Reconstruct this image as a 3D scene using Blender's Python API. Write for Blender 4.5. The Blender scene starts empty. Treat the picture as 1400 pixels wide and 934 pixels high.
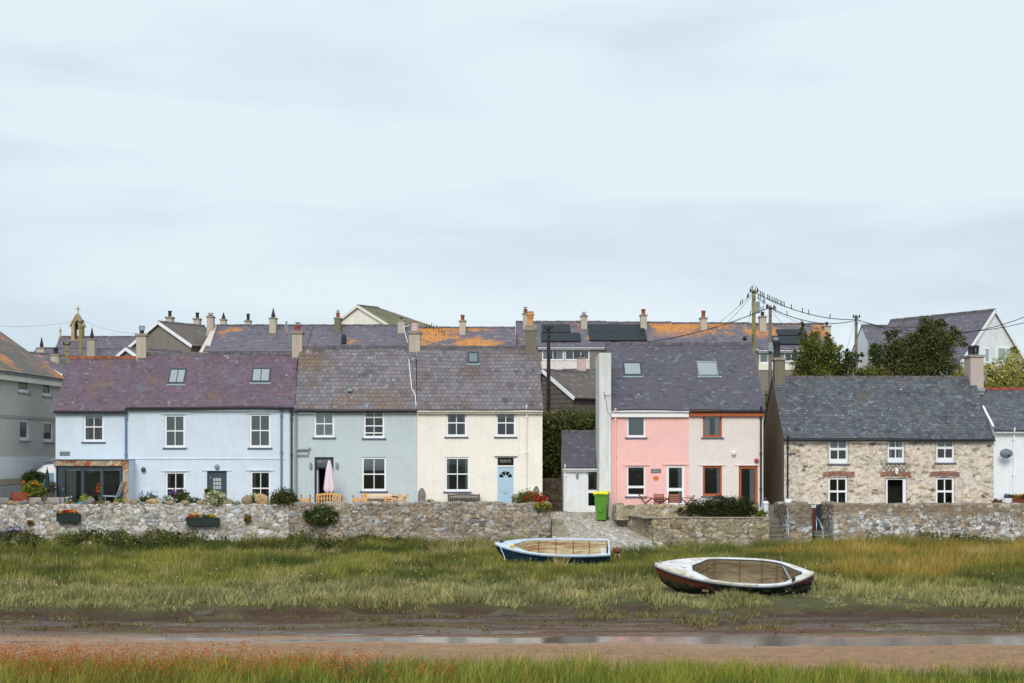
import bpy, math, random
import numpy as np
from mathutils import Vector, Matrix
random.seed(7)
sc = bpy.context.scene
COL = sc.collection
# ------------------------------------------------------------------ measuring
F, CX, HY, CZ = 2138.9, 700.0, 627.0, 4.3      # focal length in photo px, centre column, horizon row, eye height
def wx(px, Y): return (px - CX) * Y / F
def wz(py, Y): return CZ - (py - HY) * Y / F
def S(r, g, b, k=1.0):
    f = lambda c: ((c/255+0.055)/1.055)**2.4 if c > 10 else c/255/12.92
    return (f(r)*k, f(g)*k, f(b)*k, 1)
# ------------------------------------------------------------------ numpy noise
def h2(ix, iy, seed=0):
    ix = ix.astype(np.int64).astype(np.uint64); iy = iy.astype(np.int64).astype(np.uint64)
    h = (ix*np.uint64(374761393) + iy*np.uint64(668265263) + np.uint64(seed*974634777+12345)) & np.uint64(0xffffffff)
    h = ((h ^ (h >> np.uint64(13)))*np.uint64(1274126177)) & np.uint64(0xffffffff)
    h = ((h ^ (h >> np.uint64(15)))*np.uint64(2246822519)) & np.uint64(0xffffffff)
    h = h ^ (h >> np.uint64(16))
    return h.astype(np.float64)/4294967296.0
def vn(x, y, seed=0):
    x = np.asarray(x, float); y = np.asarray(y, float)
    ix = np.floor(x); iy = np.floor(y); fx = x-ix; fy = y-iy
    fx = fx*fx*(3-2*fx); fy = fy*fy*(3-2*fy)
    a = h2(ix, iy, seed); b = h2(ix+1, iy, seed); c = h2(ix, iy+1, seed); d = h2(ix+1, iy+1, seed)
    return (a*(1-fx)+b*fx)*(1-fy) + (c*(1-fx)+d*fx)*fy
def fbm(x, y, seed=0, o=4):
    t = 0; a = 0.5; n = 0
    for i in range(o):
        t = t + a*vn(np.asarray(x)*2**i+17*i, np.asarray(y)*2**i+5*i, seed+i); n += a; a *= .5
    return t/n
def cells(u, v, seed=0):
    iu = np.floor(u); iv = np.floor(v)
    f1 = np.full(u.shape, 9.0); f2 = np.full(u.shape, 9.0); cid = np.zeros(u.shape)
    for du in (-1, 0, 1):
        for dv in (-1, 0, 1):
            cu = iu+du; cv = iv+dv
            pu = cu+.1+.8*h2(cu, cv, seed); pv = cv+.1+.8*h2(cu, cv, seed+1)
            d = np.sqrt((pu-u)**2+(pv-v)**2); r = h2(cu, cv, seed+2)
            m = d < f1
            f2 = np.where(m, f1, np.minimum(f2, d)); cid = np.where(m, r, cid); f1 = np.where(m, d, f1)
    return f1, f2, cid
def sstep(a, b, x):
    t = np.clip((x-a)/(b-a), 0, 1); return t*t*(3-2*t)
# ------------------------------------------------------------------ objects
def tag(o, label=None, cat=None, group=None, kind=None):
    if label: o['label'] = label
    if cat: o['category'] = cat
    if group: o['group'] = group
    if kind: o['kind'] = kind
    return o
def thing(name, label, cat, loc=(0, 0, 0), rz=0, group=None):
    o = bpy.data.objects.new(name, None); COL.objects.link(o)
    o.location = loc; o.rotation_euler = (0, 0, rz); o.empty_display_size = .2
    return tag(o, label, cat, group)
def link(name, me, mat, parent=None, loc=None):
    o = bpy.data.objects.new(name, me); COL.objects.link(o)
    if mat is not None and not me.materials: me.materials.append(mat)
    if parent is not None: o.parent = parent
    if loc is not None: o.location = loc
    return o
def kids(o): return [c for c in o.children]
def copy_tree(o, parent=None):
    c = o.copy(); COL.objects.link(c); c.parent = parent
    for ch in list(o.children): copy_tree(ch, c)
    return c
class MB:
    def __init__(s): s.v = []; s.f = []; s.uv = []
    def quad(s, a, b, c, d, uv=None):
        n = len(s.v); s.v += [tuple(a), tuple(b), tuple(c), tuple(d)]; s.f.append((n, n+1, n+2, n+3))
        s.uv += uv or [(0, 0), (1, 0), (1, 1), (0, 1)]; return s
    def poly(s, pts):
        n = len(s.v); s.v += [tuple(p) for p in pts]; s.f.append(tuple(range(n, n+len(pts)))); s.uv += [(p[0]+p[1], p[2]) for p in pts]; return s
    def box(s, x0, x1, y0, y1, z0, z1):
        p = [(x0,y0,z0),(x1,y0,z0),(x1,y1,z0),(x0,y1,z0),(x0,y0,z1),(x1,y0,z1),(x1,y1,z1),(x0,y1,z1)]
        n = len(s.v); s.v += p
        for f in ((0,3,2,1),(4,5,6,7),(0,1,5,4),(1,2,6,5),(2,3,7,6),(3,0,4,7)):
            s.f.append(tuple(n+i for i in f))
            for i in f: s.uv.append((p[i][0]+p[i][1], p[i][2]))
        return s
    def bar(s, a, b, w, d=None):
        """square bar from a to b"""
        d = d or w; a = Vector(a); b = Vector(b); t = (b-a)
        if t.length < 1e-6: return s
        t.normalize(); u = t.cross(Vector((0, 1, 0)))
        if u.length < .05: u = t.cross(Vector((1, 0, 0)))
        u.normalize(); v = t.cross(u); u *= w/2; v *= d/2
        c = [a-u-v, a+u-v, a+u+v, a-u+v, b-u-v, b+u-v, b+u+v, b-u+v]; n = len(s.v); s.v += [tuple(q) for q in c]
        for f in ((0,3,2,1),(4,5,6,7),(0,1,5,4),(1,2,6,5),(2,3,7,6),(3,0,4,7)):
            s.f.append(tuple(n+i for i in f)); s.uv += [(0,0),(1,0),(1,1),(0,1)]
        return s
    def tube(s, pts, r, seg=8, r2=None):
        pts = [Vector(p) for p in pts]; n0 = len(s.v); m = len(pts)
        for i, p in enumerate(pts):
            t = (pts[min(i+1, m-1)]-pts[max(i-1, 0)]).normalized()
            u = t.cross(Vector((0, 1, .01)));
            if u.length < .1: u = t.cross(Vector((1, 0, 0)))
            u.normalize(); v = t.cross(u); rr = r if r2 is None else r+(r2-r)*i/(m-1)
            for k in range(seg):
                a = 2*math.pi*k/seg; s.v.append(tuple(p+u*math.cos(a)*rr+v*math.sin(a)*rr))
        for i in range(m-1):
            for k in range(seg):
                a = n0+i*seg+k; b = n0+i*seg+(k+1) % seg
                s.f.append((a, b, b+seg, a+seg)); s.uv += [(0,0),(1,0),(1,1),(0,1)]
        s.f.append(tuple(n0+k for k in range(seg))[::-1]); s.uv += [(0,0)]*seg
        s.f.append(tuple(n0+(m-1)*seg+k for k in range(seg))); s.uv += [(0,0)]*seg
        return s
    def lathe(s, prof, c=(0, 0, 0), seg=16, sx=1, sy=1):
        n0 = len(s.v)
        for r, z in prof:
            for k in range(seg):
                a = 2*math.pi*k/seg; s.v.append((c[0]+r*sx*math.cos(a), c[1]+r*sy*math.sin(a), c[2]+z))
        for i in range(len(prof)-1):
            for k in range(seg):
                a = n0+i*seg+k; b = n0+i*seg+(k+1) % seg
                s.f.append((a, b, b+seg, a+seg)); s.uv += [(0,0),(1,0),(1,1),(0,1)]
        s.f.append(tuple(n0+k for k in range(seg))[::-1]); s.uv += [(0,0)]*seg
        s.f.append(tuple(n0+(len(prof)-1)*seg+k for k in range(seg))); s.uv += [(0,0)]*seg
        return s
    def build(s, name, mat, parent=None, loc=None, smooth=False, bevel=0):
        me = bpy.data.meshes.new(name); me.from_pydata(s.v, [], s.f)
        uvl = me.uv_layers.new(name='UVMap')
        if len(s.uv) == len(me.loops):
            uvl.data.foreach_set('uv', [c for u in s.uv for c in u])
        if smooth: me.polygons.foreach_set('use_smooth', [True]*len(me.polygons))
        me.update()
        o = link(name, me, mat, parent, loc)
        if bevel:
            m = o.modifiers.new('bevel', 'BEVEL'); m.width = bevel; m.segments = 2; m.limit_method = 'ANGLE'
        return o
def np_mesh(name, v, f, mat, parent=None, cols=None, smooth=False):
    v = np.ascontiguousarray(v, dtype=np.float32); f = np.ascontiguousarray(f, dtype=np.int32)
    me = bpy.data.meshes.new(name); M, K = f.shape
    me.vertices.add(len(v)); me.vertices.foreach_set('co', v.ravel())
    me.loops.add(M*K); me.loops.foreach_set('vertex_index', f.ravel())
    me.polygons.add(M); me.polygons.foreach_set('loop_start', np.arange(0, M*K, K, dtype=np.int32))
    me.polygons.foreach_set('loop_total', np.full(M, K, dtype=np.int32))
    if smooth: me.polygons.foreach_set('use_smooth', np.ones(M, bool))
    me.update(calc_edges=True)
    if cols is not None:
        a = me.color_attributes.new(name='tint', type='FLOAT_COLOR', domain='POINT')
        c = np.ones((len(v), 4), np.float32); c[:, :cols.shape[1]] = cols; a.data.foreach_set('color', c.ravel())
    return link(name, me, mat, parent)
# ------------------------------------------------------------------ materials
class NT:
    def __init__(s, name):
        s.m = bpy.data.materials.new(name); s.m.use_nodes = True; s.t = s.m.node_tree; s.n = s.t.nodes; s.l = s.t.links
        s.b = s.n['Principled BSDF']; s.o = s.n['Material Output']
    def new(s, t, **k):
        n = s.n.new(t)
        for a, b in k.items(): setattr(n, a, b)
        return n
    def put(s, sock, v):
        if isinstance(v, bpy.types.NodeSocket): s.l.new(v, sock)
        else: sock.default_value = v
    def math(s, op, a, b=0.0, c=None, clamp=False):
        n = s.new('ShaderNodeMath', operation=op, use_clamp=clamp); s.put(n.inputs[0], a); s.put(n.inputs[1], b)
        if c is not None: s.put(n.inputs[2], c)
        return n.outputs[0]
    def mix(s, f, a, b, mode='MIX'):
        n = s.new('ShaderNodeMix', data_type='RGBA', blend_type=mode); s.put(n.inputs[0], f); s.put(n.inputs[6], a); s.put(n.inputs[7], b); return n.outputs[2]
    def coord(s, kind='Object', sc_=(1, 1, 1)):
        c = s.new('ShaderNodeTexCoord'); m = s.new('ShaderNodeMapping'); m.inputs['Scale'].default_value = sc_
        s.l.new(c.outputs[kind], m.inputs[0]); return m.outputs[0]
    def noise(s, co, scale, det=3, rough=.5, dist=0):
        n = s.new('ShaderNodeTexNoise'); s.l.new(co, n.inputs['Vector']); n.inputs['Scale'].default_value = scale
        n.inputs['Detail'].default_value = det; n.inputs['Roughness'].default_value = rough; n.inputs['Distortion'].default_value = dist
        return n.outputs[0]
    def ramp(s, f, stops, interp='LINEAR'):
        n = s.new('ShaderNodeValToRGB'); cr = n.color_ramp; cr.interpolation = interp
        while len(cr.elements) < len(stops): cr.elements.new(.5)
        for e, (p, c) in zip(cr.elements, stops):
            e.position = p; e.color = c if hasattr(c, '__len__') else (c, c, c, 1)
        s.put(n.inputs[0], f); return n.outputs[0]
    def bump(s, h, dist=.01, st=1.0):
        n = s.new('ShaderNodeBump'); n.inputs['Distance'].default_value = dist; n.inputs['Strength'].default_value = st
        s.l.new(h, n.inputs['Height']); s.l.new(n.outputs[0], s.b.inputs['Normal'])
    def base(s, c, r=.7, spec=.3, metal=0):
        s.put(s.b.inputs['Base Color'], c); s.put(s.b.inputs['Roughness'], r); s.b.inputs['Specular IOR Level'].default_value = spec
        s.b.inputs['Metallic'].default_value = metal; return s.m
def plain(name, c, r=.6, spec=.3, metal=0, var=.12, vs=6, bump=0, bs=40):
    t = NT(name); co = t.coord('Object'); n = t.noise(co, vs, 4, .6)
    k1 = tuple(x*(1-var) for x in c[:3])+(1,); k2 = tuple(min(1, x*(1+var)) for x in c[:3])+(1,)
    if bump: t.bump(t.noise(co, bs, 3), bump)
    return t.base(t.ramp(n, [(.3, k1), (.7, k2)]), r, spec, metal)
def render_mat(name, c, stain=(.5, .5, .45, 1), amt=.25, bump=.02, bs=9):
    """painted render: slight unevenness, faint rain streaks and grime with their own shape"""
    t = NT(name); co = t.coord('Object'); st = t.coord('Object', (3.2, 1, .35))
    n = t.noise(co, 1.1, 5, .6); k1 = tuple(x*.95 for x in c[:3])+(1,)
    col = t.ramp(n, [(.35, k1), (.65, c)])
    s1 = t.math('MULTIPLY', t.ramp(t.noise(st, 1.2, 5, .65), [(.52, 0.0), (.78, 1.0)]), amt)
    col = t.mix(s1, col, tuple(x*y for x, y in zip(c[:3], stain[:3]))+(1,))
    sp = t.new('ShaderNodeSeparateXYZ'); t.l.new(co, sp.inputs[0]); z = sp.outputs[2]
    hm_ = t.math('MAXIMUM', t.ramp(t.math('DIVIDE', z, 6.0), [(.05, 1.0), (.2, 0.0)]), t.ramp(t.math('DIVIDE', z, 6.0), [(.68, 0.0), (.9, .8)]))
    dm = t.math('MULTIPLY', hm_, t.ramp(t.noise(st, 2.1, 6, .7), [(.42, 0.0), (.62, 1.0)]))
    col = t.mix(t.math('MULTIPLY', dm, .38), col, tuple(x*y for x, y in zip(c[:3], (.62, .6, .5)))+(1,))
    vp = t.ramp(t.noise(co, .55, 3, .5), [(.45, 0.0), (.5, 1.0), (.58, 0.0)]); col = t.mix(t.math('MULTIPLY', vp, .06), col, (.3, .3, .3, 1))
    t.bump(t.math('ADD', t.noise(co, bs, 4, .6), t.math('MULTIPLY', t.noise(co, 38, 2), .5)), bump)
    return t.base(col, .85, .2)
def brick_cells(t, w, h, kind='UV', axes=None, jitter=.0):
    c = t.new('ShaderNodeTexCoord'); sep = t.new('ShaderNodeSeparateXYZ'); t.l.new(c.outputs[kind], sep.inputs[0])
    u = sep.outputs[0]; v = sep.outputs[1] if kind == 'UV' else sep.outputs[2]
    row0 = t.math('DIVIDE', v, h); row = t.math('FLOOR', row0); off = t.math('MULTIPLY', t.math('MODULO', row, 2.0), .5)
    col0 = t.math('ADD', t.math('DIVIDE', u, w), off); col = t.math('FLOOR', col0)
    cmb = t.new('ShaderNodeCombineXYZ'); t.l.new(col, cmb.inputs[0]); t.l.new(row, cmb.inputs[1])
    wn = t.new('ShaderNodeTexWhiteNoise', noise_dimensions='2D'); t.l.new(cmb.outputs[0], wn.inputs[0])
    return wn.outputs[0], t.math('FRACT', col0), t.math('FRACT', row0), c.outputs[kind], cmb.outputs[0]
def slate(name, tones, w=.25, h=.3, stains=(), spots=.0, rough=.55, band=None):
    """coursed slates: each slate its own tone; stains = (colour, noise scale, low, high, stretch, seed offset)"""
    t = NT(name); rnd, fu, fv, co, cid = brick_cells(t, w, h)
    n = len(tones); col = t.ramp(rnd, [((i+.0)/n, c) for i, c in enumerate(tones)], 'CONSTANT')
    big = t.noise(co, .5, 4, .6); col = t.mix(t.math('MULTIPLY', big, .55), col, tuple(x*1.45 for x in tones[0][:3])+(1,))
    fine = t.noise(co, 9, 4, .7)
    col = t.mix(t.math('MULTIPLY', fine, .35), col, tuple(x*.6 for x in tones[-1][:3])+(1,))
    col = t.mix(t.ramp(rnd, [(.0, .45), (.05, .0), (.06, .0)], 'CONSTANT'), col, (.03, .03, .035, 1)); col = t.mix(t.ramp(rnd, [(.0, .0), (.95, .24)], 'CONSTANT'), col, (.34, .34, .36, 1))
    for (c, s_, lo, hi, of) in stains:
        mp = t.new('ShaderNodeMapping'); mp.inputs['Location'].default_value = of; t.l.new(co, mp.inputs[0])
        m = t.ramp(t.noise(mp.outputs[0], s_, 6, .68), [(lo, 0.0), (hi, 1.0)]); m = t.math('MULTIPLY', m, t.ramp(t.noise(co, s_*9, 5, .75), [(.36, .0), (.5, 1.0)]))
        if band: sp_ = t.new('ShaderNodeSeparateXYZ'); t.l.new(co, sp_.inputs[0]); m = t.math('MULTIPLY', m, t.ramp(t.math('DIVIDE', sp_.outputs[1], 5.0), [(band[0], 0.0), (band[1], 1.0)]))
        col = t.mix(t.math('MULTIPLY', m, .85), col, c)
    if spots:
        vo = t.new('ShaderNodeTexVoronoi'); vo.inputs['Scale'].default_value = 2.2; t.l.new(co, vo.inputs['Vector'])
        m = t.math('MULTIPLY', t.ramp(vo.outputs['Distance'], [(.06, 1.0), (.13, 0.0)]), t.ramp(t.noise(co, 3, 3), [(.6-spots*.1, 0.0), (.62, 1.0)]))
        col = t.mix(m, col, (.62, .62, .6, 1))
    gap = t.math('MAXIMUM', t.ramp(fv, [(.0, 1.0), (.1, .75), (.17, 0.0)]), t.ramp(fu, [(.0, .8), (.05, .6), (.09, 0.0)]))
    col = t.mix(t.math('MULTIPLY', gap, .72), col, tuple(x*.25 for x in tones[-1][:3])+(1,))
    hgt = t.math('ADD', t.math('SUBTRACT', t.math('MULTIPLY', t.math('SUBTRACT', 1.0, fv), 1.0), gap), t.math('MULTIPLY', rnd, .8))
    t.bump(hgt, .018)
    return t.base(col, rough, .35)
def tinted(name, rough=.85, spec=.15, bump=0, bs=30, trans=0):
    t = NT(name); a = t.new('ShaderNodeAttribute', attribute_name='tint'); c = a.outputs['Color']
    co = t.coord('Object')
    if bump:
        n = t.noise(co, bs, 5, .65); t.bump(n, bump); c = t.mix(.35, c, t.mix(n, (.25, .25, .25, 1), (1, 1, 1, 1)), 'MULTIPLY'); c = t.mix(.16, c, (1, 1, 1, 1), 'SOFT_LIGHT')
    m = t.base(c, rough, spec)
    if trans:
        tr = t.new('ShaderNodeBsdfTranslucent'); t.put(tr.inputs[0], c); mx = t.new('ShaderNodeMixShader'); mx.inputs[0].default_value = trans
        t.l.new(t.b.outputs[0], mx.inputs[1]); t.l.new(tr.outputs[0], mx.inputs[2]); t.l.new(mx.outputs[0], t.o.inputs[0])
    return m
def glass_mat(name, tint=(.8, .87, .89, 1), refl=2.0):
    t = NT(name); fr = t.new('ShaderNodeFresnel'); fr.inputs[0].default_value = refl
    tr = t.new('ShaderNodeBsdfTransparent'); tr.inputs[0].default_value = tint
    gl = t.new('ShaderNodeBsdfGlossy'); gl.inputs['Roughness'].default_value = .04
    co = t.coord('Object'); bp = t.new('ShaderNodeBump'); bp.inputs['Distance'].default_value = .01; bp.inputs['Strength'].default_value = .25
    t.l.new(t.noise(co, 1.5, 2), bp.inputs['Height']); t.l.new(bp.outputs[0], gl.inputs['Normal'])
    mx = t.new('ShaderNodeMixShader'); t.l.new(fr.outputs[0], mx.inputs[0]); t.l.new(tr.outputs[0], mx.inputs[1]); t.l.new(gl.outputs[0], mx.inputs[2])
    t.l.new(mx.outputs[0], t.o.inputs[0]); return t.m
M = {}
M['blue_render'] = render_mat('pale blue painted render', S(217, 228, 240), (.72, .74, .74, 1), .35)
M['green_render'] = render_mat('grey green painted render', S(198, 209, 211), (.7, .74, .74, 1), .25)
M['cream_render'] = render_mat('cream painted render', S(250, 243, 232, .98), (.84, .78, .70, 1), .45)
M['pink_render'] = render_mat('pink painted render', S(255, 202, 196, .96), (.85, .78, .78, 1), .4)
M['beige_render'] = render_mat('pale beige painted render', S(238, 226, 220, .97), (.84, .8, .76, 1), .4)
M['white_render'] = render_mat('white painted render', S(240, 243, 246, .97), (.65, .65, .62, 1), .3)
M['grey_render'] = render_mat('grey roughcast', S(178, 176, 168), (.75, .75, .72, 1), .35, .03, 16)
M['pebble'] = render_mat('brown grey pebbledash', S(142, 134, 126), (.6, .6, .6, 1), .45, .04, 18)
M['stack_render'] = render_mat('weathered render of the stacks', S(196, 184, 168), (.5, .47, .4, 1), .6, .03, 14)
M['stack_dark'] = render_mat('dark lichened render', S(128, 120, 104), (.6, .58, .5, 1), .6, .03, 14)
M['beige_block'] = render_mat('stained brown roughcast', S(140, 124, 106), (.55, .5, .45, 1), .7, .03, 14)
M['white_paint'] = plain('white gloss paint', (.86, .87, .88, 1), .35, .4, var=.03)
M['cream_paint'] = plain('cream gutter paint', S(232, 228, 214), .4, .4, var=.05)
M['black_paint'] = plain('black plastic gutter', (.02, .022, .025, 1), .35, .5)
M['blue_paint'] = plain('slate blue pipe paint', S(96, 128, 158), .45, .4)
M['grey_paint'] = plain('grey cast iron paint', S(140, 150, 156), .5, .4)
M['anthracite'] = plain('dark grey frame paint', S(62, 72, 80), .4, .4)
M['sill'] = plain('grey slate sill', S(98, 104, 120), .6, .3)
M['brown_wood'] = plain('stained brown timber', S(170, 88, 48), .45, .35, var=.25, vs=10)
M['dark_red_wood'] = plain('dark red stained timber', S(110, 44, 34), .45, .35, var=.25)
M['teak'] = plain('oiled pale timber', S(222, 168, 104), .55, .3, var=.18, vs=14)
M['pale_teak'] = plain('bleached pinkish timber', S(232, 204, 180), .6, .3, var=.12, vs=14)
M['grey_teak'] = plain('weathered grey timber', S(112, 104, 100), .7, .2, var=.25, vs=14)
M['chair_wood'] = plain('reddish brown slatted wood', S(160, 104, 84), .55, .3, var=.2, vs=14)
M['lightblue_paint'] = plain('light blue door paint', S(172, 200, 216), .35, .4, var=.03)
M['iron_black'] = plain('black iron', (.025, .02, .025, 1), .4, .5)
M['galv'] = plain('galvanised steel tube', S(165, 178, 186), .35, .5, .6, var=.1)
M['lead'] = plain('grey lead flashing', S(140, 158, 164), .5, .4)
M['terracotta'] = plain('terracotta pot', S(150, 76, 64), .75, .2, var=.2)
M['orange_pot'] = plain('orange clay pot', S(204, 152, 96), .7, .2, var=.2)
M['cream_pot'] = plain('pale clay pot', S(196, 182, 160), .8, .2, var=.2)
M['dark_pot'] = plain('black clay pot', S(52, 54, 60), .7, .2, var=.2)
M['concrete'] = plain('lichened concrete', S(150, 142, 126), .9, .15, var=.3, vs=5, bump=.01)
M['ridge'] = plain('grey ridge tile', S(96, 92, 94), .8, .2, var=.45, vs=3.5, bump=.01)
M['ridge_red'] = plain('orange lichened ridge tile', S(140, 84, 62), .8, .2, var=.5, vs=2.5, bump=.01)
M['ridge_red2'] = plain('red clay ridge tile', S(150, 72, 58), .8, .2, var=.3, vs=2.5, bump=.01)
M['soil'] = plain('dark soil', S(70, 56, 44), .95, .1, var=.3)
M['glass'] = glass_mat('window glass')
M['sky_glass'] = glass_mat('roof window glass', (.8, .86, .88, 1), 2.0)
M['blind'] = plain('pale roller blind', S(240, 243, 245), .8, .1, var=.03)
M['net'] = plain('net curtain', S(240, 242, 244), .9, .1, var=.06)
M['grey_net'] = plain('grey green curtain', S(168, 182, 186), .9, .1, var=.1)
M['lilac'] = plain('lilac curtain', S(150, 140, 168), .9, .1, var=.1)
M['room'] = plain('interior darkened for shade', (.09, .085, .08, 1), .9, .1, var=.3, vs=1.5)  # colour kept dark so the windows look into shade
M['unlit_black'] = plain('near black interior shade', (.02, .018, .016, 1), .9, .1)  # near black colour put in for the shade behind doors and panes
M['solar'] = plain('solar panel', (.012, .02, .024, 1), .45, .2, var=.2)
M['solar_edge'] = plain('solar panel frame', (.02, .02, .022, 1), .4, .5)
M['green_plastic'] = plain('green bin plastic', S(84, 142, 46), .4, .4, var=.06)
M['yellow_plastic'] = plain('yellow bin lid', S(232, 226, 40), .4, .4, var=.05)
M['pole_wood'] = plain('mossy pole timber', S(130, 122, 84), .9, .1, var=.25, vs=3)
M['pole_grey'] = plain('grey pole timber', S(112, 106, 98), .9, .1, var=.25, vs=3)
M['pole_dark'] = plain('creosoted pole', S(52, 50, 48), .9, .1, var=.25, vs=3)
M['wire'] = plain('black cable', (.03, .035, .04, 1), .6, .2)
M['bird'] = plain('dark plumage', (.02, .025, .035, 1), .7, .2)
M['sandstone'] = plain('ochre sandstone', S(176, 150, 112), .9, .1, var=.3, vs=1.5, bump=.02, bs=8)
M['leaf'] = tinted('foliage', .6, .2, trans=.38)
M['grass'] = tinted('grass blades', .7, .2, trans=.3)
M['stone'] = tinted('rubble masonry', .9, .15, .012, 26)
M['rock'] = plain('loose garden stone', S(150, 134, 112), .95, .1, var=.35, vs=3, bump=.03, bs=8)
M['rock_grey'] = plain('loose grey stone', S(122, 122, 118), .95, .1, var=.35, vs=3, bump=.03, bs=8)
M['rock_tan'] = plain('loose sandy stone', S(186, 156, 116), .95, .1, var=.35, vs=3, bump=.03, bs=8)
M['bark'] = plain('bark', S(86, 74, 60), .95, .1, var=.3, vs=8, bump=.02)
M['white_letter'] = plain('white lettering', (.75, .77, .8, 1), .5, .3, var=.02)
M['grey_letter'] = plain('pale grey lettering', S(160, 164, 154), .5, .3, var=.05)
M['lamp_white'] = plain('white lamp housing', (.75, .76, .78, 1), .3, .5, var=.02)
M['plaque'] = plain('slate plaque', S(72, 84, 96), .5, .4)
T_PURPLE = [S(116, 92, 106), S(106, 86, 98), S(98, 78, 90), S(112, 90, 104), S(100, 86, 100), S(88, 74, 84)]
T_GREY = [S(128, 120, 124), S(112, 107, 113), S(120, 112, 114), S(102, 99, 105), S(126, 120, 122), S(92, 90, 98)]
T_PINKROOF = [S(92, 90, 102), S(86, 82, 94), S(96, 92, 104), S(80, 78, 88), S(88, 86, 98)]
T_COTT = [S(90, 94, 102), S(78, 81, 87), S(102, 106, 112), S(74, 77, 84), S(86, 88, 92), S(62, 66, 72)]
T_BG = [S(104, 98, 110), S(96, 92, 104), S(110, 104, 114)]
T_BROWN = [S(104, 92, 84), S(92, 84, 78), S(100, 90, 84)]
ORANGE = S(224, 140, 36); WHITE_L = S(190, 186, 184); BROWN_L = S(122, 98, 66)
M['roof_purple'] = slate('purple slates', T_PURPLE, .19, .2, [(S(196, 190, 196), 1.7, .645, .68, (3, 0, 1)), (BROWN_L, .7, .54, .68, (9, 4, 0)), (S(112, 112, 124), 1.1, .58, .62, (1, 7, 0))], .9)
M['roof_grey'] = slate('grey violet slates', T_GREY, .25, .31, [(S(122, 96, 68), .3, .49, .62, (3.1, 1.7, 0)), (S(84, 76, 72), .9, .55, .66, (7, 2, 5)), (S(168, 170, 174), 2.1, .6, .64, (3, 8, 1))], .6)
M['roof_grey2'] = slate('grey slates with dark patches', T_GREY, .24, .3, [(S(104, 86, 76), .36, .48, .6, (0, 8, 2)), (S(62, 60, 64), 1.2, .57, .64, (5, 5, 0)), (S(160, 158, 158), 2.4, .6, .66, (2, 1, 0))], .6)
M['roof_pink'] = slate('dark violet slates', T_PINKROOF, .22, .19, [(S(100, 86, 88), .6, .52, .68, (1, 2, 0)), (S(132, 128, 132), 2.6, .62, .66, (4, 2, 0))], .5)
M['roof_cottage'] = slate('blue grey weathered slates', T_COTT, .22, .19, [(S(50, 52, 52), 1.3, .58, .62, (5, 3, 0)), (S(134, 142, 150), 2.2, .57, .66, (2, 2, 2)), (S(104, 92, 74), .7, .54, .68, (7, 1, 0))], .6)
M['roof_bg'] = slate('distant grey slates', T_BG, .3, .25, [(ORANGE, .5, .60, .66, (2, 5, 0)), (S(150, 140, 138), 2, .6, .68, (2, 9, 0))], .4)
M['roof_lichen2'] = slate('bright orange lichened slates', T_BG, .3, .25, [(S(226, 146, 30), .34, .46, .55, (4.5, 2, 4)), (S(196, 160, 124), 1.6, .58, .7, (1, 0, 3))], .4)
M['roof_lichen'] = slate('orange lichened slates', T_BG, .3, .25, [(S(230, 146, 30), .38, .46, .54, (4.5, 2, 1)), (S(196, 160, 124), 1.6, .56, .7, (1, 0, 3))], .4, band=(.3, .62))
M['roof_plain'] = slate('plain far slates', T_BG, .3, .25, [], .4)
M['roof_brown'] = slate('brown grey tiles', T_BROWN, .3, .28, [(S(140, 124, 106), 2, .64, .76, (1, 5, 0))], .7)
M['roof_mossy'] = slate('mossy green slates', [S(104, 102, 74), S(94, 96, 72), S(110, 106, 70)], .3, .28, [(S(150, 136, 56), .5, .5, .66, (1, 5, 0))], 0)
M['roof_hip'] = slate('grey tiles with orange lichen', [S(104, 96, 88), S(98, 92, 86), S(92, 86, 80)], .3, .28, [(S(224, 138, 34), .3, .5, .62, (1.1, 6, 0))], .3)

def streak_boat(name, c1, c2, c3, lo=.5, hi=.6, sc_=2.0, rough=.6, st=(.6, 1, 1.6)):
    t = NT(name); co = t.coord('Object', st); n = t.noise(co, sc_, 7, .7); n2 = t.noise(co, sc_*4, 5, .7)
    c = t.mix(t.ramp(n, [(lo, 0.0), (hi, 1.0)]), c1, c2); c = t.mix(t.ramp(n2, [(.56, 0.0), (.66, 1.0)]), c, c3)
    t.bump(n2, .006); return t.base(c, rough, .3)
M['boat_white'] = streak_boat('chalky white boat paint', S(216, 218, 220), S(190, 182, 166), S(150, 132, 104), .48, .6, 1.5, .5)
M['boat_paleblue'] = streak_boat('pale blue gunwale paint', S(190, 208, 224), S(206, 216, 222), S(150, 156, 156), .5, .7, 1.5, .5)
M['boat_blue'] = streak_boat('deep blue hull paint', S(34, 84, 112), S(24, 62, 88), S(60, 84, 90), .5, .7)
M['boat_inside'] = streak_boat('rust stained cream interior', S(196, 182, 150), S(150, 110, 72), S(78, 64, 48), .44, .6, 1.3, .7, (.5, 1.5, 7))
M['boat_inside_grey'] = streak_boat('grimy brown interior', S(136, 122, 96), S(112, 92, 64), S(58, 52, 44), .44, .6, 1.3, .7, (.5, 1.5, 6))
M['boat_red'] = streak_boat('peeling red and black hull paint', S(150, 62, 48), S(34, 32, 32), S(90, 84, 60), .50, .54, 1.3)
M['boat_rub'] = plain('navy rubbing strake', S(52, 66, 84), .5, .4, var=.2)
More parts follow.
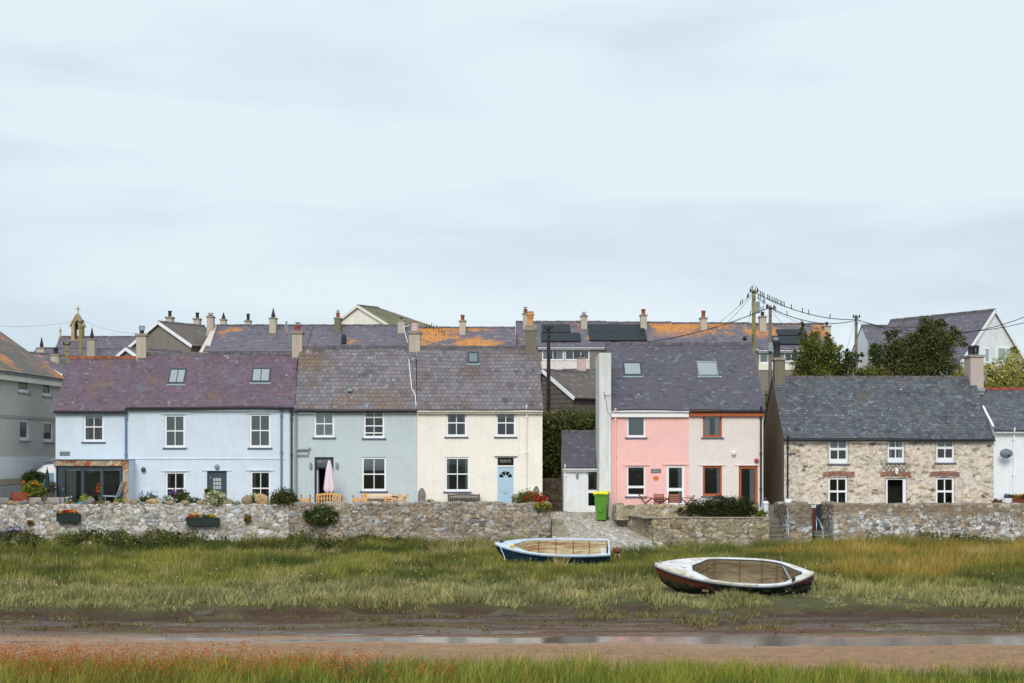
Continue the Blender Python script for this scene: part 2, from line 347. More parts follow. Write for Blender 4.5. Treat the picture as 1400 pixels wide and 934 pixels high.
# ------------------------------------------------------------------ house kit (local frame: x along the front, y into the depth, z up)
class House:
    def __init__(s, name, label, px0, px1, Y, z0, eave, ridge, D=7.2, Yr=None, group=None, rz=0, X0=None, W=None, ze=None, zr=None, cat='house', sh=0):
        s.Y = Y; s.sh = sh; s.z0 = z0; s.D = D
        s.X0 = wx(px0, Y) if X0 is None else X0; s.W = (wx(px1, Y)-s.X0) if W is None else W
        s.ze = (wz(eave, Y) if ze is None else ze)-z0
        s.zr = (wz(ridge, Y+D/2) if zr is None else zr)-z0
        s.root = thing(name, label, cat, (s.X0, Y, z0), rz, group); s.rz = rz
        s.sl = math.atan2(s.zr-s.ze, D/2); s.ops = []
    def x(s, p, d=0): return wx(p, s.Y+d)-s.X0
    def z(s, p, d=0): return wz(p, s.Y+d)-s.z0
    def ray(s, px, py, plane_pt, nrm):
        """where the line of sight through a photo point meets a plane of this house (local)"""
        R = Matrix.Rotation(-s.rz, 3, 'Z'); o = R @ (Vector((0, 0, CZ))-Vector((s.X0, s.Y, s.z0)))
        d = R @ Vector(((px-CX)/F, 1, -(py-HY)/F)); nrm = Vector(nrm)
        t = (Vector(plane_pt)-o).dot(nrm)/d.dot(nrm); return o+d*t
    def front(s, px, py): p = s.ray(px, py, (0, 0, 0), (0, 1, 0)); return p.x, p.z
    def roofpt(s, px, py):
        n = Vector((0, -math.sin(s.sl), math.cos(s.sl))); p = s.ray(px, py, (0, 0, s.ze+.06), n); return p
    def rect(s, r): a = s.front(r[0], r[3]); b = s.front(r[2], r[1]); return a[0], b[0], a[1], b[1]
    def wall(s, mat, rev=.15, side=None, gables=True, side_mat=None):
        W, D, ze, zr = s.W, s.D, s.ze-.02, s.zr-.05; m = MB()
        xs = sorted({0, W, *[o[0] for o in s.ops], *[o[1] for o in s.ops]}); zs = sorted({0, ze, *[min(o[2], ze) for o in s.ops], *[min(o[3], ze) for o in s.ops]})
        zs = [z for z in zs if 0 <= z <= ze]
        for i in range(len(xs)-1):
            for j in range(len(zs)-1):
                cx = (xs[i]+xs[i+1])/2; cz = (zs[j]+zs[j+1])/2
                if any(o[0] < cx < o[1] and o[2] < cz < o[3] for o in s.ops): continue
                m.quad((xs[i], 0, zs[j]), (xs[i+1], 0, zs[j]), (xs[i+1], 0, zs[j+1]), (xs[i], 0, zs[j+1]))
        for (a, b, c, d) in s.ops:
            c = max(c, 0); d = min(d, ze)
            m.quad((a, 0, c), (a, 0, d), (a, rev, d), (a, rev, c)); m.quad((b, 0, d), (b, 0, c), (b, rev, c), (b, rev, d))
            m.quad((a, 0, d), (b, 0, d), (b, rev, d), (a, rev, d)); m.quad((a, 0, c), (a, rev, c), (b, rev, c), (b, 0, c))
        m.quad((W, D, 0), (0, D, 0), (0, D, ze), (W, D, ze))
        if side_mat is None:
            for X in ((0,) if getattr(s, 'hip', 0) else (0, W)): m.poly([(X, 0, 0), (X, 0, ze), (X, D/2, zr), (X, D, ze), (X, D, 0)])
        o = m.build('wall', mat, s.root)
        if side_mat is not None:
            g = MB()
            for X in (0, W): g.poly([(X, .0, 0), (X, .0, ze), (X, D/2, zr), (X, D, ze), (X, D, 0)])
            g.build('gable_wall', side_mat, s.root)
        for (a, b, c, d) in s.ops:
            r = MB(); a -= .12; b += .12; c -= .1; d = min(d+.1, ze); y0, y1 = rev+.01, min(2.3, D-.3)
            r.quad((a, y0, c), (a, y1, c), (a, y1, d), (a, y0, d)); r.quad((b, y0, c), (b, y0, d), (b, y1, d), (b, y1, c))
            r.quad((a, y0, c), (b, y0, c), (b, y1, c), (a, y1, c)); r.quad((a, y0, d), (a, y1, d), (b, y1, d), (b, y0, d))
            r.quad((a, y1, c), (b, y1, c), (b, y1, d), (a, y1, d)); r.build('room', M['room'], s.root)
        s.wallobj = o
    def roof(s, mat, ov=.18, il=0, ir=0, ridge='ridge', vergeL=.04, vergeR=.04, th=.07, sag=.05, back=True):
        """il/ir: how far the ridge ends step in from the eaves ends"""
        W, D, ze, zr = s.W, s.D, s.ze, s.zr; k = (zr-ze)/(D/2); L = math.hypot(D/2+ov, (D/2+ov)*k)
        nx = max(2, int(W/.8)); ny = 8; m = MB()
        for sgn in ((1, -1) if back else (1,)):
            def P(i, j, dz):
                t = j/ny; y = -ov+(D/2+ov)*t; xa = -vergeL+il*t; xb = W+vergeR-ir*t; x = xa+(xb-xa)*i/nx-s.sh*t
                z = ze+y*k+.06+dz+sag*(float(fbm(np.array([x*.5+s.X0]), np.array([t*3.]), 3)[0])-.5)*2*(1 if sgn > 0 else 0)
                return ((x, y, z) if sgn > 0 else (x, D-y, z)), (x+s.X0+s.sh*t, L*t)
            for i in range(nx):
                for j in range(ny):
                    q = [P(i, j, 0), P(i+1, j, 0), P(i+1, j+1, 0), P(i, j+1, 0)]
                    if sgn < 0: q = q[::-1]
                    m.quad(*[c[0] for c in q], uv=[c[1] for c in q])
                    if j == 0:
                        a, b = P(i, 0, 0)[0], P(i+1, 0, 0)[0]; m.quad(a, (a[0], a[1], a[2]-th), (b[0], b[1], b[2]-th), b, uv=[(0, .16)]*4)
                        c, d = P(i, ny, 0)[0], P(i+1, ny, 0)[0]; m.quad((a[0], a[1], a[2]-th), (c[0], c[1], c[2]-th), (d[0], d[1], d[2]-th), (b[0], b[1], b[2]-th), uv=[(0, .16)]*4)
            for j in range(ny):
                for i in (0, nx):
                    a, b = P(i, j, 0)[0], P(i, j+1, 0)[0]; m.quad(a, b, (b[0], b[1], b[2]-th), (a[0], a[1], a[2]-th), uv=[(0, .16)]*4)
        o = m.build('roof', mat, s.root)
        if ridge:
            r = MB(); x = il-vergeL-s.sh; i = 0
            while x < W-ir+vergeR-.02-s.sh:
                l = min(.46, W-ir+vergeR-x-s.sh); h = .01*math.sin(i*2.3); w = .15
                c = [(w, zr-w*k+.075), (.06, zr+.12+h), (-.06, zr+.12+h), (-w, zr-w*k+.075)]
                for (ya, za), (yb, zb_) in zip(c, c[1:]): r.quad((x+.01, D/2-ya, za), (x+l-.01, D/2-ya, za), (x+l-.01, D/2-yb, zb_), (x+.01, D/2-yb, zb_))
                r.poly([(x+.01, D/2-a, b) for a, b in c]); r.poly([(x+l-.01, D/2-a, b) for a, b in c[::-1]])
                x += l; i += 1
            r.build('ridge', M[ridge], s.root)
        s.ov = ov; s.k = k
        return o
    def gutter(s, mat, x0=None, x1=None, fascia=None, drop=.03, fh=.14):
        x0 = -.05 if x0 is None else x0; x1 = s.W+.03 if x1 is None else x1; y = -s.ov-.05; z = s.ze-s.ov*s.k-drop
        m = MB(); n = 8; prev = None
        pts = [(y-.06*math.cos(math.pi*i/n)*1.0, z-.07*math.sin(math.pi*i/n)) for i in range(n+1)]
        pin = [(a*.85+y*.15, b*.85+z*.15+.002) for a, b in pts]
        for A in (pts, pin[::-1]):
            for (a, b), (c, d) in zip(A, A[1:]): m.quad((x0, a, b), (x1, a, b), (x1, c, d), (x0, c, d))
        for X in (x0, x1): m.poly([(X, a, b) for a, b in pts])
        k = x0+.5
        while k < x1: m.box(k, k+.03, y-.068, y+.05, z-.078, z-.0); k += 1.1
        m.build('gutter', mat, s.root)
        if fascia is not None:
            MB().box(x0+.02, x1-.02, -s.ov+.01, -.012, z-fh, z+.03).build('fascia', fascia, s.root)
    def pipe(s, px, mat, top, bot, r=.045, y=-.09, name='downpipe'):
        x = s.x(px); za, zb = s.z(top), max(s.z(bot), 0.0)
        m = MB().tube([(x, -s.ov-.05, za+.12), (x, -s.ov-.03, za+.02), (x, y, za-.16), (x, y, zb)], r, 8)
        z = za-.5
        while z > zb: m.box(x-.07, x+.07, y-.055, .001, z, z+.05); z -= 1.8
        m.build(name, mat, s.root)
    def chimney(s, p0, p1, top, bot, mat, pots=(), cap='concrete', d=-.35, dep=.6, capw=.06, flash=True, cap_h=.14, body=None):
        """px columns, cap top row and roof-line row; d = front face relative to the ridge"""
        yf = s.D/2+d; x0, x1 = s.x(p0, yf), s.x(p1, yf); zt, zb = s.z(top, yf), s.z(bot, yf)-.7
        m = MB().box(x0, x1, yf, yf+dep, zb, zt-cap_h)
        c = m.build('chimney', mat, s.root, bevel=.015)
        MB().box(x0-capw, x1+capw, yf-capw, yf+dep+capw, zt-cap_h+.002, zt).build('chimney_cap', M[cap], c, bevel=.02)
        if flash: MB().box(x0-.04, x1+.04, yf-.1, yf+dep+.05, s.z(bot, yf)-.12, s.z(bot, yf)+.06).build('flashing', M['lead'], c)
        for (kind, off, h, w) in pots: pot(kind, c, (x0+(x1-x0)*off, yf+dep/2, zt), h, w)
        return c
    def skylight(s, r, frame, n=2, blind=True, name='roof_window'):
        a = s.roofpt(r[0], r[3]); b = s.roofpt(r[2], r[1]); x0, x1 = a.x, b.x; xt0 = s.roofpt(r[0], r[1]).x
        v = Vector((0, math.cos(s.sl), math.sin(s.sl))); nn = Vector((0, -math.sin(s.sl), math.cos(s.sl))); L = (b-a).dot(v)
        o = Vector((a.x, a.y, a.z)); w = x1-x0
        def T(x, t, h): return tuple(o+Vector((x-s.sh*t/(s.D/2)*.75, 0, 0))+v*t+nn*h)
        def bx(m, xa, xb, ta, tb, h0, h1):
            p = [T(xa, ta, h0), T(xb, ta, h0), T(xb, tb, h0), T(xa, tb, h0), T(xa, ta, h1), T(xb, ta, h1), T(xb, tb, h1), T(xa, tb, h1)]
            k = len(m.v); m.v += p
            for f in ((0,3,2,1),(4,5,6,7),(0,1,5,4),(1,2,6,5),(2,3,7,6),(3,0,4,7)): m.f.append(tuple(k+i for i in f)); m.uv += [(0,0)]*4
        f = .075; m = MB(); bx(m, 0, f, 0, L, 0, .07); bx(m, w-f, w, 0, L, 0, .07); bx(m, f, w-f, 0, f*1.2, 0, .068); bx(m, f, w-f, L-f*1.2, L, 0, .072)
        for i in range(1, n): bx(m, w*i/n-.02, w*i/n+.02, f*1.2, L-f*1.2, .045, .066)
        c = m.build(name, frame, s.root); m = MB(); bx(m, -.05, w+.05, -.14, -.01, .0, .02); m.build('flashing', M['lead'], c)
        m = MB(); m.quad(T(f, f, .052), T(w-f, f, .052), T(w-f, L-f, .052), T(f, L-f, .052)); m.build('pane', M['sky_glass'], c)
        m = MB(); m.quad(T(f, f, .035), T(w-f, f, .035), T(w-f, L-f, .035), T(f, L-f, .035)); m.build('blind', blind if blind else M['grey_net'], c)
        return c
    def solar(s, quads, name='solar_panel'):
        v = Vector((0, math.cos(s.sl), math.sin(s.sl))); nn = Vector((0, -math.sin(s.sl), math.cos(s.sl)))
        for r in quads:
            a = s.roofpt(r[0], r[3]); b = s.roofpt(r[2], r[1]); L = (b-a).dot(v); w = b.x-a.x; m = MB(); g = MB(); n = max(1, round(w/1.05)); nr = max(1, round(L/1.7))
            for i in range(n):
                for j in range(nr):
                    p = [a+Vector((w*(i+e)/n, 0, 0))+v*(L*(j+q)/nr)+nn*.1 for e, q in ((.01, .01), (.99, .01), (.99, .99), (.01, .99))]; m.quad(*p)
            p = [a+Vector((e*w, 0, 0))+v*(L*q)+nn*.09 for e, q in ((0, 0), (1, 0), (1, 1), (0, 1))]; p2 = [q-nn*.06 for q in p]
            g.quad(*p)
            for i in range(4): g.quad(p[i], p2[i], p2[(i+1) % 4], p[(i+1) % 4])
            c = m.build(name, M['solar'], s.root); g.build('panel_frame', M['solar_edge'], c)
    # ---- windows
    def window(s, r, cols=2, rows=(.5, .5), mat=None, fw=.095, bar=.04, blind=None, curtains=None, sill=True, hood=None, bottom=.02, name='window', world=False, rail=.06, open_top=0, yrec=.055, vbars=True, openhalf=False):
        a, b, c, d = r if world else s.rect(r); s.ops.append((a, b, c, d)); mat = mat or M['white_paint']; m = MB()
        y0, y1 = yrec, yrec+.07
        m.box(a, a+fw, y0, y1, c, d); m.box(b-fw, b, y0, y1, c, d); m.box(a+fw, b-fw, y0, y1, d-fw, d); m.box(a+fw, b-fw, y0-.02, y1, c, c+fw+bottom)
        zb = c+fw+bottom; H = d-fw-zb; z = zb
        for i, q in enumerate(rows):
            z1 = z+H*q
            if vbars:
                for k in range(1, cols): xx = a+fw+(b-a-2*fw)*k/cols; m.box(xx-bar/2, xx+bar/2, y0+.012+.02*(i % 2), y1-.012, z+rail/2*(i > 0), z1-rail/2*(i < len(rows)-1))
            if i < len(rows)-1: m.box(a+fw, b-fw, y0+.004, y1+.004, z1-rail/2, z1+rail/2)
            z = z1
        w = m.build(name, mat, s.root)
        p = MB(); ztop = d-fw
        p.quad((a+fw, y1-.03, zb), (b-fw, y1-.03, zb), (b-fw, y1-.03, ztop), (a+fw, y1-.03, ztop)); p.build('pane', M['glass'], w)
        if sill: MB().box(a-.09, b+.09, -.07, y0-.021, c-.075, c-.002).build('sill', M['sill'] if sill is True else sill, w, bevel=.006)
        if hood: MB().box(a-.22, b+.22, -.045, -.003, d+.015, d+.06).build('drip_hood', hood, w)
        if blind:
            MB().quad((a+fw, y1+.02, ztop-H*blind[0]), (b-fw, y1+.02, ztop-H*blind[0]), (b-fw, y1+.02, ztop), (a+fw, y1+.02, ztop)).build('blind', blind[1], w)
        if curtains:
            wd, cm = curtains
            for sx in (0, 1):
                g = MB(); n = 10; x0 = a+fw if sx == 0 else b-fw-(b-a)*wd[sx]; ww = (b-a)*wd[sx]
                if ww <= 0: continue
                for i in range(n):
                    xa, xb = x0+ww*i/n, x0+ww*(i+1)/n; ya, yb = y1+.05+.03*(i % 2), y1+.05+.03*((i+1) % 2)
                    g.quad((xa, ya, zb), (xb, yb, zb), (xb, yb, ztop), (xa, ya, ztop))
                g.build('curtain', cm, w)
        return w
    def text(s, body, px0, px1, py0, py1, mat, y=-.02, name='lettering', parent=None):
        c = bpy.data.curves.new('tmp', 'FONT'); c.body = body; c.size = 1; c.extrude = .0; c.align_x = 'LEFT'
        o = bpy.data.objects.new('tmp', c); COL.objects.link(o); dg = bpy.context.evaluated_depsgraph_get(); me = bpy.data.meshes.new_from_object(o.evaluated_get(dg)); bpy.data.objects.remove(o)
        xs = [v.co.x for v in me.vertices]; ys = [v.co.y for v in me.vertices]; x0, z0 = s.front(px0, py1); x1, z1 = s.front(px1, py0)
        for v in me.vertices:
            v.co = Vector((x0+(v.co.x-min(xs))/(max(xs)-min(xs))*(x1-x0), y, z0+(v.co.y-min(ys))/(max(ys)-min(ys))*(z1-z0)))
        me.materials.clear(); me.name = name; return link(name, me, mat, parent or s.root)
def pot(kind, parent, c, h, w):
    r = w/2
    if kind == 'round':
        MB().lathe([(r*1.05, 0), (r*1.0, .02), (r*.88, h*.2), (r*.85, h*.7), (r, h*.78), (r*1.05, h*.85), (r*.95, h), (r*.7, h), (r*.65, h*.8)], c).build('chimney_pot', M['terracotta'], parent, smooth=True)
    elif kind == 'orange':
        MB().lathe([(r*1.0, 0), (r*.82, .05), (r*.8, h*.5), (r*.98, h*.55), (r*.98, h*.6), (r*.85, h*.64), (r*1.1, h*.72), (r*1.15, h*.8), (r*.9, h*.86), (r*1.0, h), (r*.7, h)], c, 14).build('chimney_pot', M['orange_pot'], parent, smooth=False)
    elif kind == 'dark':
        MB().lathe([(r, 0), (r*.85, .04), (r*.8, h*.8), (r, h*.86), (r, h), (r*.6, h)], c).build('chimney_pot', M['dark_pot'], parent, smooth=True)
    elif kind == 'slotted':
        m = MB().lathe([(r, 0), (r*.8, .06), (r*.8, h*.35)], c)
        for k in range(8):
            a = k*math.pi/4; m.bar((c[0]+r*.75*math.cos(a), c[1]+r*.75*math.sin(a), c[2]+h*.3), (c[0]+r*.75*math.cos(a), c[1]+r*.75*math.sin(a), c[2]+h*.8), .05)
        m.lathe([(r*.95, h*.78), (r*1.05, h*.86), (r*.8, h), (.02, h*1.08)], c); m.build('chimney_pot', M['dark_pot'], parent)
    elif kind == 'cone':
        MB().lathe([(r*.9, 0), (r, .05), (r*.9, h*.4), (r*.62, h*.5), (r*.55, h*.62), (r*.3, h*.85), (r*.12, h)], c).build('chimney_pot', M['dark_pot'], parent, smooth=True)
    elif kind == 'cage':
        m = MB().lathe([(r, 0), (r*.9, .04), (r*.9, h*.45), (r*.6, h*.45)], c)
        for k in range(8):
            a = k*math.pi/4; m.bar((c[0]+r*.95*math.cos(a), c[1]+r*.95*math.sin(a), c[2]+h*.4), (c[0]+r*1.1*math.cos(a), c[1]+r*1.1*math.sin(a), c[2]+h), .02)
        m.lathe([(r*1.1, h*.97), (r*1.1, h), (.02, h*1.02)], c); m.build('chimney_pot', M['dark_pot'], parent)
    elif kind == 'cowl':
        p = MB().lathe([(r, 0), (r*.9, .04), (r*.86, h*.62), (r, h*.66), (r*.7, h*.68)], c).build('chimney_pot', M['terracotta'], parent, smooth=True)
        m = MB(); m.lathe([(r*.5, h*.66), (r*.5, h*.9)], c); m.lathe([(r*1.15, h*.93), (r*1.15, h*.96), (.03, h*1.05)], c); m.build('cowl', M['galv'], parent)
    elif kind == 'striped':
        MB().lathe([(r, 0), (r*.9, .03), (r*.88, h*.95), (r*.6, h)], c).build('chimney_pot', M['terracotta'], parent, smooth=True)
        m = MB()
        for q in (.12, .32, .52, .74): m.lathe([(r*.93, h*q), (r*.93, h*q+.05)], (c[0], c[1], c[2]+.0))
        m.build('band', M['white_paint'], parent)
# ------------------------------------------------------------------ rubble masonry sheet
def rubble(name, P, cell, tones, mortar, seed, parent=None, disp=.05, res=.035, W=1, H=1, Hf=None, thick=.4, hole=None, jag=.0, mort=.10, capcol=None, capband=0, warp=.35, mode='stones', keep=0.5):
    """P(s,t)->(pos, outward normal) on s in [0,W] m, t in [0,H] m ; a grid with stones standing proud of their mortar"""
    ns = max(2, int(W/res)); nt = max(2, int(H/res)); s = np.linspace(0, W, ns+1); t = np.linspace(0, H, nt+1); Sg, Tg = np.meshgrid(s, t)
    Hf = H if Hf is None else Hf
    u = Sg/cell[0]+warp*(fbm(Sg*2, Tg*2, seed+9)-.5)*2+.55*(fbm(Sg*7, Tg*7, seed+19, 2)-.5); v = Tg/cell[1]+warp*(fbm(Sg*2+9, Tg*2, seed+5)-.5)*2+.55*(fbm(Sg*7+5, Tg*7, seed+15, 2)-.5)
    f1, f2, cid = cells(u, v, seed); g1, g2, gid = cells(u*1.9+3, v*1.8+1, seed+77); sm = h2(np.floor(cid*3333), np.zeros_like(cid)+5, seed) < .45
    e = np.where(sm, np.minimum(f2-f1, (g2-g1)*.7), f2-f1); cid = np.where(sm, (cid*.37+gid*.63) % 1.0, cid)
    body = sstep(mort*.4, mort*1.6, e)
    if mode == 'render': body = body*(cid > keep)
    tones = np.array([c[:3] for c in tones]); idx = np.minimum((h2(np.floor(cid*9999), np.zeros_like(cid), seed)*len(tones)).astype(int), len(tones)-1)
    c = tones[idx]*(0.78+.44*h2(np.floor(cid*7777), np.ones_like(cid), seed))[..., None]
    c = c*(.62+.76*fbm(Sg*7, Tg*9, seed+3, 4))[..., None]; c = c*(1-.35*sstep(.56, .68, fbm(Sg*13, Tg*16, seed+23, 2)))[..., None]
    body = body*(1-.5*sstep(.56, .66, fbm(Sg*3.2, Tg*3.6, seed+33, 4))); mo = np.array(mortar[:3])*(.6+.8*fbm(Sg*9, Tg*11, seed+4, 4))[..., None]
    c = mo*(1-body[..., None])+c*body[..., None]
    joint_shade = (1-sstep(.0, .10, e))*sstep(.42, .56, fbm(Sg*2.6, Tg*3, seed+41, 3)); c = c*(1-.55*joint_shade)[..., None]  # joints darkened in the tint to deepen the shade of the recesses
    if capband:
        k = (sstep(Hf-capband*1.3, Hf-capband*.7, Tg+.5*(fbm(Sg*1.2, Tg*1.2, seed+8)-.5)))*.85*(1-.7*(cid > .8)); c = c*(1-k[..., None])+np.array(capcol[:3])*(.8+.4*fbm(Sg*3, Tg*3, 2))[..., None]*k[..., None]
    dsp = disp*(body*(.6+.8*h2(np.floor(cid*5555), np.ones_like(cid)*2, seed))+.35*(fbm(Sg*8, Tg*8, seed+6, 3)-.5)+.5*(fbm(Sg*.6, Tg*.6, seed+2, 2)-.5))
    pos, nrm = P(Sg, Tg); pos = pos+nrm*dsp[..., None]
    if jag:
        top = sstep(Hf-.22, Hf-.02, Tg)*(1-sstep(Hf+thick, Hf+thick+.2, Tg)); pos[..., 2] += top*jag*((fbm(Sg*2.2, np.zeros_like(Sg), seed+7, 3)-.5)*2)
    vi = np.arange((ns+1)*(nt+1)).reshape(nt+1, ns+1); f = np.stack([vi[:-1, :-1], vi[:-1, 1:], vi[1:, 1:], vi[1:, :-1]], -1)
    if hole is not None:
        sc_ = (Sg[:-1, :-1]+Sg[1:, 1:])/2; tc = (Tg[:-1, :-1]+Tg[1:, 1:])/2; f = f[~hole(sc_, tc)]
    return np_mesh(name, pos.reshape(-1, 3), f.reshape(-1, 4), M['stone'], parent, c.reshape(-1, 3), smooth=True)
def wall_path(name, label, pts, zb, zt, thick, cat='wall', group=None, **k):
    """free-standing rubble wall: front faces follow pts (plan), tops at zt, wrapped over the top"""
    loc = (pts[0][0], pts[0][1], zb); root = thing(name, label, cat, loc, 0, group)
    pts = [np.array(p, float) for p in pts]; seg = [np.linalg.norm(b-a) for a, b in zip(pts, pts[1:])]; L = sum(seg); H = zt-zb
    cum = np.concatenate([[0], np.cumsum(seg)])
    nrm = []
    for a, b in zip(pts, pts[1:]): d = (b-a)/np.linalg.norm(b-a); nrm.append(np.array([d[1], -d[0]]))
    vn_ = [nrm[0]]+[(a+b)/np.linalg.norm(a+b) for a, b in zip(nrm, nrm[1:])]+[nrm[-1]]
    PX = np.array([p[0] for p in pts]); PY = np.array([p[1] for p in pts]); NX = np.array([n[0] for n in vn_]); NY = np.array([n[1] for n in vn_])
    def P(S_, T_):
        x = np.interp(S_, cum, PX); y = np.interp(S_, cum, PY); nx = np.interp(S_, cum, NX); ny = np.interp(S_, cum, NY)
        back = np.clip(T_-H, 0, thick); drop = np.clip(T_-H-thick, 0, None); z = np.minimum(T_, H)-drop
        pos = np.stack([x-nx*back-loc[0], y-ny*back-loc[1], z], -1)
        f = (T_ <= H)*1.0; b = (T_ > H+thick)*1.0; up = 1-f-b; n = np.stack([nx*(f-b), ny*(f-b), up], -1); return pos, n
    rubble('masonry', P, W=L, H=H+thick+H, Hf=H, thick=thick, parent=root, **k)
    return root
# ------------------------------------------------------------------ leaves
def leafcloud(name, blobs, n, size, cols, seed, parent=None, clump=.28, shell=.55, mat='leaf', aspect=1.0, flowers=None, up=0):
    """leaf-sized faces gathered in clumps inside ellipsoids; cols = list of rgb, one clump leans to one colour"""
    if size < .105: n = int(n*1.9); size *= 1.3
    rg = np.random.default_rng(seed); B = np.array(blobs, float); vol = (B[:, 3]*B[:, 4]*B[:, 5])**.8; vol /= vol.sum()
    nc = max(6, n//22); bi = rg.choice(len(B), nc, p=vol); d = rg.normal(size=(nc, 3)); d /= np.linalg.norm(d, axis=1)[:, None]
    r = (shell+(1-shell)*rg.random(nc))*np.where(rg.random(nc) < .25, rg.random(nc), 1); cc = B[bi, :3]+d*r[:, None]*B[bi, 3:6]
    k = rg.integers(0, nc, n); sz = B[bi[k], 3:6].mean(1)*clump; p = cc[k]+rg.normal(size=(n, 3))*sz[:, None]*.6
    cols = np.array([c[:3] for c in cols]); ci = rg.integers(0, len(cols), nc); cl = 1.18*cols[ci[k]]*(.5+.75*rg.random(n))[:, None]*(.75+.5*rg.random(nc))[k][:, None]
    a = rg.normal(size=(n, 3)); a[:, 2] += up; a /= np.linalg.norm(a, axis=1)[:, None]; b = np.cross(a, rg.normal(size=(n, 3))); b /= np.linalg.norm(b, axis=1)[:, None]
    s = size*(.6+.8*rg.random(n))[:, None]; w = s*.5*aspect; L = s
    V = np.stack([p-a*L*.5, p+b*w*.5, p+a*L*.5, p-b*w*.5], 1).reshape(-1, 3); f = np.arange(n*4).reshape(n, 4)
    return np_mesh(name, V, f, M[mat], parent, np.repeat(cl, 4, 0))
def blades(name, X, Y, Z, Hh, Wd, cols, seed, lean=.25, segs=1, label=None, parent=None, kind=None):
    rg = np.random.default_rng(seed); n = len(X); a = rg.random(n)*math.pi; dx, dy = np.cos(a)*Wd/2, np.sin(a)*Wd/2
    lx = rg.normal(size=n)*lean*Hh+.08*Hh; ly = rg.normal(size=n)*lean*Hh; lv = []; 
    for i in range(segs+1):
        t = i/segs; cxx = X+lx*t*t; cy = Y+ly*t*t; z = Z+Hh*t*(1-.12*t); w = 1-t*.75
        if i < segs: lv += [np.stack([cxx-dx*w, cy-dy*w, z], -1), np.stack([cxx+dx*w, cy+dy*w, z], -1)]
        else: lv += [np.stack([cxx, cy, z], -1)]
    K = len(lv); V = np.stack(lv, 1).reshape(-1, 3); base = np.arange(n)[:, None]*K; fs = []
    for i in range(segs):
        j = 2*i
        if i < segs-1: fs += [base+np.array([j, j+1, j+3]), base+np.array([j, j+3, j+2])]
        else: fs += [base+np.array([j, j+1, j+2])]
    f = np.concatenate(fs); o = np_mesh(name, V, f, M['grass'], parent, np.repeat(cols, K, 0)); return tag(o, label, 'grass' if label else None, kind=kind)
# ================================================================== GROUND
EX, EY = 6.6, 73.0           # front corner of the lower garden wall beside the ramp
def ramp_z(Y): return np.interp(Y, [69.0, 70.5, 81, 84], [0.02, .1, 1.5, 1.55])
def ramp_edge(Y): return np.interp(Y, [72.9, 78.4, 84], [EX, 5.24, 5.0])
def mudedge(X): return 44.3+2.6*(fbm(X*.13+3, X*0+1, 5, 3)-.5)*2+.9*(fbm(X*.9, X*0+7, 6, 2)-.5)*2+1.6*np.exp(-((X-9.5)/2.2)**2)
def ground_z(X, Y):
    X = np.asarray(X, float); Y = np.asarray(Y, float)
    marsh = .07+.16*(fbm(X*.25, Y*.4, 11, 3)-.5)+.012*(Y-45)/10
    mud = -.165+.13*(fbm(X*.32, Y*1.3, 21, 5)-.5)-.02+.05*(fbm(X*2.1, Y*3.4, 22, 4)-.5)+.02*(Y-40)*.5
    e = mudedge(X); k = sstep(-.4, .5, Y-e+.5*(fbm(X*2, Y*2, 31, 2)-.5)); z = mud*(1-k)+marsh*k
    Yw = Y+.9*(fbm(X*.16, X*0+2, 45, 4)-.5)+.25*(fbm(X*1.2, Y*1.5, 46, 3)-.5)-.5*sstep(2, 8, X)*(Y > 35.5)*sstep(39.5, 37.5, Y)*0; sand = np.interp(Yw, [30.0, 31.4, 31.9, 32.6, 33.2, 35, 37.3, 38.2, 38.8, 39.3], [.05, -.1, -.225, -.215, -.15, -.1, -.14, -.195, -.208, -.185])
    sand = sand+.042*(fbm(X*.5, Y*2.5, 41, 4)-.5)*2+.045*(fbm(X*.12+40, Y*.3, 43, 2)-.5)*2-.045*sstep(2, 6, X)*sstep(36.2, 37.6, Y+.5*np.sin(X*.4))-.03*sstep(2, 9, X)*sstep(33.9, 33., Y)
    z = np.where(Y < 39.6, sand, z); z = np.where((Y >= 38.9) & (Y < 40.4), sand*(1-sstep(38.9, 40.4, Y))+mud*sstep(38.9, 40.4, Y), z)
    z = np.where(Y < 31.4, np.interp(Y, [-50, 10, 27, 30, 31.4], [2.0, .6, .22, .05, -.1])+.05*(fbm(X, Y, 51, 2)-.5), z)
    hill = np.interp(Y, [80, 88, 96, 108, 160, 400, 3000], [1.9, 2.4, 3.8, 6.2, 8.5, 9, 9])
    def up(z, m, lvl): return np.where(m, np.maximum(lvl, 0), z)
    ter = np.where(Y > 84, hill, 1.9); lane = np.where((X < -23.9) & (Y > 78), np.maximum(ter, np.interp(Y, [78, 82, 90], [1.9, 2.5, 3.2])), ter)
    z = up(z, (X < 1.6) & (Y > 75.25), lane)
    c = (X >= 1.6) & (X < ramp_edge(Y)) & (Y > 69.0); z = np.where(c, ramp_z(Y)-.06, z); z = np.where(c & (Y > 84), hill, z)
    z = up(z, (X >= ramp_edge(Y)+.1) & (X < 11.9) & (Y > 73.25), np.where(Y > 76.5, ter, 1.42))
    z = up(z, (X >= 11.9) & (X < 13.0) & (Y > 77.0), np.where(Y > 84, hill, 1.45))
    z = up(z, (X >= 13.0) & (X < 14.3) & (Y > 74.3), ter); z = up(z, (X >= 14.3) & (X < 15.3) & (Y > 75.2), np.where(Y > 77.2, ter, .74))
    z = up(z, (X >= 15.3) & (Y > 73.8), ter)
    return z
xs = np.unique(np.round(np.concatenate([np.linspace(-700, -60, 17), np.linspace(-60, -30, 31), np.arange(-30, 30, .16), np.arange(1, 16, .08), np.linspace(30, 60, 31), np.linspace(60, 700, 17)]), 3))
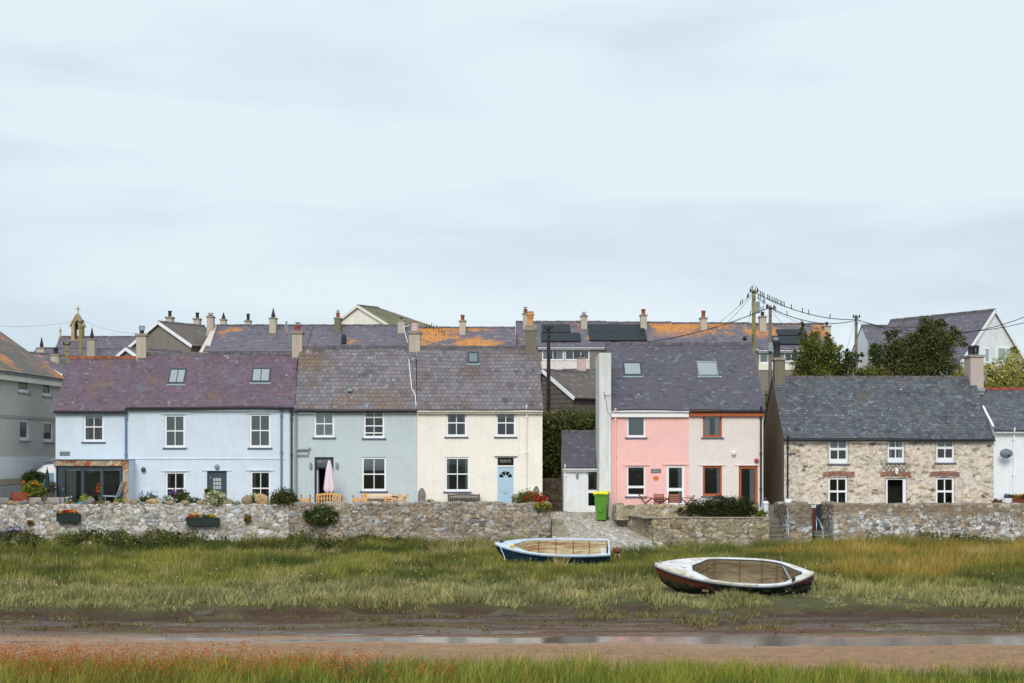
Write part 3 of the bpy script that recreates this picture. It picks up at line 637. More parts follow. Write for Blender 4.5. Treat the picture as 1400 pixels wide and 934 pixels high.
ys = np.unique(np.round(np.concatenate([np.linspace(-300, 0, 9), np.linspace(0, 26, 27), np.arange(26, 31, .2), np.arange(31, 47, .085), np.arange(47, 85, .25), np.linspace(85, 130, 40), np.linspace(130, 400, 20), np.linspace(400, 2500, 9)]), 3))
GX, GY = np.meshgrid(xs, ys); GZ = ground_z(GX, GY)
sand_c = np.array(S(192, 150, 112, .92)[:3]); mud_c = np.array(S(118, 82, 56, .8)[:3]); soil_c = np.array(S(92, 92, 48)[:3]); pave_c = np.array(S(150, 144, 136)[:3]); hill_c = np.array(S(90, 98, 60)[:3])
gc = np.zeros(GX.shape+(4,)); e = mudedge(GX)
kmud = 1-sstep(-.3, .6, GY-e); gc[..., :3] = mud_c*(.62+.5*sstep(-.5, -4.5, GY-e+2*(fbm(GX*.4, GY, 89, 4)-.5)))[..., None]*kmud[..., None]+soil_c*(1-kmud)[..., None]
olive = sstep(.52, .62, fbm(GX*.5, GY*1.6, 77, 4))*kmud; gc[..., :3] = gc[..., :3]*(1-.6*olive[..., None])+np.array(S(112, 104, 62)[:3])*.6*olive[..., None]
gc[..., 3] = kmud*(.1+.9*sstep(.50, .56, fbm(GX*.35, GY*2.6, 88, 5)))
ks = (1-sstep(38.6, 40.2, GY+.9*(fbm(GX*.3, GY, 9, 3)-.5))); gc[..., :3] = gc[..., :3]*(1-ks[..., None])+(sand_c*(.86+.28*fbm(GX*.7, GY*2, 12, 4))[..., None])*ks[..., None]
gc[..., 3] = gc[..., 3]*(1-ks)+ks*(.12+.75*(1-sstep(-.2, -.155, GZ)))
kf = 1-sstep(31, 31.6, GY); gc[..., :3] = gc[..., :3]*(1-kf[..., None])+soil_c*.7*kf[..., None]; gc[..., 3] *= (1-kf)
kp = ((GZ > .7) & (GY > 60)); gc[kp, :3] = pave_c; kh = GY > 88; gc[kh, :3] = hill_c
pth = (np.abs(GY-69.3) < .28) & (GX > -12.8) & (GX < 1.0); gc[pth, :3] = np.array(S(168, 158, 142)[:3])
vi = np.arange(GX.size).reshape(GX.shape); gf = np.stack([vi[:-1, :-1], vi[:-1, 1:], vi[1:, 1:], vi[1:, :-1]], -1).reshape(-1, 4)
t = NT('estuary ground'); a = t.new('ShaderNodeAttribute', attribute_name='tint'); co = t.coord('Object')
n1 = t.noise(co, 5, 8, .75); n2 = t.noise(co, 1.3, 4, .6)
colr = t.mix(.7, a.outputs['Color'], t.ramp(n1, [(.34, .3), (.66, 1.0)]), 'MULTIPLY'); colr = t.mix(.25, colr, t.ramp(n2, [(.3, .6), (.7, 1.0)]), 'MULTIPLY')
t.bump(t.noise(co, 6, 8, .75), .07); t.base(colr, t.math('SUBTRACT', .95, t.math('MULTIPLY', a.outputs['Alpha'], .78)), .45)
g = np_mesh('ground', np.stack([GX, GY, GZ], -1).reshape(-1, 3), gf, t.m, None, gc.reshape(-1, 4), smooth=True); tag(g, kind='structure')
t = NT('shallow tidal water'); co = t.coord('Object', (1, 2.2, 1)); t.bump(t.noise(co, 3, 3, .5), .004); t.base((.13, .10, .085, 1), .12, .5)
w = MB().quad((-90, 31, -.205), (90, 31, -.205), (90, 43.6, -.205), (-90, 43.6, -.205)).build('water', t.m); tag(w, kind='structure')

# ================================================================== GRASS
rg = np.random.default_rng(3)
def scatter(n, x0f, y0, y1, keep=None, seed=1):
    r = np.random.default_rng(seed); Y = y0+(y1-y0)*r.random(n)**.9; X = (r.random(n)*2-1)*(Y*.345+1); 
    m = np.ones(n, bool) if keep is None else keep(X, Y, r); return X[m], Y[m]
def in_boat(X, Y): return ((np.abs(X-1.6) < 2.25) & (np.abs(Y-62.9) < .75)) | ((np.abs(X-6.95) < 2.3) & (np.abs(Y-49.2) < .8))
def keep_m(X, Y, r):
    e = mudedge(X)+.35; d = Y-e; tuft = fbm(X*1.3, Y*1.5, 61, 3)
    m = (d > 0)|((d > -4.4) & (fbm(X*.8, Y*2.1, 62, 3) > .57+.03*(d < -2)))
    fr = np.where(X < 1.6, 74.9, np.where(X < EX-.2, 70.2, np.where(X < 12, 72.8, 73.4))); m &= Y < fr
    m &= ~((np.abs(Y-69.3) < .3) & (X > -12.8) & (X < .9)); m &= ~in_boat(X, Y); m &= (r.random(len(X)) < .12+1.1*sstep(.3, .62, tuft))
    return m
X, Y = scatter(560000, 0, 40.5, 75, keep_m, 4)
d = Y-mudedge(X); near = 1-sstep(5.0, 9.5, d+3*(fbm(X*.2, Y*.2, 71, 3)-.5)); n_a = fbm(X*.35, Y*.5, 72, 4); n_b = fbm(X*1.5, Y*1.5, 73, 3); n_c = fbm(X*.12, Y*.3, 75, 3)
right = sstep(9.5, 14, X+3*(n_a-.5))*sstep(53, 57, Y+4*(n_a-.5)); 
def A(r, g, b): c = np.array(S(r, g, b)[:3]); l = c.mean(); return (c*.93+l*.07)*1.2*np.array([1.0, 1.0, .86])
col = A(122, 124, 58)*np.ones((len(X), 1))
def mixc(col, c, k): return col*(1-k[:, None])+c*k[:, None]
col = mixc(col, A(98, 108, 52), sstep(.5, .62, n_c)); col = mixc(col, A(150, 146, 70), sstep(.52, .68, n_a)*.8); col = mixc(col, A(74, 84, 42), sstep(.55, .42, n_a)*.55)
col = mixc(col, A(164, 158, 116), near*(.55+.45*n_b)); col = mixc(col, A(122, 120, 76), near*sstep(.5, .6, fbm(X*.8, Y*.8, 74, 3))*.6)
col = mixc(col, A(182, 132, 66), right*sstep(.42, .6, n_a+.12*(n_b-.5))*.8); col = mixc(col, A(156, 146, 64), right*.5)
col = mixc(col, A(182, 164, 118), sstep(.66, .72, fbm(X*.5+9, Y*.7, 76, 3))*sstep(0, 3, d)*.7)
col = mixc(col, A(104, 92, 60), (1-sstep(-.2, .3, d))*.7)
clp = fbm(X*1.9, Y*1.1, 66, 3); col *= ((.35+1.0*rg.random(len(X))+.25*(rg.random(len(X)) > .9))*(.72+.62*clp))[:, None]
Hh = (.06+.3*clp+.22*sstep(.5, .72, fbm(X*.9, Y*.7, 67, 3))+.1*n_a+.12*right*(1+n_b)-.12*near)*(.55+.9*rg.random(len(X))); Hh = np.where(d < 0, Hh*.45, Hh); Hh = Hh*np.where(Y > 69.8, 1.25, 1)
Hh *= np.where((np.abs(X-1.6) < 2.5) & (Y > 60.7) & (Y < 63), .45, 1); Hh *= np.where((X > 4.4) & (X < 9.6) & (Y > 46.9) & (Y < 49), np.where((X > 6.2) & (X < 8.2), .75, .35), 1)
Hh *= np.where((np.abs(X-9.8) < 2.2) & (d < 3.2) & (Y < 51), .35, 1)
blades('marsh_grass', X, Y, ground_z(X, Y)-.02, Hh, .022+.016*near+.012*rg.random(len(X)), col, 5, .3, 1, 'olive and grey green marsh grass between the garden walls and the muddy channel', kind='stuff')
# foreground sward
n = 70000; r = np.random.default_rng(8); Y = 24.5+6.3*r.random(n)**.8; X = (r.random(n)*2-1)*(Y*.345+.6)
edge = 30.4+.5*(fbm(X*.7, X*0, 81, 3)-.5)*2+.2*sstep(0, -6, X)-.35*sstep(2, 9, X); m = (Y < edge) & (r.random(n) < .1+1.3*sstep(.25, .68, fbm(X*1.6, Y*1.2, 82, 3))); X, Y = X[m], Y[m]; n = len(X)
na = fbm(X*.8, Y*.8, 83, 3); nb = r.random(n); col = A(124, 138, 52)*np.ones((n, 1)); col = mixc(col, A(170, 164, 62), sstep(.5, .75, nb)*.8); col = mixc(col, A(92, 112, 48), sstep(.45, .3, na)); col = mixc(col, A(190, 150, 84), (nb > .93)*.9)
leftk = sstep(-1.5, -8, X); col = mixc(col, A(150, 118, 60), leftk*.4*(nb < .6)); cl2 = fbm(X*2.6, Y*2, 86, 3); col *= ((.35+.95*r.random(n))*(.7+.6*cl2))[:, None]
Hh = (.2+.45*cl2+.22*na-.16*sstep(0, 8, X))*(.5+.8*r.random(n))-.02*leftk
blades('bank_grass', X, Y, ground_z(X, Y)-.02, Hh, .011+.008*r.random(n), col, 9, .22, 3, 'tall bright green grass along the near bank at the bottom', kind='stuff')
# russet seed heads
n = 1500; r = np.random.default_rng(12); X = -10.2+9.2*r.random(n)**1.25; X = np.concatenate([X, -1+11*r.random(60)]); n = len(X); Y = 26.8+3.4*r.random(n); Hh = (.45+.5*r.random(n)**1.5)*np.where(X > -2.5, .72, 1.0)*np.where(X < -4.5, 1.0, .85)
st = blades('seed_stem', X, Y, ground_z(X, Y), Hh, .012*np.ones(n), np.ones((n, 1))*A(128, 122, 62), 13, .06, 3)
r2 = np.random.default_rng(13); V = np.empty((n*11, 3)); me = st.data; co_ = np.empty(len(me.vertices)*3, np.float32); me.vertices.foreach_get('co', co_); tips = co_.reshape(n, -1, 3)[:, -1, :]
cen = np.repeat(tips, 11, 0)+r2.normal(size=(n*11, 3))*np.array([.035, .035, .0])-np.repeat(np.abs(r2.normal(size=(n, 1)))*.5+.5, 11, 0)*np.abs(r2.normal(size=(n*11, 1)))*np.array([[0, 0, .16]]); a = r2.normal(size=cen.shape); a /= np.linalg.norm(a, axis=1)[:, None]; b = np.cross(a, r2.normal(size=cen.shape)); b /= np.linalg.norm(b, axis=1)[:, None]
V = np.stack([cen-a*.016, cen+b*.011, cen+a*.016, cen-b*.011], 1).reshape(-1, 3); cc = np.repeat(np.where(r2.random(len(cen))[:, None] < .7, A(206, 112, 48), A(166, 88, 50))*(.5+.65*r2.random(len(cen)))[:, None], 4, 0)
sh = np_mesh('seed_heads', V, np.arange(len(V)).reshape(-1, 4), M['grass'], None, cc)
tag(sh, 'orange brown seed heads of dock and rush, thickest at the bottom left', 'seed heads', kind='stuff'); st.name = 'seed_stems'; tag(st, 'thin upright stems carrying the orange seed heads at the bottom left', 'stems', kind='stuff')
n = 900; r = np.random.default_rng(19); X = (r.random(n)*2-1)*15.5; Y = 33.4+11*r.random(n)**.8; m = (Y < mudedge(X)) & ((Y > 38.5) | (r.random(n) < .12)) & (ground_z(X, Y) > -.2); X, Y = X[m], Y[m]; n = len(X); p = np.stack([X, Y, np.maximum(ground_z(X, Y), -.2)+.012], -1); s_ = (.01+.035*r.random(n)**3)[:, None]
a = np.stack([r.normal(size=n), r.normal(size=n)*.5, r.normal(size=n)*.25], -1); a /= np.linalg.norm(a, axis=1)[:, None]; b = np.cross(a, [0.05, .8, .5]); tc_ = np.where(r.random(n)[:, None] < .75, np.array(S(60, 50, 38)[:3]), np.array(S(150, 140, 120)[:3]))
V = np.stack([p-a*s_, p+b*s_*.5, p+a*s_, p-b*s_*.5, p+np.array([0, 0, .008])], 1).reshape(-1, 3); i5 = np.arange(n)[:, None]*5; tag(np_mesh('mud_litter', V, np.concatenate([i5+np.array([0, 1, 4]), i5+np.array([1, 2, 4]), i5+np.array([2, 3, 4]), i5+np.array([3, 0, 4])]), M['grass'], None, np.repeat(tc_, 5, 0)), 'dark flecks of weed, shell and pebble littering the wet mud', 'litter', kind='stuff')
# tiny white flowers
n = 900; r = np.random.default_rng(15); Y = 47+25*r.random(n); X = (r.random(n)*2-1)*Y*.34; m = (fbm(X*.5, Y*.5, 91, 3) > .47) & (Y < 74) & (Y > mudedge(X)+1.5) & ~in_boat(X, Y); X, Y = X[m], Y[m]; n = len(X); Z = ground_z(X, Y)+.25+.12*r.random(n)
a = r.normal(size=(n, 3)); a /= np.linalg.norm(a, axis=1)[:, None]; b = np.cross(a, [0.1, 1, .2]); p = np.stack([X, Y, Z], -1); s_ = (.010+.015*r.random(n))[:, None]
V = np.stack([p-a*s_, p+b*s_, p+a*s_, p-b*s_], 1).reshape(-1, 3); wf = np_mesh('wild_flowers', V, np.arange(4*n).reshape(-1, 4), M['grass'], None, np.ones((4*n, 1))*np.array([.85, .84, .76])); tag(wf, 'tiny white flowers dotted through the marsh grass', 'wild flowers', kind='stuff')
# weeds along the foot of the long wall (uncountable growth)
def weeds(name, label, x0, x1, y0, y1, n, h, cols, seed, size=.09):
    r = np.random.default_rng(seed); X = x0+(x1-x0)*r.random(n); Y = y0+(y1-y0)*r.random(n); hh = h*(.12+1.5*sstep(.34, .7, fbm(X*.6, Y*.7, seed, 4))+.5*(r.random(n) > .93))*np.clip((X-x0)/1.5, .2, 1)*np.clip((x1-X)/5, .12, 1); Z = ground_z(X, np.minimum(Y, 74.9))+hh*r.random(n)
    Z = np.where(X > 1.6, np.minimum(Z, ground_z(X, np.minimum(Y, 72.8))+hh), Z)
    cols = np.array([c[:3] for c in cols]); ci = (fbm(X*1.1, Y*.8, seed+1, 3)*len(cols)*1.6-.3*len(cols)).astype(int).clip(0, len(cols)-1); cl = cols[ci]*(.45+.6*r.random(n))[:, None]*(.6+.7*(Z-Z.min())/(Z.max()-Z.min()))[:, None]**0; p = np.stack([X, Y, Z], -1)
    a = r.normal(size=(n, 3)); a[:, 2] += .6; a /= np.linalg.norm(a, axis=1)[:, None]; b = np.cross(a, r.normal(size=(n, 3))); b /= np.linalg.norm(b, axis=1)[:, None]; s = size*(.5+.9*r.random(n))[:, None]
    V = np.stack([p-a*s, p+b*s*.4, p+a*s, p-b*s*.4], 1).reshape(-1, 3); return tag(np_mesh(name, V, np.arange(4*n).reshape(-1, 4), M['leaf'], None, np.repeat(cl, 4, 0)), label, 'weeds', kind='stuff')
GR = [S(84, 92, 46, 1.2), S(104, 110, 52, 1.2), S(62, 72, 38, 1.2), S(124, 118, 62, 1.2), S(80, 90, 56, 1.1)]
weeds('wall_weeds', 'dark leafy weeds and grass tufts banked along the foot of the left garden wall', -26.5, -3.0, 70.2, 74.9, 46000, .5, GR, 101, .08)
weeds('verge_weeds', 'low bright green weeds between the left wall and the narrow concrete path', -4.0, 1.3, 71.5, 74.9, 7000, .34, [S(118, 126, 48, 1.25), S(96, 106, 44, 1.2), S(76, 86, 42, 1.2)], 103, .07)
weeds('foot_weeds', 'dark green weeds growing against the foot of the right garden wall', 15.2, 25.5, 71.8, 73.3, 6500, .5, GR, 105, .07)

# ================================================================== RAMP, STEPS, WALLS
def rampP(S_, T_):
    y = 69.0+T_; x0 = 1.9; x1 = np.where(y < 73, EX+.35+(73-y)*.1, ramp_edge(y)+.05); pos = np.stack([x0+(x1-x0)*S_/5.0, y, ramp_z(y)+.02*(fbm(S_, T_, 5, 2)-.5)], -1); n = np.zeros_like(pos); n[..., 2] = 1; return pos, n
o = rubble('ramp', rampP, (.26, .75), [S(210, 202, 198), S(196, 188, 184), S(218, 210, 202), S(188, 178, 168), S(204, 192, 190)], S(164, 156, 134), 33, disp=.02, res=.05, W=5.0, H=12.6, mort=.12); tag(o, kind='structure')
GREYW = [S(206, 207, 208), S(190, 193, 197), S(216, 216, 212), S(176, 174, 170), S(200, 192, 178), S(132, 128, 124), S(226, 226, 226)]
BROWNW = [S(176, 170, 162), S(158, 152, 146), S(192, 188, 182), S(174, 158, 138), S(132, 126, 120), S(186, 168, 152), S(172, 174, 176), S(150, 130, 114)]
TANW = [S(178, 164, 136), S(160, 146, 122), S(190, 182, 166), S(146, 134, 112), S(176, 150, 118), S(166, 164, 152)]
wall_path('garden_wall', 'long white and grey rubble wall with ochre mortar below the pale blue house', [(wx(-40, 75), 75), (wx(395, 75), 75)], .05, wz(690, 75), .5, cell=(.3, .2), tones=GREYW, mortar=S(172, 158, 134), seed=201, disp=.045, jag=.04, mort=.09, res=.042)
wall_path('garden_wall', 'brown and grey rubble wall below the grey green and cream houses', [(wx(395, 75)+.02, 75.0), (wx(752, 75), 75), (wx(752, 75)-.05, 76.9)], .0, wz(688, 75), .5, cell=(.36, .2), tones=BROWNW, mortar=S(150, 134, 114), seed=211, disp=.06, jag=.06, mort=.09, res=.042)
wall_path('garden_wall', 'lower tier of grey stone wall beside the cobbled ramp', [(5.24, 78.4), (EX, EY), (12.0, EY)], .0, 1.47, .45, cell=(.36, .26), tones=[S(176, 166, 146), S(156, 148, 132), S(190, 184, 170), S(132, 122, 102), S(172, 154, 124)], mortar=S(156, 142, 116), seed=221, disp=.06, jag=.02, mort=.1, res=.04)
o = thing('wall_coping', 'grey concrete ledge capping the lower stone wall tier', 'coping', (EX, EY, 1.47)); MB().box(-.5, 5.38, -.05, .42, .03, .09).build('ledge', M['concrete'], o, bevel=.015); MB().bar((-.1, .1, .05), (-1.15, 5.3, .05), .06, .45).build('return_ledge', M['concrete'], o)
wall_path('garden_wall', 'upper tier of tan stone wall in front of the pink house', [(wx(843, 76.6), 78.7), (wx(843, 76.3), 76.3), (12.0, 76.3)], 1.3, wz(692, 76.3), .45, cell=(.38, .3), tones=TANW, mortar=S(168, 154, 124), seed=231, disp=.06, jag=.04, mort=.1, res=.04)
wall_path('garden_wall', 'long rubble wall with brown render along its top below the stone cottage', [(wx(1123, 76.4), 76.4), (15.12, 73.5), (wx(1450, 73.5), 73.5)], .0, wz(689.5, 73.5), .5, cell=(.26, .18), tones=GREYW+[S(170, 146, 120), S(200, 204, 208)], mortar=S(150, 138, 122), seed=241, disp=.05, jag=.02, mort=.09, res=.04, capcol=S(134, 116, 94), capband=.5)
wall_path('garden_wall', 'short rendered pier wall with big pale boulders between the two flights of steps', [(12.98, 77.2), (12.98, 74.0), (wx(1109, 74), 74.0), (wx(1109, 74)+.1, 76.4)], .0, wz(690, 74), .4, cell=(.62, .42), tones=[S(206, 210, 214), S(196, 200, 204), S(176, 178, 178), S(186, 164, 138)], mortar=S(128, 116, 98), seed=252, disp=.06, jag=.02, mort=.1, res=.04, capcol=S(122, 110, 92), capband=.85)
o = thing('stone_steps', 'mossy stone steps climbing between two steel handrails', 'steps', (12.0, 73.4, 0))
m = MB(); 
for i in range(7): m.box(0.02, .96, .1+i*.36, 3.6, i*.2, .2+i*.2)
m.box(.02, .96, 3.6, 6, 0, 1.42); m.build('risers', M['stack_dark'], o, bevel=.02)
m = MB(); [m.box(.0, .98, .06+i*.36, .44+i*.36, .2+i*.2, .25+i*.2) for i in range(6)]; m.build('treads', M['rock_grey'], o, bevel=.015)
o = thing('stone_steps', 'short flight of grey steps leading to the dark red gate', 'steps', (14.42, 73.5, 0))
m = MB()
for i in range(4): m.box(.05, .75, .35+i*.38, 3.0, i*.2, .2+i*.2)
m.build('risers', M['stack_dark'], o, bevel=.02)
m = MB(); [m.box(.03, .77, .31+i*.38, .72+i*.38, .2+i*.2, .24+i*.2) for i in range(3)]; m.build('treads', M['lead'], o, bevel=.01)
o = thing('mossy_steps', 'mossy broken side steps between the left wall end and the cobbled ramp', 'steps', (1.9, 73.4, 0))
m = MB()
for i in range(4): m.box(0, .95-.12*i, i*.8, i*.8+.8, 0, .45+i*.3)
m.build('treads', M['concrete'], o, bevel=.03)
def rail(label, pts, loc, posts):
    o = thing('handrail', label, 'handrail', loc); MB().tube(pts, .028, 8).build('rail', M['galv'], o, smooth=True)
    for p in posts: MB().tube(p, .025, 8).build('post', M['galv'], o, smooth=True)
rail('leftmost steel handrail, beside the clipped hedge and pink wall', [(0, 0, 1.0), (0, .2, 1.25), (.0, 1.4, 1.95), (0.1, 2.6, 2.3)], (11.98, 73.1, 0), [[(0, 0, 0), (0, 0, 1.0)], [(.1, 2.6, 1.2), (.1, 2.6, 2.3)]])
rail('middle steel handrail, against the rendered pier wall', [(0, 0, 1.3), (.02, .2, 1.75), (.1, 1.2, 2.1), (.28, 1.9, 2.4)], (12.93, 73.2, 0), [[(0, 0, 0), (0, 0, 1.3)], [(.28, 1.9, 1.0), (.28, 1.9, 2.4)]])
rail('short steel handrail beside the dark red gate steps', [(0, .8, 1.55), (.08, .4, 1.3), (.15, 0, .95)], (14.42, 73.3, 0), [[(0, .8, .3), (0, .8, 1.55)], [(.15, 0, 0), (.15, 0, .95)]])
o = thing('garden_gate', 'dark red and blue boarded gate at the top of the short steps', 'gate', (14.32, 76.3, .8))
m = MB(); z = MB()
for i in range(6): (m if i in (0, 1, 2, 5) else z).box(.02+i*.15, .16+i*.15, 0, .04, 0, 1.28-.02*(i % 2))
m.build('board', M['dark_red_wood'], o); z.build('board', plain('peeling blue paint', S(34, 48, 66), .6, var=.4), o); b = MB().box(.18, .5, -.02, -.005, 1.1, 1.24).build('name_plate', M['white_paint'], o)
# ================================================================== FRONT HOUSES
def door_handle(parent, x, z, y=-.0, mat=None): MB().box(x-.02, x+.02, y-.05, y, z-.06, z+.06).build('handle', mat or M['galv'], parent)
def lamp_bulk(h, px, py, mat='lamp_white', shape='round', label=None):
    x, z = h.front(px, py); m = MB()
    if shape == 'round': m.lathe([(.02, .12), (.09, .09), (.12, .0), (.1, -.1), (.03, -.13)], (x, -.1, z), 12); m.box(x-.04, x+.04, -.09, -.002, z-.05, z+.05)
    else: m.lathe([(.02, .2), (.075, .12), (.06, -.1), (.03, -.14)], (x, -.12, z), 10); m.box(x-.035, x+.035, -.12, -.002, z+.0, z+.07)
    return m.build('wall_lamp', M[mat], h.root)
# ---- pale blue house
A1 = House('terraced_house', 'lower pale blue end house with stone trimmed glazed extension and purple slates', 76, 174.5, 79, 1.6, 559, 490, sh=.36)
A1.window((114, 564, 142, 604), sill=True, blind=(.16, M['net']), curtains=((.14, .14), M['grey_net'])); A1.wall(M['blue_render']); A1.roof(M['roof_purple'], il=.1, ridge='ridge_red', vergeR=0); A1.gutter(M['black_paint'])
x, z = A1.front(82, 623); x2, z2 = A1.front(95.5, 617.5); pl = MB().box(x, x2, -.03, -.002, z, z2).build('name_plaque', M['plaque'], A1.root)
m = MB(); [m.box(x+.04+i*.075, x+.095+i*.075, -.036, -.031, z+zo, z+zo+.05) for i in range(6) for zo in (.03, .12)]; m.build('lettering', M['grey_letter'], pl)
A1.chimney(186, 199.5, 456, 500, M['stack_render'], [('cage', .45, .42, .26)], d=-.3, dep=.62)
# glazed extension
X0, X1 = A1.x(76), A1.x(176); zt, zb_ = A1.z(628, -1.2), 0
e = MB(); y0 = -1.2; xl, xr = wx(73, 77.8)-A1.X0, wx(176, 77.8)-A1.X0; top = A1.z(629, y0); lint = A1.z(637, y0); pr = wx(167.5, 77.8)-A1.X0
def extP(S_, T_): pos = np.stack([xl+S_, np.full_like(S_, y0), lint+T_], -1); n = np.zeros_like(pos); n[..., 1] = -1; return pos, n
STT = [S(190, 132, 100), S(206, 178, 140), S(168, 100, 76), S(178, 168, 156), S(200, 150, 104)]
ext = MB().box(xl, xr, y0+.01, -.01, lint+.0, top).box(pr+.02, xr, y0+.01, -.01, 0, lint).box(xl, xl+.1, y0+.1, -.01, 0, lint).build('extension', M['blue_render'], A1.root)
rubble('stone_lintel', extP, (.3, .26), STT, S(190, 170, 140), 301, ext, disp=.02, res=.03, W=xr-xl, H=top-lint)
def extQ(S_, T_): pos = np.stack([pr+.02+S_, np.full_like(S_, y0), T_], -1); n = np.zeros_like(pos); n[..., 1] = -1; return pos, n
rubble('stone_pier', extQ, (.26, .26), STT, S(190, 170, 140), 302, ext, disp=.02, res=.03, W=xr-pr-.02, H=lint)
MB().box(xl-.08, xr+.02, y0-.08, -.0, top+.002, top+.05).build('lead_roof', M['lead'], ext)
fx0 = wx(78.5, 77.8)-A1.X0; m = MB(); yy = y0+.12; pans = MB(); wdt = pr-fx0
m.box(fx0, fx0+.26, yy-.02, yy+.08, 0, lint); m.box(pr-.1, pr+.02, yy-.02, yy+.08, 0, lint); m.box(fx0+.26, pr-.1, yy-.02, yy+.08, lint-.14, lint)
xi = fx0+.26; pw = (pr-.1-xi)/3
for i in range(3):
    a, b = xi+i*pw, xi+(i+1)*pw; m.box(a, a+.08, yy, yy+.07, .0, lint-.14); m.box(b-.08, b, yy, yy+.07, .0, lint-.14); pans.quad((a+.08, yy+.04, 0), (b-.08, yy+.04, 0), (b-.08, yy+.04, lint-.14), (a+.08, yy+.04, lint-.14))
fd = m.build('folding_door', M['anthracite'], ext); pans.build('pane', M['glass'], fd); door_handle(fd, xi+.0, 1.15, yy)
r = MB(); r.quad((fx0, -.05, 0), (pr, -.05, 0), (pr, -.05, lint), (fx0, -.05, lint)); r.build('room', M['room'], ext)  # dark sheet stands in for the shaded room behind the doors
r = MB(); [r.box(xi+i*pw+.1, xi+(i+1)*pw-.1, yy+.1, yy+.12, lint-.24, lint-.15) for i in range(3)]; r.build('blind', M['net'], fd)
g_ = MB(); [g_.quad((xi+.1+k*.07, yy+.16+.03*(k % 2), .1), (xi+.17+k*.07, yy+.16+.03*((k+1) % 2), .1), (xi+.17+k*.07, yy+.16+.03*((k+1) % 2), lint-.2), (xi+.1+k*.07, yy+.16+.03*(k % 2), lint-.2)) for k in range(7)]; g_.build('curtain', M['grey_net'], fd)
A1.pipe(172.6, M['blue_paint'], 560, 690, .05)
A2 = House('terraced_house', 'wide pale blue house with dark door, two roof windows and purple slates', 174.7, 396, 79, 1.6, 554, 485, sh=.32)
cur = ((.18, .18), M['net'])
A2.window((225, 567, 253, 612), hood=M['blue_render'], blind=(1, M['grey_net'])); A2.window((341, 566, 370, 612), hood=M['blue_render'], blind=(1, M['grey_net'])); A2.window((226, 645, 253.5, 692), hood=M['blue_render'], curtains=((.12, .12), M['grey_net'])); A2.window((342, 644, 370, 692), hood=M['blue_render'], curtains=((.16, .1), M['grey_net']))
dr = A2.rect((283, 644, 310, 694)); A2.ops.append(dr); A2.wall(M['blue_render'])
m = MB().box(dr[0], dr[0]+.07, .06, .14, dr[2], dr[3]).box(dr[1]-.07, dr[1], .06, .14, dr[2], dr[3]).box(dr[0]+.07, dr[1]-.07, .06, .14, dr[3]-.07, dr[3]).build('door_frame', M['anthracite'], A2.root)
dw = MB(); a, b, c, dd = dr[0]+.07, dr[1]-.07, dr[2], dr[3]-.07; dw.box(a, b, .09, .13, c, dd)
for k in range(4): dw.box(a+.03+k*(b-a-.06)/4, a+.02+(k+1)*(b-a-.06)/4, .08, .089, c+.1, c+.75)
dro = dw.build('door', M['anthracite'], A2.root); g_ = MB(); cx = (a+b)/2
for i in range(3):
    for j in range(3): g_.box(cx-.2+i*.14, cx-.08+i*.14, .082, .0895, dd-.85+j*.2, dd-.69+j*.2)
g_.build('pane', M['grey_net'], dro); door_handle(dro, a+.1, c+1.5, .08); MB().box(dr[0]-.25, dr[1]+.25, -.045, -.003, dr[3]+.01, dr[3]+.055).build('drip_hood', M['blue_render'], A2.root)
A2.roof(M['roof_purple'], il=.0, ir=.0, ridge='ridge', vergeL=0.0, vergeR=.28); A2.gutter(M['black_paint'], x1=A2.x(399))
MB().box(.02, A2.x(391), -.035, -.002, A2.z(628), A2.z(626.6)).build('string_course', M['blue_render'], A2.root)
lamp_bulk(A2, 297, 638, 'grey_paint'); lamp_bulk(A2, 196.5, 642, 'anthracite', 'round'); A2.pipe(385, M['blue_paint'], 556, 694, .05)
A2.skylight((229, 505, 258, 525), M['anthracite'], 2, M['blind']); A2.skylight((343, 504, 373, 523), M['anthracite'], 2, M['blind'])
c = A2.chimney(399, 413, 453, 492, M['stack_render'], [('cowl', .5, .5, .34)], d=-.3, dep=.62)
x, y = A2.x(392, 3.3), 3.35; zc = A2.z(452, 3.3); MB().tube([(x+.15, y, zc-.6), (x, y, zc+.35)], .02, 6).tube([(x-.02, y, zc), (x+.75, y, zc+.05)], .015, 6).tube([(x-.06, y, zc+.1), (x-.02, y, zc+.5)], .05, 6).build('aerial', M['grey_paint'], A2.root)
# ---- grey green house
B = House('terraced_house', 'grey green house with black doorway and brown stained slate roof', 396.3, 570, 79, 1.6, 557, 476, sh=.28)
B.window((429.5, 561.5, 457, 598), blind=(1, M['blind'])); B.window((497, 561, 525.5, 599), rows=(.12, .3, .36, .22), blind=(.0, M['net']), bar=.035); B.window((494.5, 625, 528, 671.5), rows=(.49, .51), blind=(.38, M['blind']), hood=None)
dr = B.rect((430, 625, 456, 694)); B.ops.append(dr); B.wall(M['green_render'])
m = MB().box(dr[0], dr[0]+.1, .02, .14, dr[2], dr[3]).box(dr[1]-.1, dr[1], .02, .14, dr[2], dr[3]).box(dr[0]+.1, dr[1]-.1, .02, .14, dr[3]-.06, dr[3]).box(dr[0]+.1, dr[1]-.1, .03, .13, dr[3]-.58, dr[3]-.5); df = m.build('door_frame', M['black_paint'], B.root)
MB().box(dr[0]+.1, dr[1]-.1, .08, .1, dr[3]-.5, dr[3]-.06).build('transom_panel', M['plaque'], df); B.text('MiN Y DoN', 433.0, 453.5, 629.2, 633.4, M['grey_letter'], .06, parent=df)
MB().box(dr[0]+.1, dr[0]+.16, .14, .75, dr[2], dr[3]-.6).build('open_door', M['white_paint'], B.root)
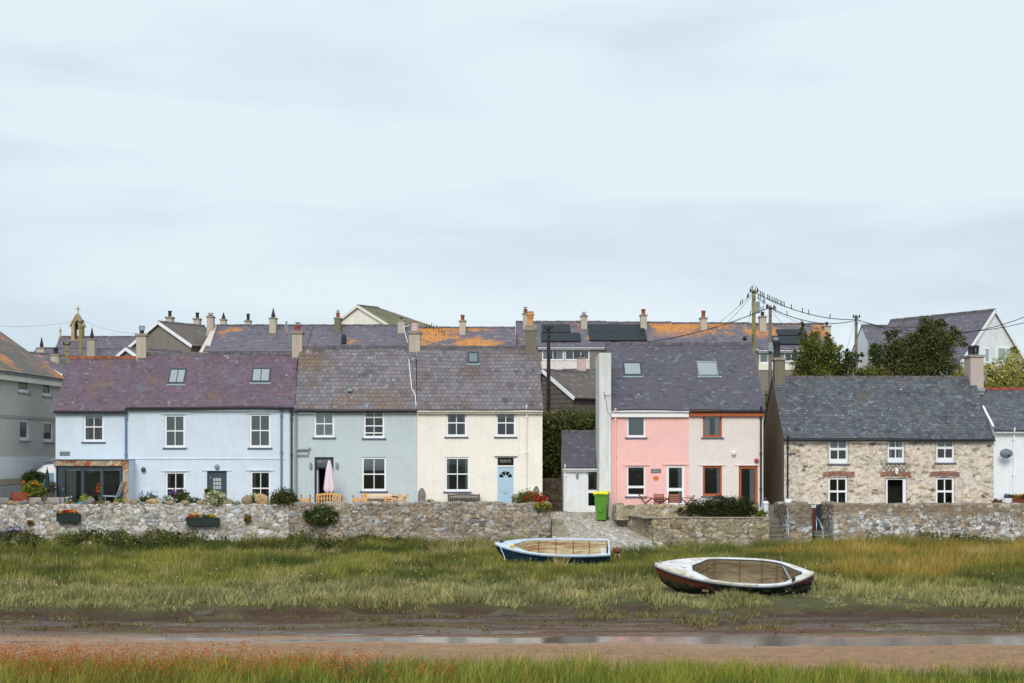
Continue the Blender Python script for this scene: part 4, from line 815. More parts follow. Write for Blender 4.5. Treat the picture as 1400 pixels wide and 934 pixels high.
r = MB(); yb = .35; r.quad((dr[0], 1.3, dr[2]), (dr[1], 1.3, dr[2]), (dr[1], 1.3, dr[3]), (dr[0], 1.3, dr[3])); r.build('hall_shade', M['unlit_black'], B.root)  # flat near black sheet in place of the shade inside the doorway
B.roof(M['roof_grey'], ridge='ridge', vergeL=-.28, vergeR=0); B.gutter(M['black_paint'], x0=.05, x1=B.W-.02)
lamp_bulk(B, 425, 637, 'grey_paint', 'tall'); lamp_bulk(B, 461, 637, 'grey_paint', 'tall'); B.pipe(398.8, M['anthracite'], 560, 694, .05); B.pipe(404.8, M['grey_paint'], 558, 694, .065)
x, z = B.front(405, 615); x2, _ = B.front(423, 615); MB().tube([(x, -.12, z), (x2, -.12, z+.02), (x2+.03, -.12, z+.12)], .05, 8).tube([(x, -.12, z-.26), (x2-.05, -.12, z-.26), (x2-.05, -.12, z)], .035, 8).build('waste_pipe', M['grey_paint'], B.root)
B.chimney(559, 574.5, 453, 490, M['stack_render'], [('striped', .5, .5, .42)], d=-.3, dep=.62)
x, y = B.x(554, 3.3), 3.4; zc = B.z(455, 3.3); MB().tube([(x+.12, y, zc-.5), (x-.1, y, zc+.3)], .022, 6).tube([(x-.1, y, zc+.3), (x+.25, y, zc+.42)], .02, 6).build('aerial', M['white_paint'], B.root)
# wiggly mortar seam between the two roofs
pp = [B.roofpt(*q) for q in ((559, 492), (561, 515), (563, 532), (567.5, 540), (569, 556))]; MB().tube([tuple(p+Vector((0, -.02, .02))) for p in pp], .02, 6).build('mortar_seam', M['blind'], B.root)
p = B.roofpt(479, 534); MB().box(p.x-.12, p.x+.12, p.y-.25, p.y+.1, p.z-.05, p.z+.1).build('roof_vent', M['lead'], B.root)
# ---- cream house
C = House('terraced_house', 'cream house with light blue door, fanlight and one small roof window', 570.3, 741.5, 79, 1.6, 557, 476, sh=.22)
C.window((610, 560, 638, 597), fw=.09, curtains=((.12, .12), M['grey_net'])); C.window((678, 560, 705, 597), fw=.09, blind=(.3, M['grey_net'])); C.window((608.5, 625, 642, 672), fw=.09, curtains=((.1, .1), M['net']))
dr = C.rect((679, 625, 703.5, 694)); C.ops.append(dr); C.wall(M['cream_render'])
tr = dr[3]-.42; m = MB().box(dr[0], dr[0]+.05, .04, .14, dr[2], dr[3]).box(dr[1]-.05, dr[1], .04, .14, dr[2], dr[3]).box(dr[0]+.05, dr[1]-.05, .04, .14, tr-.07, tr).box(dr[0]+.05, dr[1]-.05, .04, .14, dr[3]-.04, dr[3]); df = m.build('door_frame', M['white_paint'], C.root)
MB().box(dr[0]+.05, dr[1]-.05, .09, .11, tr, dr[3]-.04).build('transom_light', M['unlit_black'], df); C.text('PENRHYN', 683.5, 698.5, 628.2, 632.6, M['grey_letter'], .07, parent=df)
a, b, c_, dd = dr[0]+.05, dr[1]-.05, dr[2], tr-.07; dro = MB().box(a, b, .08, .12, c_, dd).build('door', M['lightblue_paint'], C.root, bevel=.004); g_ = MB(); cx = (a+b)/2
for k in range(4):
    a0, a1 = math.pi*(k+.08)/4, math.pi*(k+.92)/4; R0, R1 = .13, .33
    g_.poly([(cx+R0*math.cos(a0), .077, dd-.55+R0*math.sin(a0)), (cx+R1*math.cos(a0), .077, dd-.55+R1*math.sin(a0)), (cx+R1*math.cos((a0+a1)/2), .077, dd-.55+R1*math.sin((a0+a1)/2)), (cx+R1*math.cos(a1), .077, dd-.55+R1*math.sin(a1)), (cx+R0*math.cos(a1), .077, dd-.55+R0*math.sin(a1))])
g_.build('fanlight', M['unlit_black'], dro); pn = MB()
for ix in (0, 1):
    for z0_, z1_ in ((dd-1.25, dd-.72), (dd-1.95, dd-1.4)): pn.box(cx-.34+ix*.37, cx-.03+ix*.37, .07, .0795, z0_, z1_)
pn.build('door_panel', M['lightblue_paint'], dro, bevel=.012); MB().box(cx-.12, cx+.12, .065, .0796, dd-1.36, dd-1.31).build('letter_box', M['galv'], dro)
MB().box(dr[0]-.1, dr[1]+.14, -.06, -.003, dr[3]+.0, dr[3]+.05).build('drip_hood', M['sill'], C.root)
C.roof(M['roof_grey2'], ridge='ridge', vergeL=0, vergeR=.05); C.gutter(M['cream_paint'], fascia=M['cream_paint'], x0=.02); C.pipe(720, M['cream_paint'], 557, 694, .045)
x, z = C.front(667, 564); MB().lathe([(.16, -.07), (.16, .02), (.1, .08), (.02, .1)], (x, -.04, z), 12, 1, .4).build('wall_vent', M['concrete'], C.root)
x, z = C.front(710, 563); MB().tube([(x, -.02, z), (x, -.02, z-2.2), (x-.3, -.02, z-2.3)], .012, 6).build('cable', M['cream_paint'], C.root)
C.skylight((640, 482, 655, 497), M['anthracite'], 1, False); C.chimney(719, 733, 444, 488, M['stack_dark'], [('orange', .45, .72, .36)], cap='concrete', d=-.3, dep=.62, cap_h=.32, capw=.05)
for h_, px0, px1, py, lab in ((C, 570.5, 581.5, 667, 'rough grey stone gatepost between the grey green and cream houses'), (C, 728, 738, 664, 'pale stone post at the right corner of the cream house')):
    o = thing('stone_post', lab, 'post', (wx(px0, 77), 77, 1.85)); zt = wz(py, 77)-1.85; w_ = wx(px1, 77)-wx(px0, 77)
    MB().poly([(0, 0, 0), (w_, 0, 0), (w_, 0, zt*.75), (w_*.75, 0, zt*.95), (w_*.45, 0, zt), (w_*.1, 0, zt*.8)]).poly([(0, .3, 0), (w_*.1, .3, zt*.8), (w_*.45, .3, zt), (w_*.75, .3, zt*.95), (w_, .3, zt*.75), (w_, .3, 0)]).quad((0, 0, 0), (w_*.1, 0, zt*.8), (w_*.1, .3, zt*.8), (0, .3, 0)).quad((w_, 0, 0), (w_, .3, 0), (w_, .3, zt*.75), (w_, 0, zt*.75)).quad((w_*.1, 0, zt*.8), (w_*.45, 0, zt), (w_*.45, .3, zt), (w_*.1, .3, zt*.8)).quad((w_*.45, 0, zt), (w_*.75, 0, zt*.95), (w_*.75, .3, zt*.95), (w_*.45, .3, zt)).quad((w_*.75, 0, zt*.95), (w_, 0, zt*.75), (w_, .3, zt*.75), (w_*.75, .3, zt*.95)).build('shaft', M['rock_grey'], o)
# ---- white annex
N = House('annex', 'small white annex with slate roof and glazed door behind the green bin', 770.5, 838, 81.5, 1.4, 637, 591, D=5)
N.window((802, 643, 824, 697), rows=(.42, .58), cols=1, vbars=False, fw=.09, bottom=.12, rail=.16, name='glazed_door', sill=False); N.wall(M['white_render']); N.roof(M['roof_pink'], ridge='ridge', sag=.01); N.gutter(M['white_paint'], fascia=M['white_paint'], x1=N.W); lamp_bulk(N, 789, 650, 'grey_paint', 'tall'); N.pipe(772.5, M['white_paint'], 638, 699, .04)
# ---- pink and beige pair
P = House('terraced_house', 'pink house with white framed windows and white side chimney', 835.5, 941.8, 79.5, 1.3, 557.5, 471, D=8.4)
P.window((857, 562, 882.5, 598), cols=1, rows=(1,), fw=.09, blind=(1, M['grey_net'])); P.window((857, 637, 882.5, 678.5), cols=1, rows=(.27, .73), vbars=False, fw=.08, rail=.12, hood=M['pink_render'])
P.window((911, 636, 936, 694), cols=1, rows=(.38, .62), vbars=False, fw=.13, rail=.16, bottom=.1, hood=M['pink_render'], name='glazed_door', sill=False, curtains=((0, .2), M['net']))
P.wall(M['pink_render']); P.roof(M['roof_pink'], ridge='ridge', vergeL=.02, vergeR=0, il=-.02); P.gutter(M['white_paint'], fascia=M['white_paint'], fh=.3, x0=-.02, x1=P.W); P.pipe(841, M['pink_render'], 562, 703, .055)
x, z = P.front(890, 646.5); x2, z2 = P.front(903.5, 641); pl = MB().box(x, x2, -.03, -.002, z, z2).build('name_plaque', M['sill'], P.root); m = MB(); [m.box(x+.06+i*.075, x+.11+i*.075, -.036, -.031, z+zo, z+zo+.05) for i in range(5) for zo in (.04, .12)]; m.build('lettering', M['grey_letter'], pl)
x, z = P.front(897, 653.5); m = MB(); m.poly([(x+.15*math.cos(a), -.03, z+.12*math.sin(a)) for a in np.linspace(0, 2*math.pi, 20)[:-1]]); n_ = [(x+.15*math.cos(a), -.03, z+.12*math.sin(a)) for a in np.linspace(0, 2*math.pi, 20)]
[m.quad(p, q, (q[0], -.001, q[2]), (p[0], -.001, p[2])) for p, q in zip(n_, n_[1:])]; pl = m.build('round_plaque', plain('orange enamel', S(238, 128, 84), .5), P.root); MB().box(x-.06, x+.06, -.04, -.031, z-.03, z+.04).build('motif', plain('brown relief', S(196, 92, 52), .6), pl)
P.skylight((853, 496, 876, 514), M['anthracite'], 1, M['blind']); P.skylight((955, 495, 979, 514), M['grey_paint'], 1, M['blind'])
cx0, cx1 = P.x(819, -.05), P.x(834.5, -.05); MB().box(cx0, cx1+.03, -.25, 3.2, 0, P.z(483, -.05)).build('side_chimney', render_mat('weathered white render', S(226, 228, 228), (.6, .6, .56, 1), .75, .03, 12), P.root, bevel=.02)
x, z = P.front(826, 541); MB().tube([(x, -.3, z), (x+.3, -.35, z)], .012, 6).tube([(x, -.27, z+.15), (x, -.3, z-.15)], .012, 6).tube([(x+.05, -.27, z-.1), (x+.15, -.26, z-.8), (x+.35, -.26, z-1.1)], .01, 6).build('aerial', M['wire'], P.root)
Q = House('terraced_house', 'pale beige house with brown timber windows and door', 941.8, 1043.5, 79.5, 1.3, 557.5, 471, D=8.4)
BW = M['brown_wood']
Q.window((961, 562, 987, 598), cols=1, rows=(1,), mat=BW, fw=.1, curtains=((.28, .25), M['net'])); Q.window((961, 637, 987, 678), cols=1, rows=(1,), mat=BW, fw=.1, hood=M['beige_render'], curtains=((.0, .14), M['net'])); Q.window((1010, 637, 1036, 694), cols=1, rows=(1,), mat=BW, fw=.14, hood=M['beige_render'], name='glazed_door', sill=False, curtains=((0, .25), M['net']))
Q.wall(M['beige_render']); Q.roof(M['roof_pink'], ridge='ridge', vergeL=0, vergeR=.1); Q.gutter(M['black_paint'], fascia=M['brown_wood'], fh=.26, x0=.0); Q.pipe(1040, M['black_paint'], 559, 692, .05); lamp_bulk(Q, 1003, 619.5)
x, z = Q.front(1034, 629.5); MB().lathe([(.02, .1), (.1, .07), (.12, 0), (.1, -.08), (.02, -.11)], (x, -.1, z), 10).build('alarm_box', plain('red alarm bell', S(176, 70, 84), .4), Q.root)
MB().tube([(Q.x(1030, 4.1), 4.2, Q.zr+.1), (Q.x(1030, 4.1), 4.2, Q.zr+.55)], .03, 6).lathe([(.05, .2), (.14, .3), (.05, .45)], (Q.x(1019, 4), 4.2, Q.zr+.0), 8).build('roof_aerial', M['wire'], Q.root)
# ---- stone cottage
K = House('stone_cottage', 'rubble stone cottage with three dormerless upper windows and red brick lintels', 1072, 1358, 79, 1.6, 597, 517, D=7.0)
TW = dict(fw=.105, bar=.055, bottom=.14, rail=.12)
K.window((1133, 599, 1159.5, 634), rows=(.52, .48), blind=(.5, M['grey_net']), **TW); K.window((1213, 598, 1236.5, 632.5), rows=(.52, .48), curtains=((.2, .2), M['net']), **TW); K.window((1279.5, 597, 1305, 632.5), rows=(.52, .48), blind=(.45, M['grey_net']), **TW)
K.window((1132, 652.5, 1159, 692), rows=(.5, .5), fw=.11, bar=.06, rail=.1, sill=False); K.window((1279, 652.5, 1305, 692), rows=(.5, .5), fw=.11, bar=.06, rail=.1, sill=False)
dr = K.rect((1211, 654, 1239, 694)); K.ops.append(dr)
W_, D_ = K.W, K.D; ze = K.ze-.02; ops = list(K.ops)
def KP(S_, T_): pos = np.stack([S_, np.zeros_like(S_), T_], -1); n = np.zeros_like(pos); n[..., 1] = -1; return pos, n
def Khole(s, t): 
    m = np.zeros(s.shape, bool)
    for (a, b, c, d) in ops: m |= (s > a) & (s < b) & (t > c) & (t < d)
    return m
K.wall(M['beige_block']); bpy.data.objects.remove(K.wallobj)
rubble('wall', KP, (.36, .17), [S(156, 146, 128), S(170, 150, 120), S(112, 108, 100), S(190, 166, 136), S(196, 180, 156), S(142, 128, 106), S(206, 192, 170)], S(224, 209, 193), 401, K.root, disp=.022, res=.035, W=W_, H=ze, hole=Khole, mort=.22, mode='render', keep=.5, warp=.6)
zr_ = K.zr-.05
for X in (0.0, W_): MB().poly([(X, .0, 0), (X, .0, ze), (X, D_/2, zr_), (X, D_, ze), (X, D_, 0)]).build('gable_wall', M['beige_block'], K.root)
for (a, b, c, d) in ops: m = MB(); c = max(c, 0); [m.quad(*q) for q in (((a, -.02, c), (a, -.02, d), (a, .16, d), (a, .16, c)), ((b, -.02, d), (b, -.02, c), (b, .16, c), (b, .16, d)), ((a, -.02, d), (b, -.02, d), (b, .16, d), (a, .16, d)))]; m.build('reveal', M['beige_block'], K.root)
MB().quad((W_, D_, 0), (0, D_, 0), (0, D_, ze), (W_, D_, ze)).build('rear_wall', M['beige_block'], K.root)
m = MB().box(dr[0], dr[0]+.1, .04, .14, dr[2], dr[3]).box(dr[1]-.16, dr[1], .04, .14, dr[2], dr[3]).box(dr[0]+.1, dr[1]-.16, .04, .14, dr[3]-.07, dr[3]).build('door_frame', M['white_paint'], K.root); MB().quad((dr[0], .6, dr[2]), (dr[1], .6, dr[2]), (dr[1], .6, dr[3]), (dr[0], .6, dr[3])).build('hall_shade', M['unlit_black'], K.root)  # last sheet paints the shade of the open cottage door
BR = [plain('red brick', S(148, 110, 94), .9, var=.45, vs=9), plain('dark brick', S(128, 76, 62), .9, var=.3, vs=3)]
for (p0, p1) in ((1125, 1168.5), (1203.5, 1245.5), (1271, 1312)):
    a, _ = K.front(p0, 650); b, _ = K.front(p1, 650); zt = K.z(645); nb_ = 22; m = MB()
    for i in range(nb_):
        u0 = a+(b-a)*i/nb_; u1 = a+(b-a)*(i+.84)/nb_; arch = .05*(1-((i-nb_/2)/(nb_/2))**2); m.box(u0, u1, -.03-.006*(i % 3), .0, zt-.26+arch, zt-.02+arch)
    m.build('brick_lintel', BR[0], K.root)
m = MB(); a, b = K.x(1204), K.x(1245); zb, zt = K.z(644), K.z(634)
for i in range(-3, 8):
    xa = a+i*.22
    for sgn in (1, -1):
        q0 = (xa if sgn > 0 else xa+.35, zb); q1 = (xa+.35 if sgn > 0 else xa, zt)
        if min(q0[0], q1[0]) >= a and max(q0[0], q1[0]) <= b: m.bar((q0[0], -.06, q0[1]), (q1[0], -.06-.015*sgn, q1[1]), .018)
m.build('trellis', M['grey_teak'], K.root)
x, z = K.front(1225, 645); MB().lathe([(.02, .22), (.06, .16), (.1, .05), (.07, -.12), (.02, -.16)], (x, -.16, z), 10).box(x-.03, x+.03, -.15, -.02, z+.1, z+.16).build('wall_lamp', M['lamp_white'], K.root)
K.roof(M['roof_cottage'], ridge='ridge', il=.0, ir=.0); K.gutter(M['black_paint'], drop=.02); MB().box(.02, W_-.02, -.05, -.001, K.ze-.2, K.ze-.06).build('fascia', M['cream_paint'], K.root)
K.pipe(1076.5, M['black_paint'], 599, 690, .045); K.chimney(1059.5, 1073.5, 489, 530, M['stack_dark'], [('dark', .3, .9, .42)], d=-.5, dep=.7, flash=True); K.chimney(1327, 1345, 485, 532, plain('pinkish roughcast', S(188, 172, 164), .9, var=.08, vs=12, bump=.01, bs=30), [('slotted', .25, .5, .3), ('slotted', .65, .52, .36)], d=-.5, dep=1.2, flash=True)
x, z = K.front(1323.5, 594); MB().tube([(x, -.1, z-.2), (x, -.15, z+.1)], .012, 6).tube([(x-.25, -.15, z+.05), (x+.25, -.15, z+.1)], .01, 6).tube([(x-.12, -.15, z-.02), (x-.12, -.15, z+.15)], .008, 6).build('aerial', M['wire'], K.root)
# ---- white cottage at the right edge
Z = House('cottage', 'white painted cottage at the right edge with grey satellite dish', 1358.3, 1470, 79, 1.6, 587, 533, D=7.0)
Z.wall(M['white_render']); Z.roof(M['roof_cottage'], ridge='ridge_red2', vergeL=0, sag=.01); Z.gutter(M['white_paint'], x0=0); Z.pipe(1385.5, M['white_paint'], 588, 690, .045)
pp = [Z.roofpt(*q) for q in ((1345, 541), (1357, 585))]; pp = [Vector((0.0, p.y, p.z)) for p in pp]; MB().bar(tuple(pp[0]+Vector((0, 0, .06))), tuple(pp[1]+Vector((0, 0, .06))), .09).build('verge_mortar', M['blind'], Z.root)
o = thing('satellite_dish', 'oval grey satellite dish fixed to the white cottage wall', 'satellite dish', (wx(1375.5, 78.5), 78.5, wz(620, 78.5)))
m = MB(); prev = None; N_ = 20
for j in range(5):
    r0, r1 = j/5, (j+1)/5
    for i in range(N_):
        a0, a1 = 2*math.pi*i/N_, 2*math.pi*(i+1)/N_; f_ = lambda r, a: (.33*r*math.cos(a), -.12+.1*r*r-.0, .24*r*math.sin(a)); m.quad(f_(r0, a0), f_(r1, a0), f_(r1, a1), f_(r0, a1))
d_ = m.build('dish', plain('grey dish', S(112, 122, 130), .5), o, smooth=True); MB().tube([(0, .48, 0), (0, -.05, 0)], .025, 6).tube([(0, -.05, -.2), (.0, -.45, -.12)], .015, 6).box(-.04, .04, -.5, -.42, -.16, -.08).build('arm', M['wire'], o)
# ================================================================== BACKGROUND
def bg(name, label, *a, walls='pebble', roofm='roof_bg', wins=(), cat='house', **k):
    rk = k.pop('roofk', {}); h = House(name, label, *a, cat=cat, **k)
    for w_ in wins:
        kw = dict(cols=w_[1], rows=(1,), fw=.08, sill=False, yrec=.05); kw.update(w_[2] if len(w_) > 2 else {}); h.window(w_[0], **kw)
    h.wall(M[walls]); h.roof(M[roofm], sag=.0, ridge=rk.pop('ridge', 'ridge'), **rk); return h
cm = dict(capw=.05, flash=True, cap_h=.1, d=-1.3, dep=.7)
# white dormered terrace with solar panels
R1 = bg('terraced_house', 'far terraced house with solar panels and lilac curtains above the ivy bank', 706, 833, 105, 5.4, 473, 441, D=8, wins=[((741, 477, 771, 493), 2, dict(curtains=((.22, .3), M['net']))), ((772, 477, 806, 493), 3, dict(curtains=((.25, .25), M['lilac'])))], roofm='roof_bg')
R1.solar([(741, 445, 779, 456), (740, 457, 793, 468), (806, 445, 845, 467)]); R1.gutter(M['white_paint'], fascia=M['white_paint'])
a, c = R1.front(739, 512); b, d = R1.front(806, 494); MB().box(a, b, -.05, -.002, c, d).build('spandrel_panel', M['pink_render'] if 0 else plain('pale pink panel', S(226, 214, 214), .7), R1.root)
R1.chimney(715, 722, 428, 455, M['stack_render'], [('cowl', .5, .45, .3)], **cm); R1.chimney(794.5, 803, 431, 455, M['stack_render'], [('cage', .5, .25, .25)], **cm)
R2 = bg('terraced_house', 'far terraced house with one broad solar array and orange lichened ridge', 833.3, 925, 105, 5.4, 474, 442, D=8, roofm='roof_lichen'); R2.solar([(847, 445, 880, 467)]); R2.gutter(M['white_paint'], fascia=M['white_paint']); R2.chimney(876, 884.5, 430, 455, M['stack_render'], [('round', .5, .4, .3)], **cm)
R3 = bg('terraced_house', 'far terraced house with orange lichen behind the left telegraph pole', 925.3, 1036, 105, 5.4, 475, 443, D=8, roofm='roof_lichen'); R3.gutter(M['white_paint'], fascia=M['white_paint']); R3.chimney(958, 967, 434, 455, M['stack_render'], [('round', .5, .5, .3)], **cm)
R4 = bg('terraced_house', 'end terraced house with solar panels half hidden by the trees', 1036.3, 1142, 105, 5.4, 477, 444, D=8, wins=[((1032+6, 480, 1062, 497), 2, dict(blind=(1, M['blind']))), ((1072, 480, 1092, 495), 2, {}), ((1120, 482, 1142-4, 495), 2, {})], roofm='roof_lichen')
R4.solar([(1064, 452, 1098, 460), (1056, 461, 1102, 472)]); R4.gutter(M['white_paint'], fascia=M['white_paint']); R4.chimney(1039, 1048, 432, 457, M['stack_render'], [('dark', .5, .3, .28)], **cm); R4.chimney(1127, 1136, 445, 468, M['stack_render'], [('dark', .5, .25, .26)], **cm)
a, c = R4.front(1036, 506); b, d = R4.front(1120, 497); MB().box(a+.05, b, -.05, -.002, c, d).build('spandrel_panel', M['cream_paint'], R4.root)
# left range of grey roofs
L1 = bg('terraced_house', 'far grey roofed house with lichen patch beside the pinkish gable end', 279, 418, 102, 6.0, 480, 446, D=8, roofm='roof_bg', walls='grey_render'); L1.gutter(M['white_paint']); 
L1.chimney(282.5, 291, 432, 457, M['stack_render'], [('cage', .5, .22, .3)], **cm); L1.chimney(368, 377, 434, 458, M['stack_render'], [('cone', .5, .65, .28)], **cm)
MB().poly([(-.32, -.35, L1.z(484)), (.3, -.37, L1.z(484)), (.16, 3.6, L1.z(444, 3.6)), (-.02, 3.6, L1.z(444, 3.6))]).poly([(-.32, -.35, L1.z(484)), (-.02, 3.6, L1.z(444, 3.6)), (-.02, 3.6, L1.z(484)), (-.32, 3.6, L1.z(484))]).poly([(.3, -.37, L1.z(484)), (.16, 3.6, L1.z(444, 3.6)), (.16, 3.6, L1.z(484)), (.3, 3.6, L1.z(484))]).build('verge_wall', plain('pinkish parapet', S(206, 190, 180), .8), L1.root)
L2 = bg('terraced_house', 'far grey roofed house with scattered orange lichen behind the grey green house', 418.3, 566, 102, 6.0, 480, 446, D=8, roofm='roof_bg', walls='grey_render'); L2.chimney(457, 465.5, 434, 458, M['stack_dark'], [('cowl', .5, .5, .28)], **cm); L2.chimney(543.5, 553, 437, 460, M['stack_render'], [('cage', .5, .2, .2)], **cm)
p = L2.roofpt(470, 470); MB().lathe([(.18, 0), (.15, .5), (.1, .62)], (p.x, p.y, p.z), 10).build('flue_vent', M['dark_pot'], L2.root)
L3 = bg('terraced_house', 'far grey roofed house with bright orange lichen under the perched flock', 566.3, 704, 102, 6.0, 481, 449, D=8, roofm='roof_lichen2', walls='grey_render'); L3.chimney(628, 636.5, 438, 460, M['stack_render'], [('round', .5, .4, .28)], **cm)
for (px0, px1, t, b_, kind, Yb, lab) in ((301, 308, 436, 448, 'cone', 125, 'short far stack with cone pot, second left of the lichen patch'), (334.5, 342, 438, 448, 'dark', 125, 'low brown far stack peeping over the ridge')):
    o = thing('chimney_stack', lab, 'chimney', (wx(px0, Yb), Yb, wz(b_+30, Yb))); w_ = wx(px1, Yb)-wx(px0, Yb); h_ = wz(t, Yb)-wz(b_+30, Yb); MB().box(0, w_, 0, .7, 0, h_-.1).build('stack', M['stack_render'], o); cp = MB().box(-.06, w_+.06, -.06, .76, h_-.1, h_).build('chimney_cap', M['concrete'], o); pot(kind, cp, (w_/2, .35, h_), .55, .3)
# gable-fronted houses
def gabled(label, corner_px, eave_py, Y, z0, rz, D, W, apex_py, walls, roofm, name='gabled_house', verge='white_paint', end='left', ir=0):
    """corner = near eaves corner of the gable that faces us"""
    cxx = wx(corner_px, Y); ca, sa = math.cos(rz), math.sin(rz); Ya = Y+(D/2)*ca
    ze = wz(eave_py, Y); zr = wz(apex_py, Ya)
    X0, Y0 = (cxx, Y) if end == 'left' else (cxx-W*ca, Y-W*sa)
    h = House(name, label, 0, 0, Y0, z0, 0, 0, D=D, rz=rz, X0=X0, W=W, ze=ze, zr=zr, cat='house'); h.hip = ir; h.wall(M[walls]); h.roof(M[roofm], sag=0, ov=.25, vergeL=.15, vergeR=.15, ir=ir)
    x = -.17 if end == 'left' else W+.17; m = MB()
    for s_ in (0, 1):
        ya, yb = (-.25, D/2) if s_ == 0 else (D+.25, D/2); k = (h.zr-h.ze)/(D/2); za = h.ze-.25*k; MB().bar((x, ya, za-.02), (x, yb, h.zr-.02), .05, .2).build('bargeboard', M[verge], h.root)
    return h
g1 = gabled('grey pebbledashed gable house behind the first blue chimney', 261, 471, 104, 5.5, math.radians(55), 6.0, 3.9, 441, 'pebble', 'roof_brown')
for px0, px1, t, b_, Yb, lab, kd in ((226.5, 235, 433, 460, 107, 'tall pale far stack with black pot on the grey gable house', 'dark'), (264.5, 272.5, 435, 460, 110, 'pale far stack with black pot left of the pinkish gable end', 'dark')):
    o = thing('chimney_stack', lab, 'chimney', (wx(px0, Yb), Yb, wz(b_, Yb))); w_ = wx(px1, Yb)-wx(px0, Yb); h_ = wz(t, Yb)-wz(b_, Yb); MB().box(0, w_, 0, .7, -1.2, h_-.1).build('stack', M['stack_render'], o); cp = MB().box(-.06, w_+.06, -.06, .76, h_-.1, h_).build('chimney_cap', M['concrete'], o); pot(kd, cp, (w_/2, .35, h_), .42, .28)
g2 = gabled('far cream gable house with mossy green roof rising over the ridges', 538, 448, 124, 7, math.radians(52), 7.6, 7.4, 418.5, 'cream_render', 'roof_mossy', verge='cream_paint', ir=5.2)
g3 = gabled('low dark gable house tucked behind the first blue chimney', 196, 492, 98, 5, math.radians(50), 3.2, 4, 477, 'pebble', 'roof_bg')
wr = gabled('steep white gable house behind the right cottage chimney', 1313, 494, 106, 6.2, math.radians(-58), 6.6, 9.5, 424.5, 'white_render', 'roof_plain', end='right')
for q in ((1347, 476, 1352, 495), (1364, 476, 1386, 494)):
    pass
# windows on the white gable end
R_ = wr.rz; nrm = (1, 0, 0); m = MB(); gp = MB()
for (a_, b_, c_, d_) in ((1345.5, 476, 1352.5, 496), (1363, 476, 1386, 494)):
    p1 = wr.ray(a_, d_, (wr.W, 0, 0), nrm); p2 = wr.ray(b_ if 0 else c_, b_, (wr.W, 0, 0), nrm); x = wr.W; y0, y1, z0, z1 = min(p1.y, p2.y), max(p1.y, p2.y), min(p1.z, p2.z), max(p1.z, p2.z)
    w_ = MB(); f_ = .08; w_.box(x+.005, x+.05, y0, y0+f_, z0, z1).box(x+.005, x+.05, y1-f_, y1, z0, z1).box(x+.005, x+.05, y0+f_, y1-f_, z0, z0+f_).box(x+.005, x+.05, y0+f_, y1-f_, z1-f_, z1)
    if c_-a_ > 12: w_.box(x+.005, x+.045, (y0+y1)/2-.04, (y0+y1)/2+.04, z0+f_, z1-f_)
    wo = w_.build('window', M['white_paint'], wr.root); MB().box(x+.002, x+.02, y0+f_, y1-f_, z0+f_, z1-f_).build('pane', plain('net behind glass', S(150, 168, 170), .15, .6), wo)
wl = House('house', 'long white house with violet slates behind the dark trees', 0, 0, 108, 6.5, 0, 0, D=7.4, rz=math.radians(9), X0=wx(1206, 108), W=8.2, ze=wz(507, 108), zr=wz(446, 111.6), cat='house'); wl.wall(M['white_render']); wl.roof(M['roof_plain'], sag=0)
# church
ch = House('church', 'sandstone church with gabled bellcote and cross above the far slates', 64, 192, 150, 8, 505, 461, D=9, cat='church'); ch.wall(M['sandstone']); ch.roof(M['roof_plain'], sag=0)
Yb = 150+4.0; x0, x1 = wx(96.5, Yb)-ch.X0, wx(112.5, Yb)-ch.X0; zb = wz(468, Yb)-8; zs = wz(445, Yb)-8; za = wz(429.5, Yb)-8; m = MB(); cx = (x0+x1)/2; yA, yB = 4.0, 5.0; aw = .2
prof = [(x0-.25, zb-1), (x0-.2, zb+.2), (x0+.05, zb+.5), (x0+.05, zs)]
m.box(x0-.2, x1+.2, yA-.1, yB+.1, zb-2, zb+.25); m.box(x0+.05, cx-aw, yA, yB, zb+.25, zs); m.box(cx+aw, x1-.05, yA, yB, zb+.25, zs)
m.poly([(cx-aw, yA, zs), (x0+.05, yA, zs), (cx, yA, za-.1), (x1-.05, yA, zs), (cx+aw, yA, zs), (cx+aw*.7, yA, zs+.3), (cx, yA, zs+.45), (cx-aw*.7, yA, zs+.3)]); m.poly([(cx-aw, yB, zs), (cx-aw*.7, yB, zs+.3), (cx, yB, zs+.45), (cx+aw*.7, yB, zs+.3), (cx+aw, yB, zs), (x1-.05, yB, zs), (cx, yB, za-.1), (x0+.05, yB, zs)])
bc = m.build('bellcote', M['sandstone'], ch.root)
for sg in (-1, 1): e_ = x0-.1 if sg < 0 else x1+.1; m = MB().bar((e_, (yA+yB)/2, zs-.1), (cx, (yA+yB)/2, za), .1, 1.15); m.build('coping', plain('lichened coping', S(172, 160, 132), .9, var=.2), bc)
m = MB().bar((cx, 4.6, za-.1), (cx, 4.6, za+.85), .09).bar((cx-.22, 4.6, za+.55), (cx+.22, 4.6, za+.55), .09); m.build('cross', M['sandstone'], bc)
MB().lathe([(.05, .3), (.12, .25), (.22, -.1), (.3, -.25), (.05, -.27)], (cx, 4.6, zs-.1), 12).build('bell', M['dark_pot'], bc)
x = wx(82.5, 154.5)-ch.X0; z = ch.zr; MB().lathe([(.2, -.3), (.15, .1), (.07, .25), (.06, .5), (.13, .6), (.06, .8), (.02, 1.0)], (x, 4.5, z), 8).build('finial', M['sandstone'], ch.root)
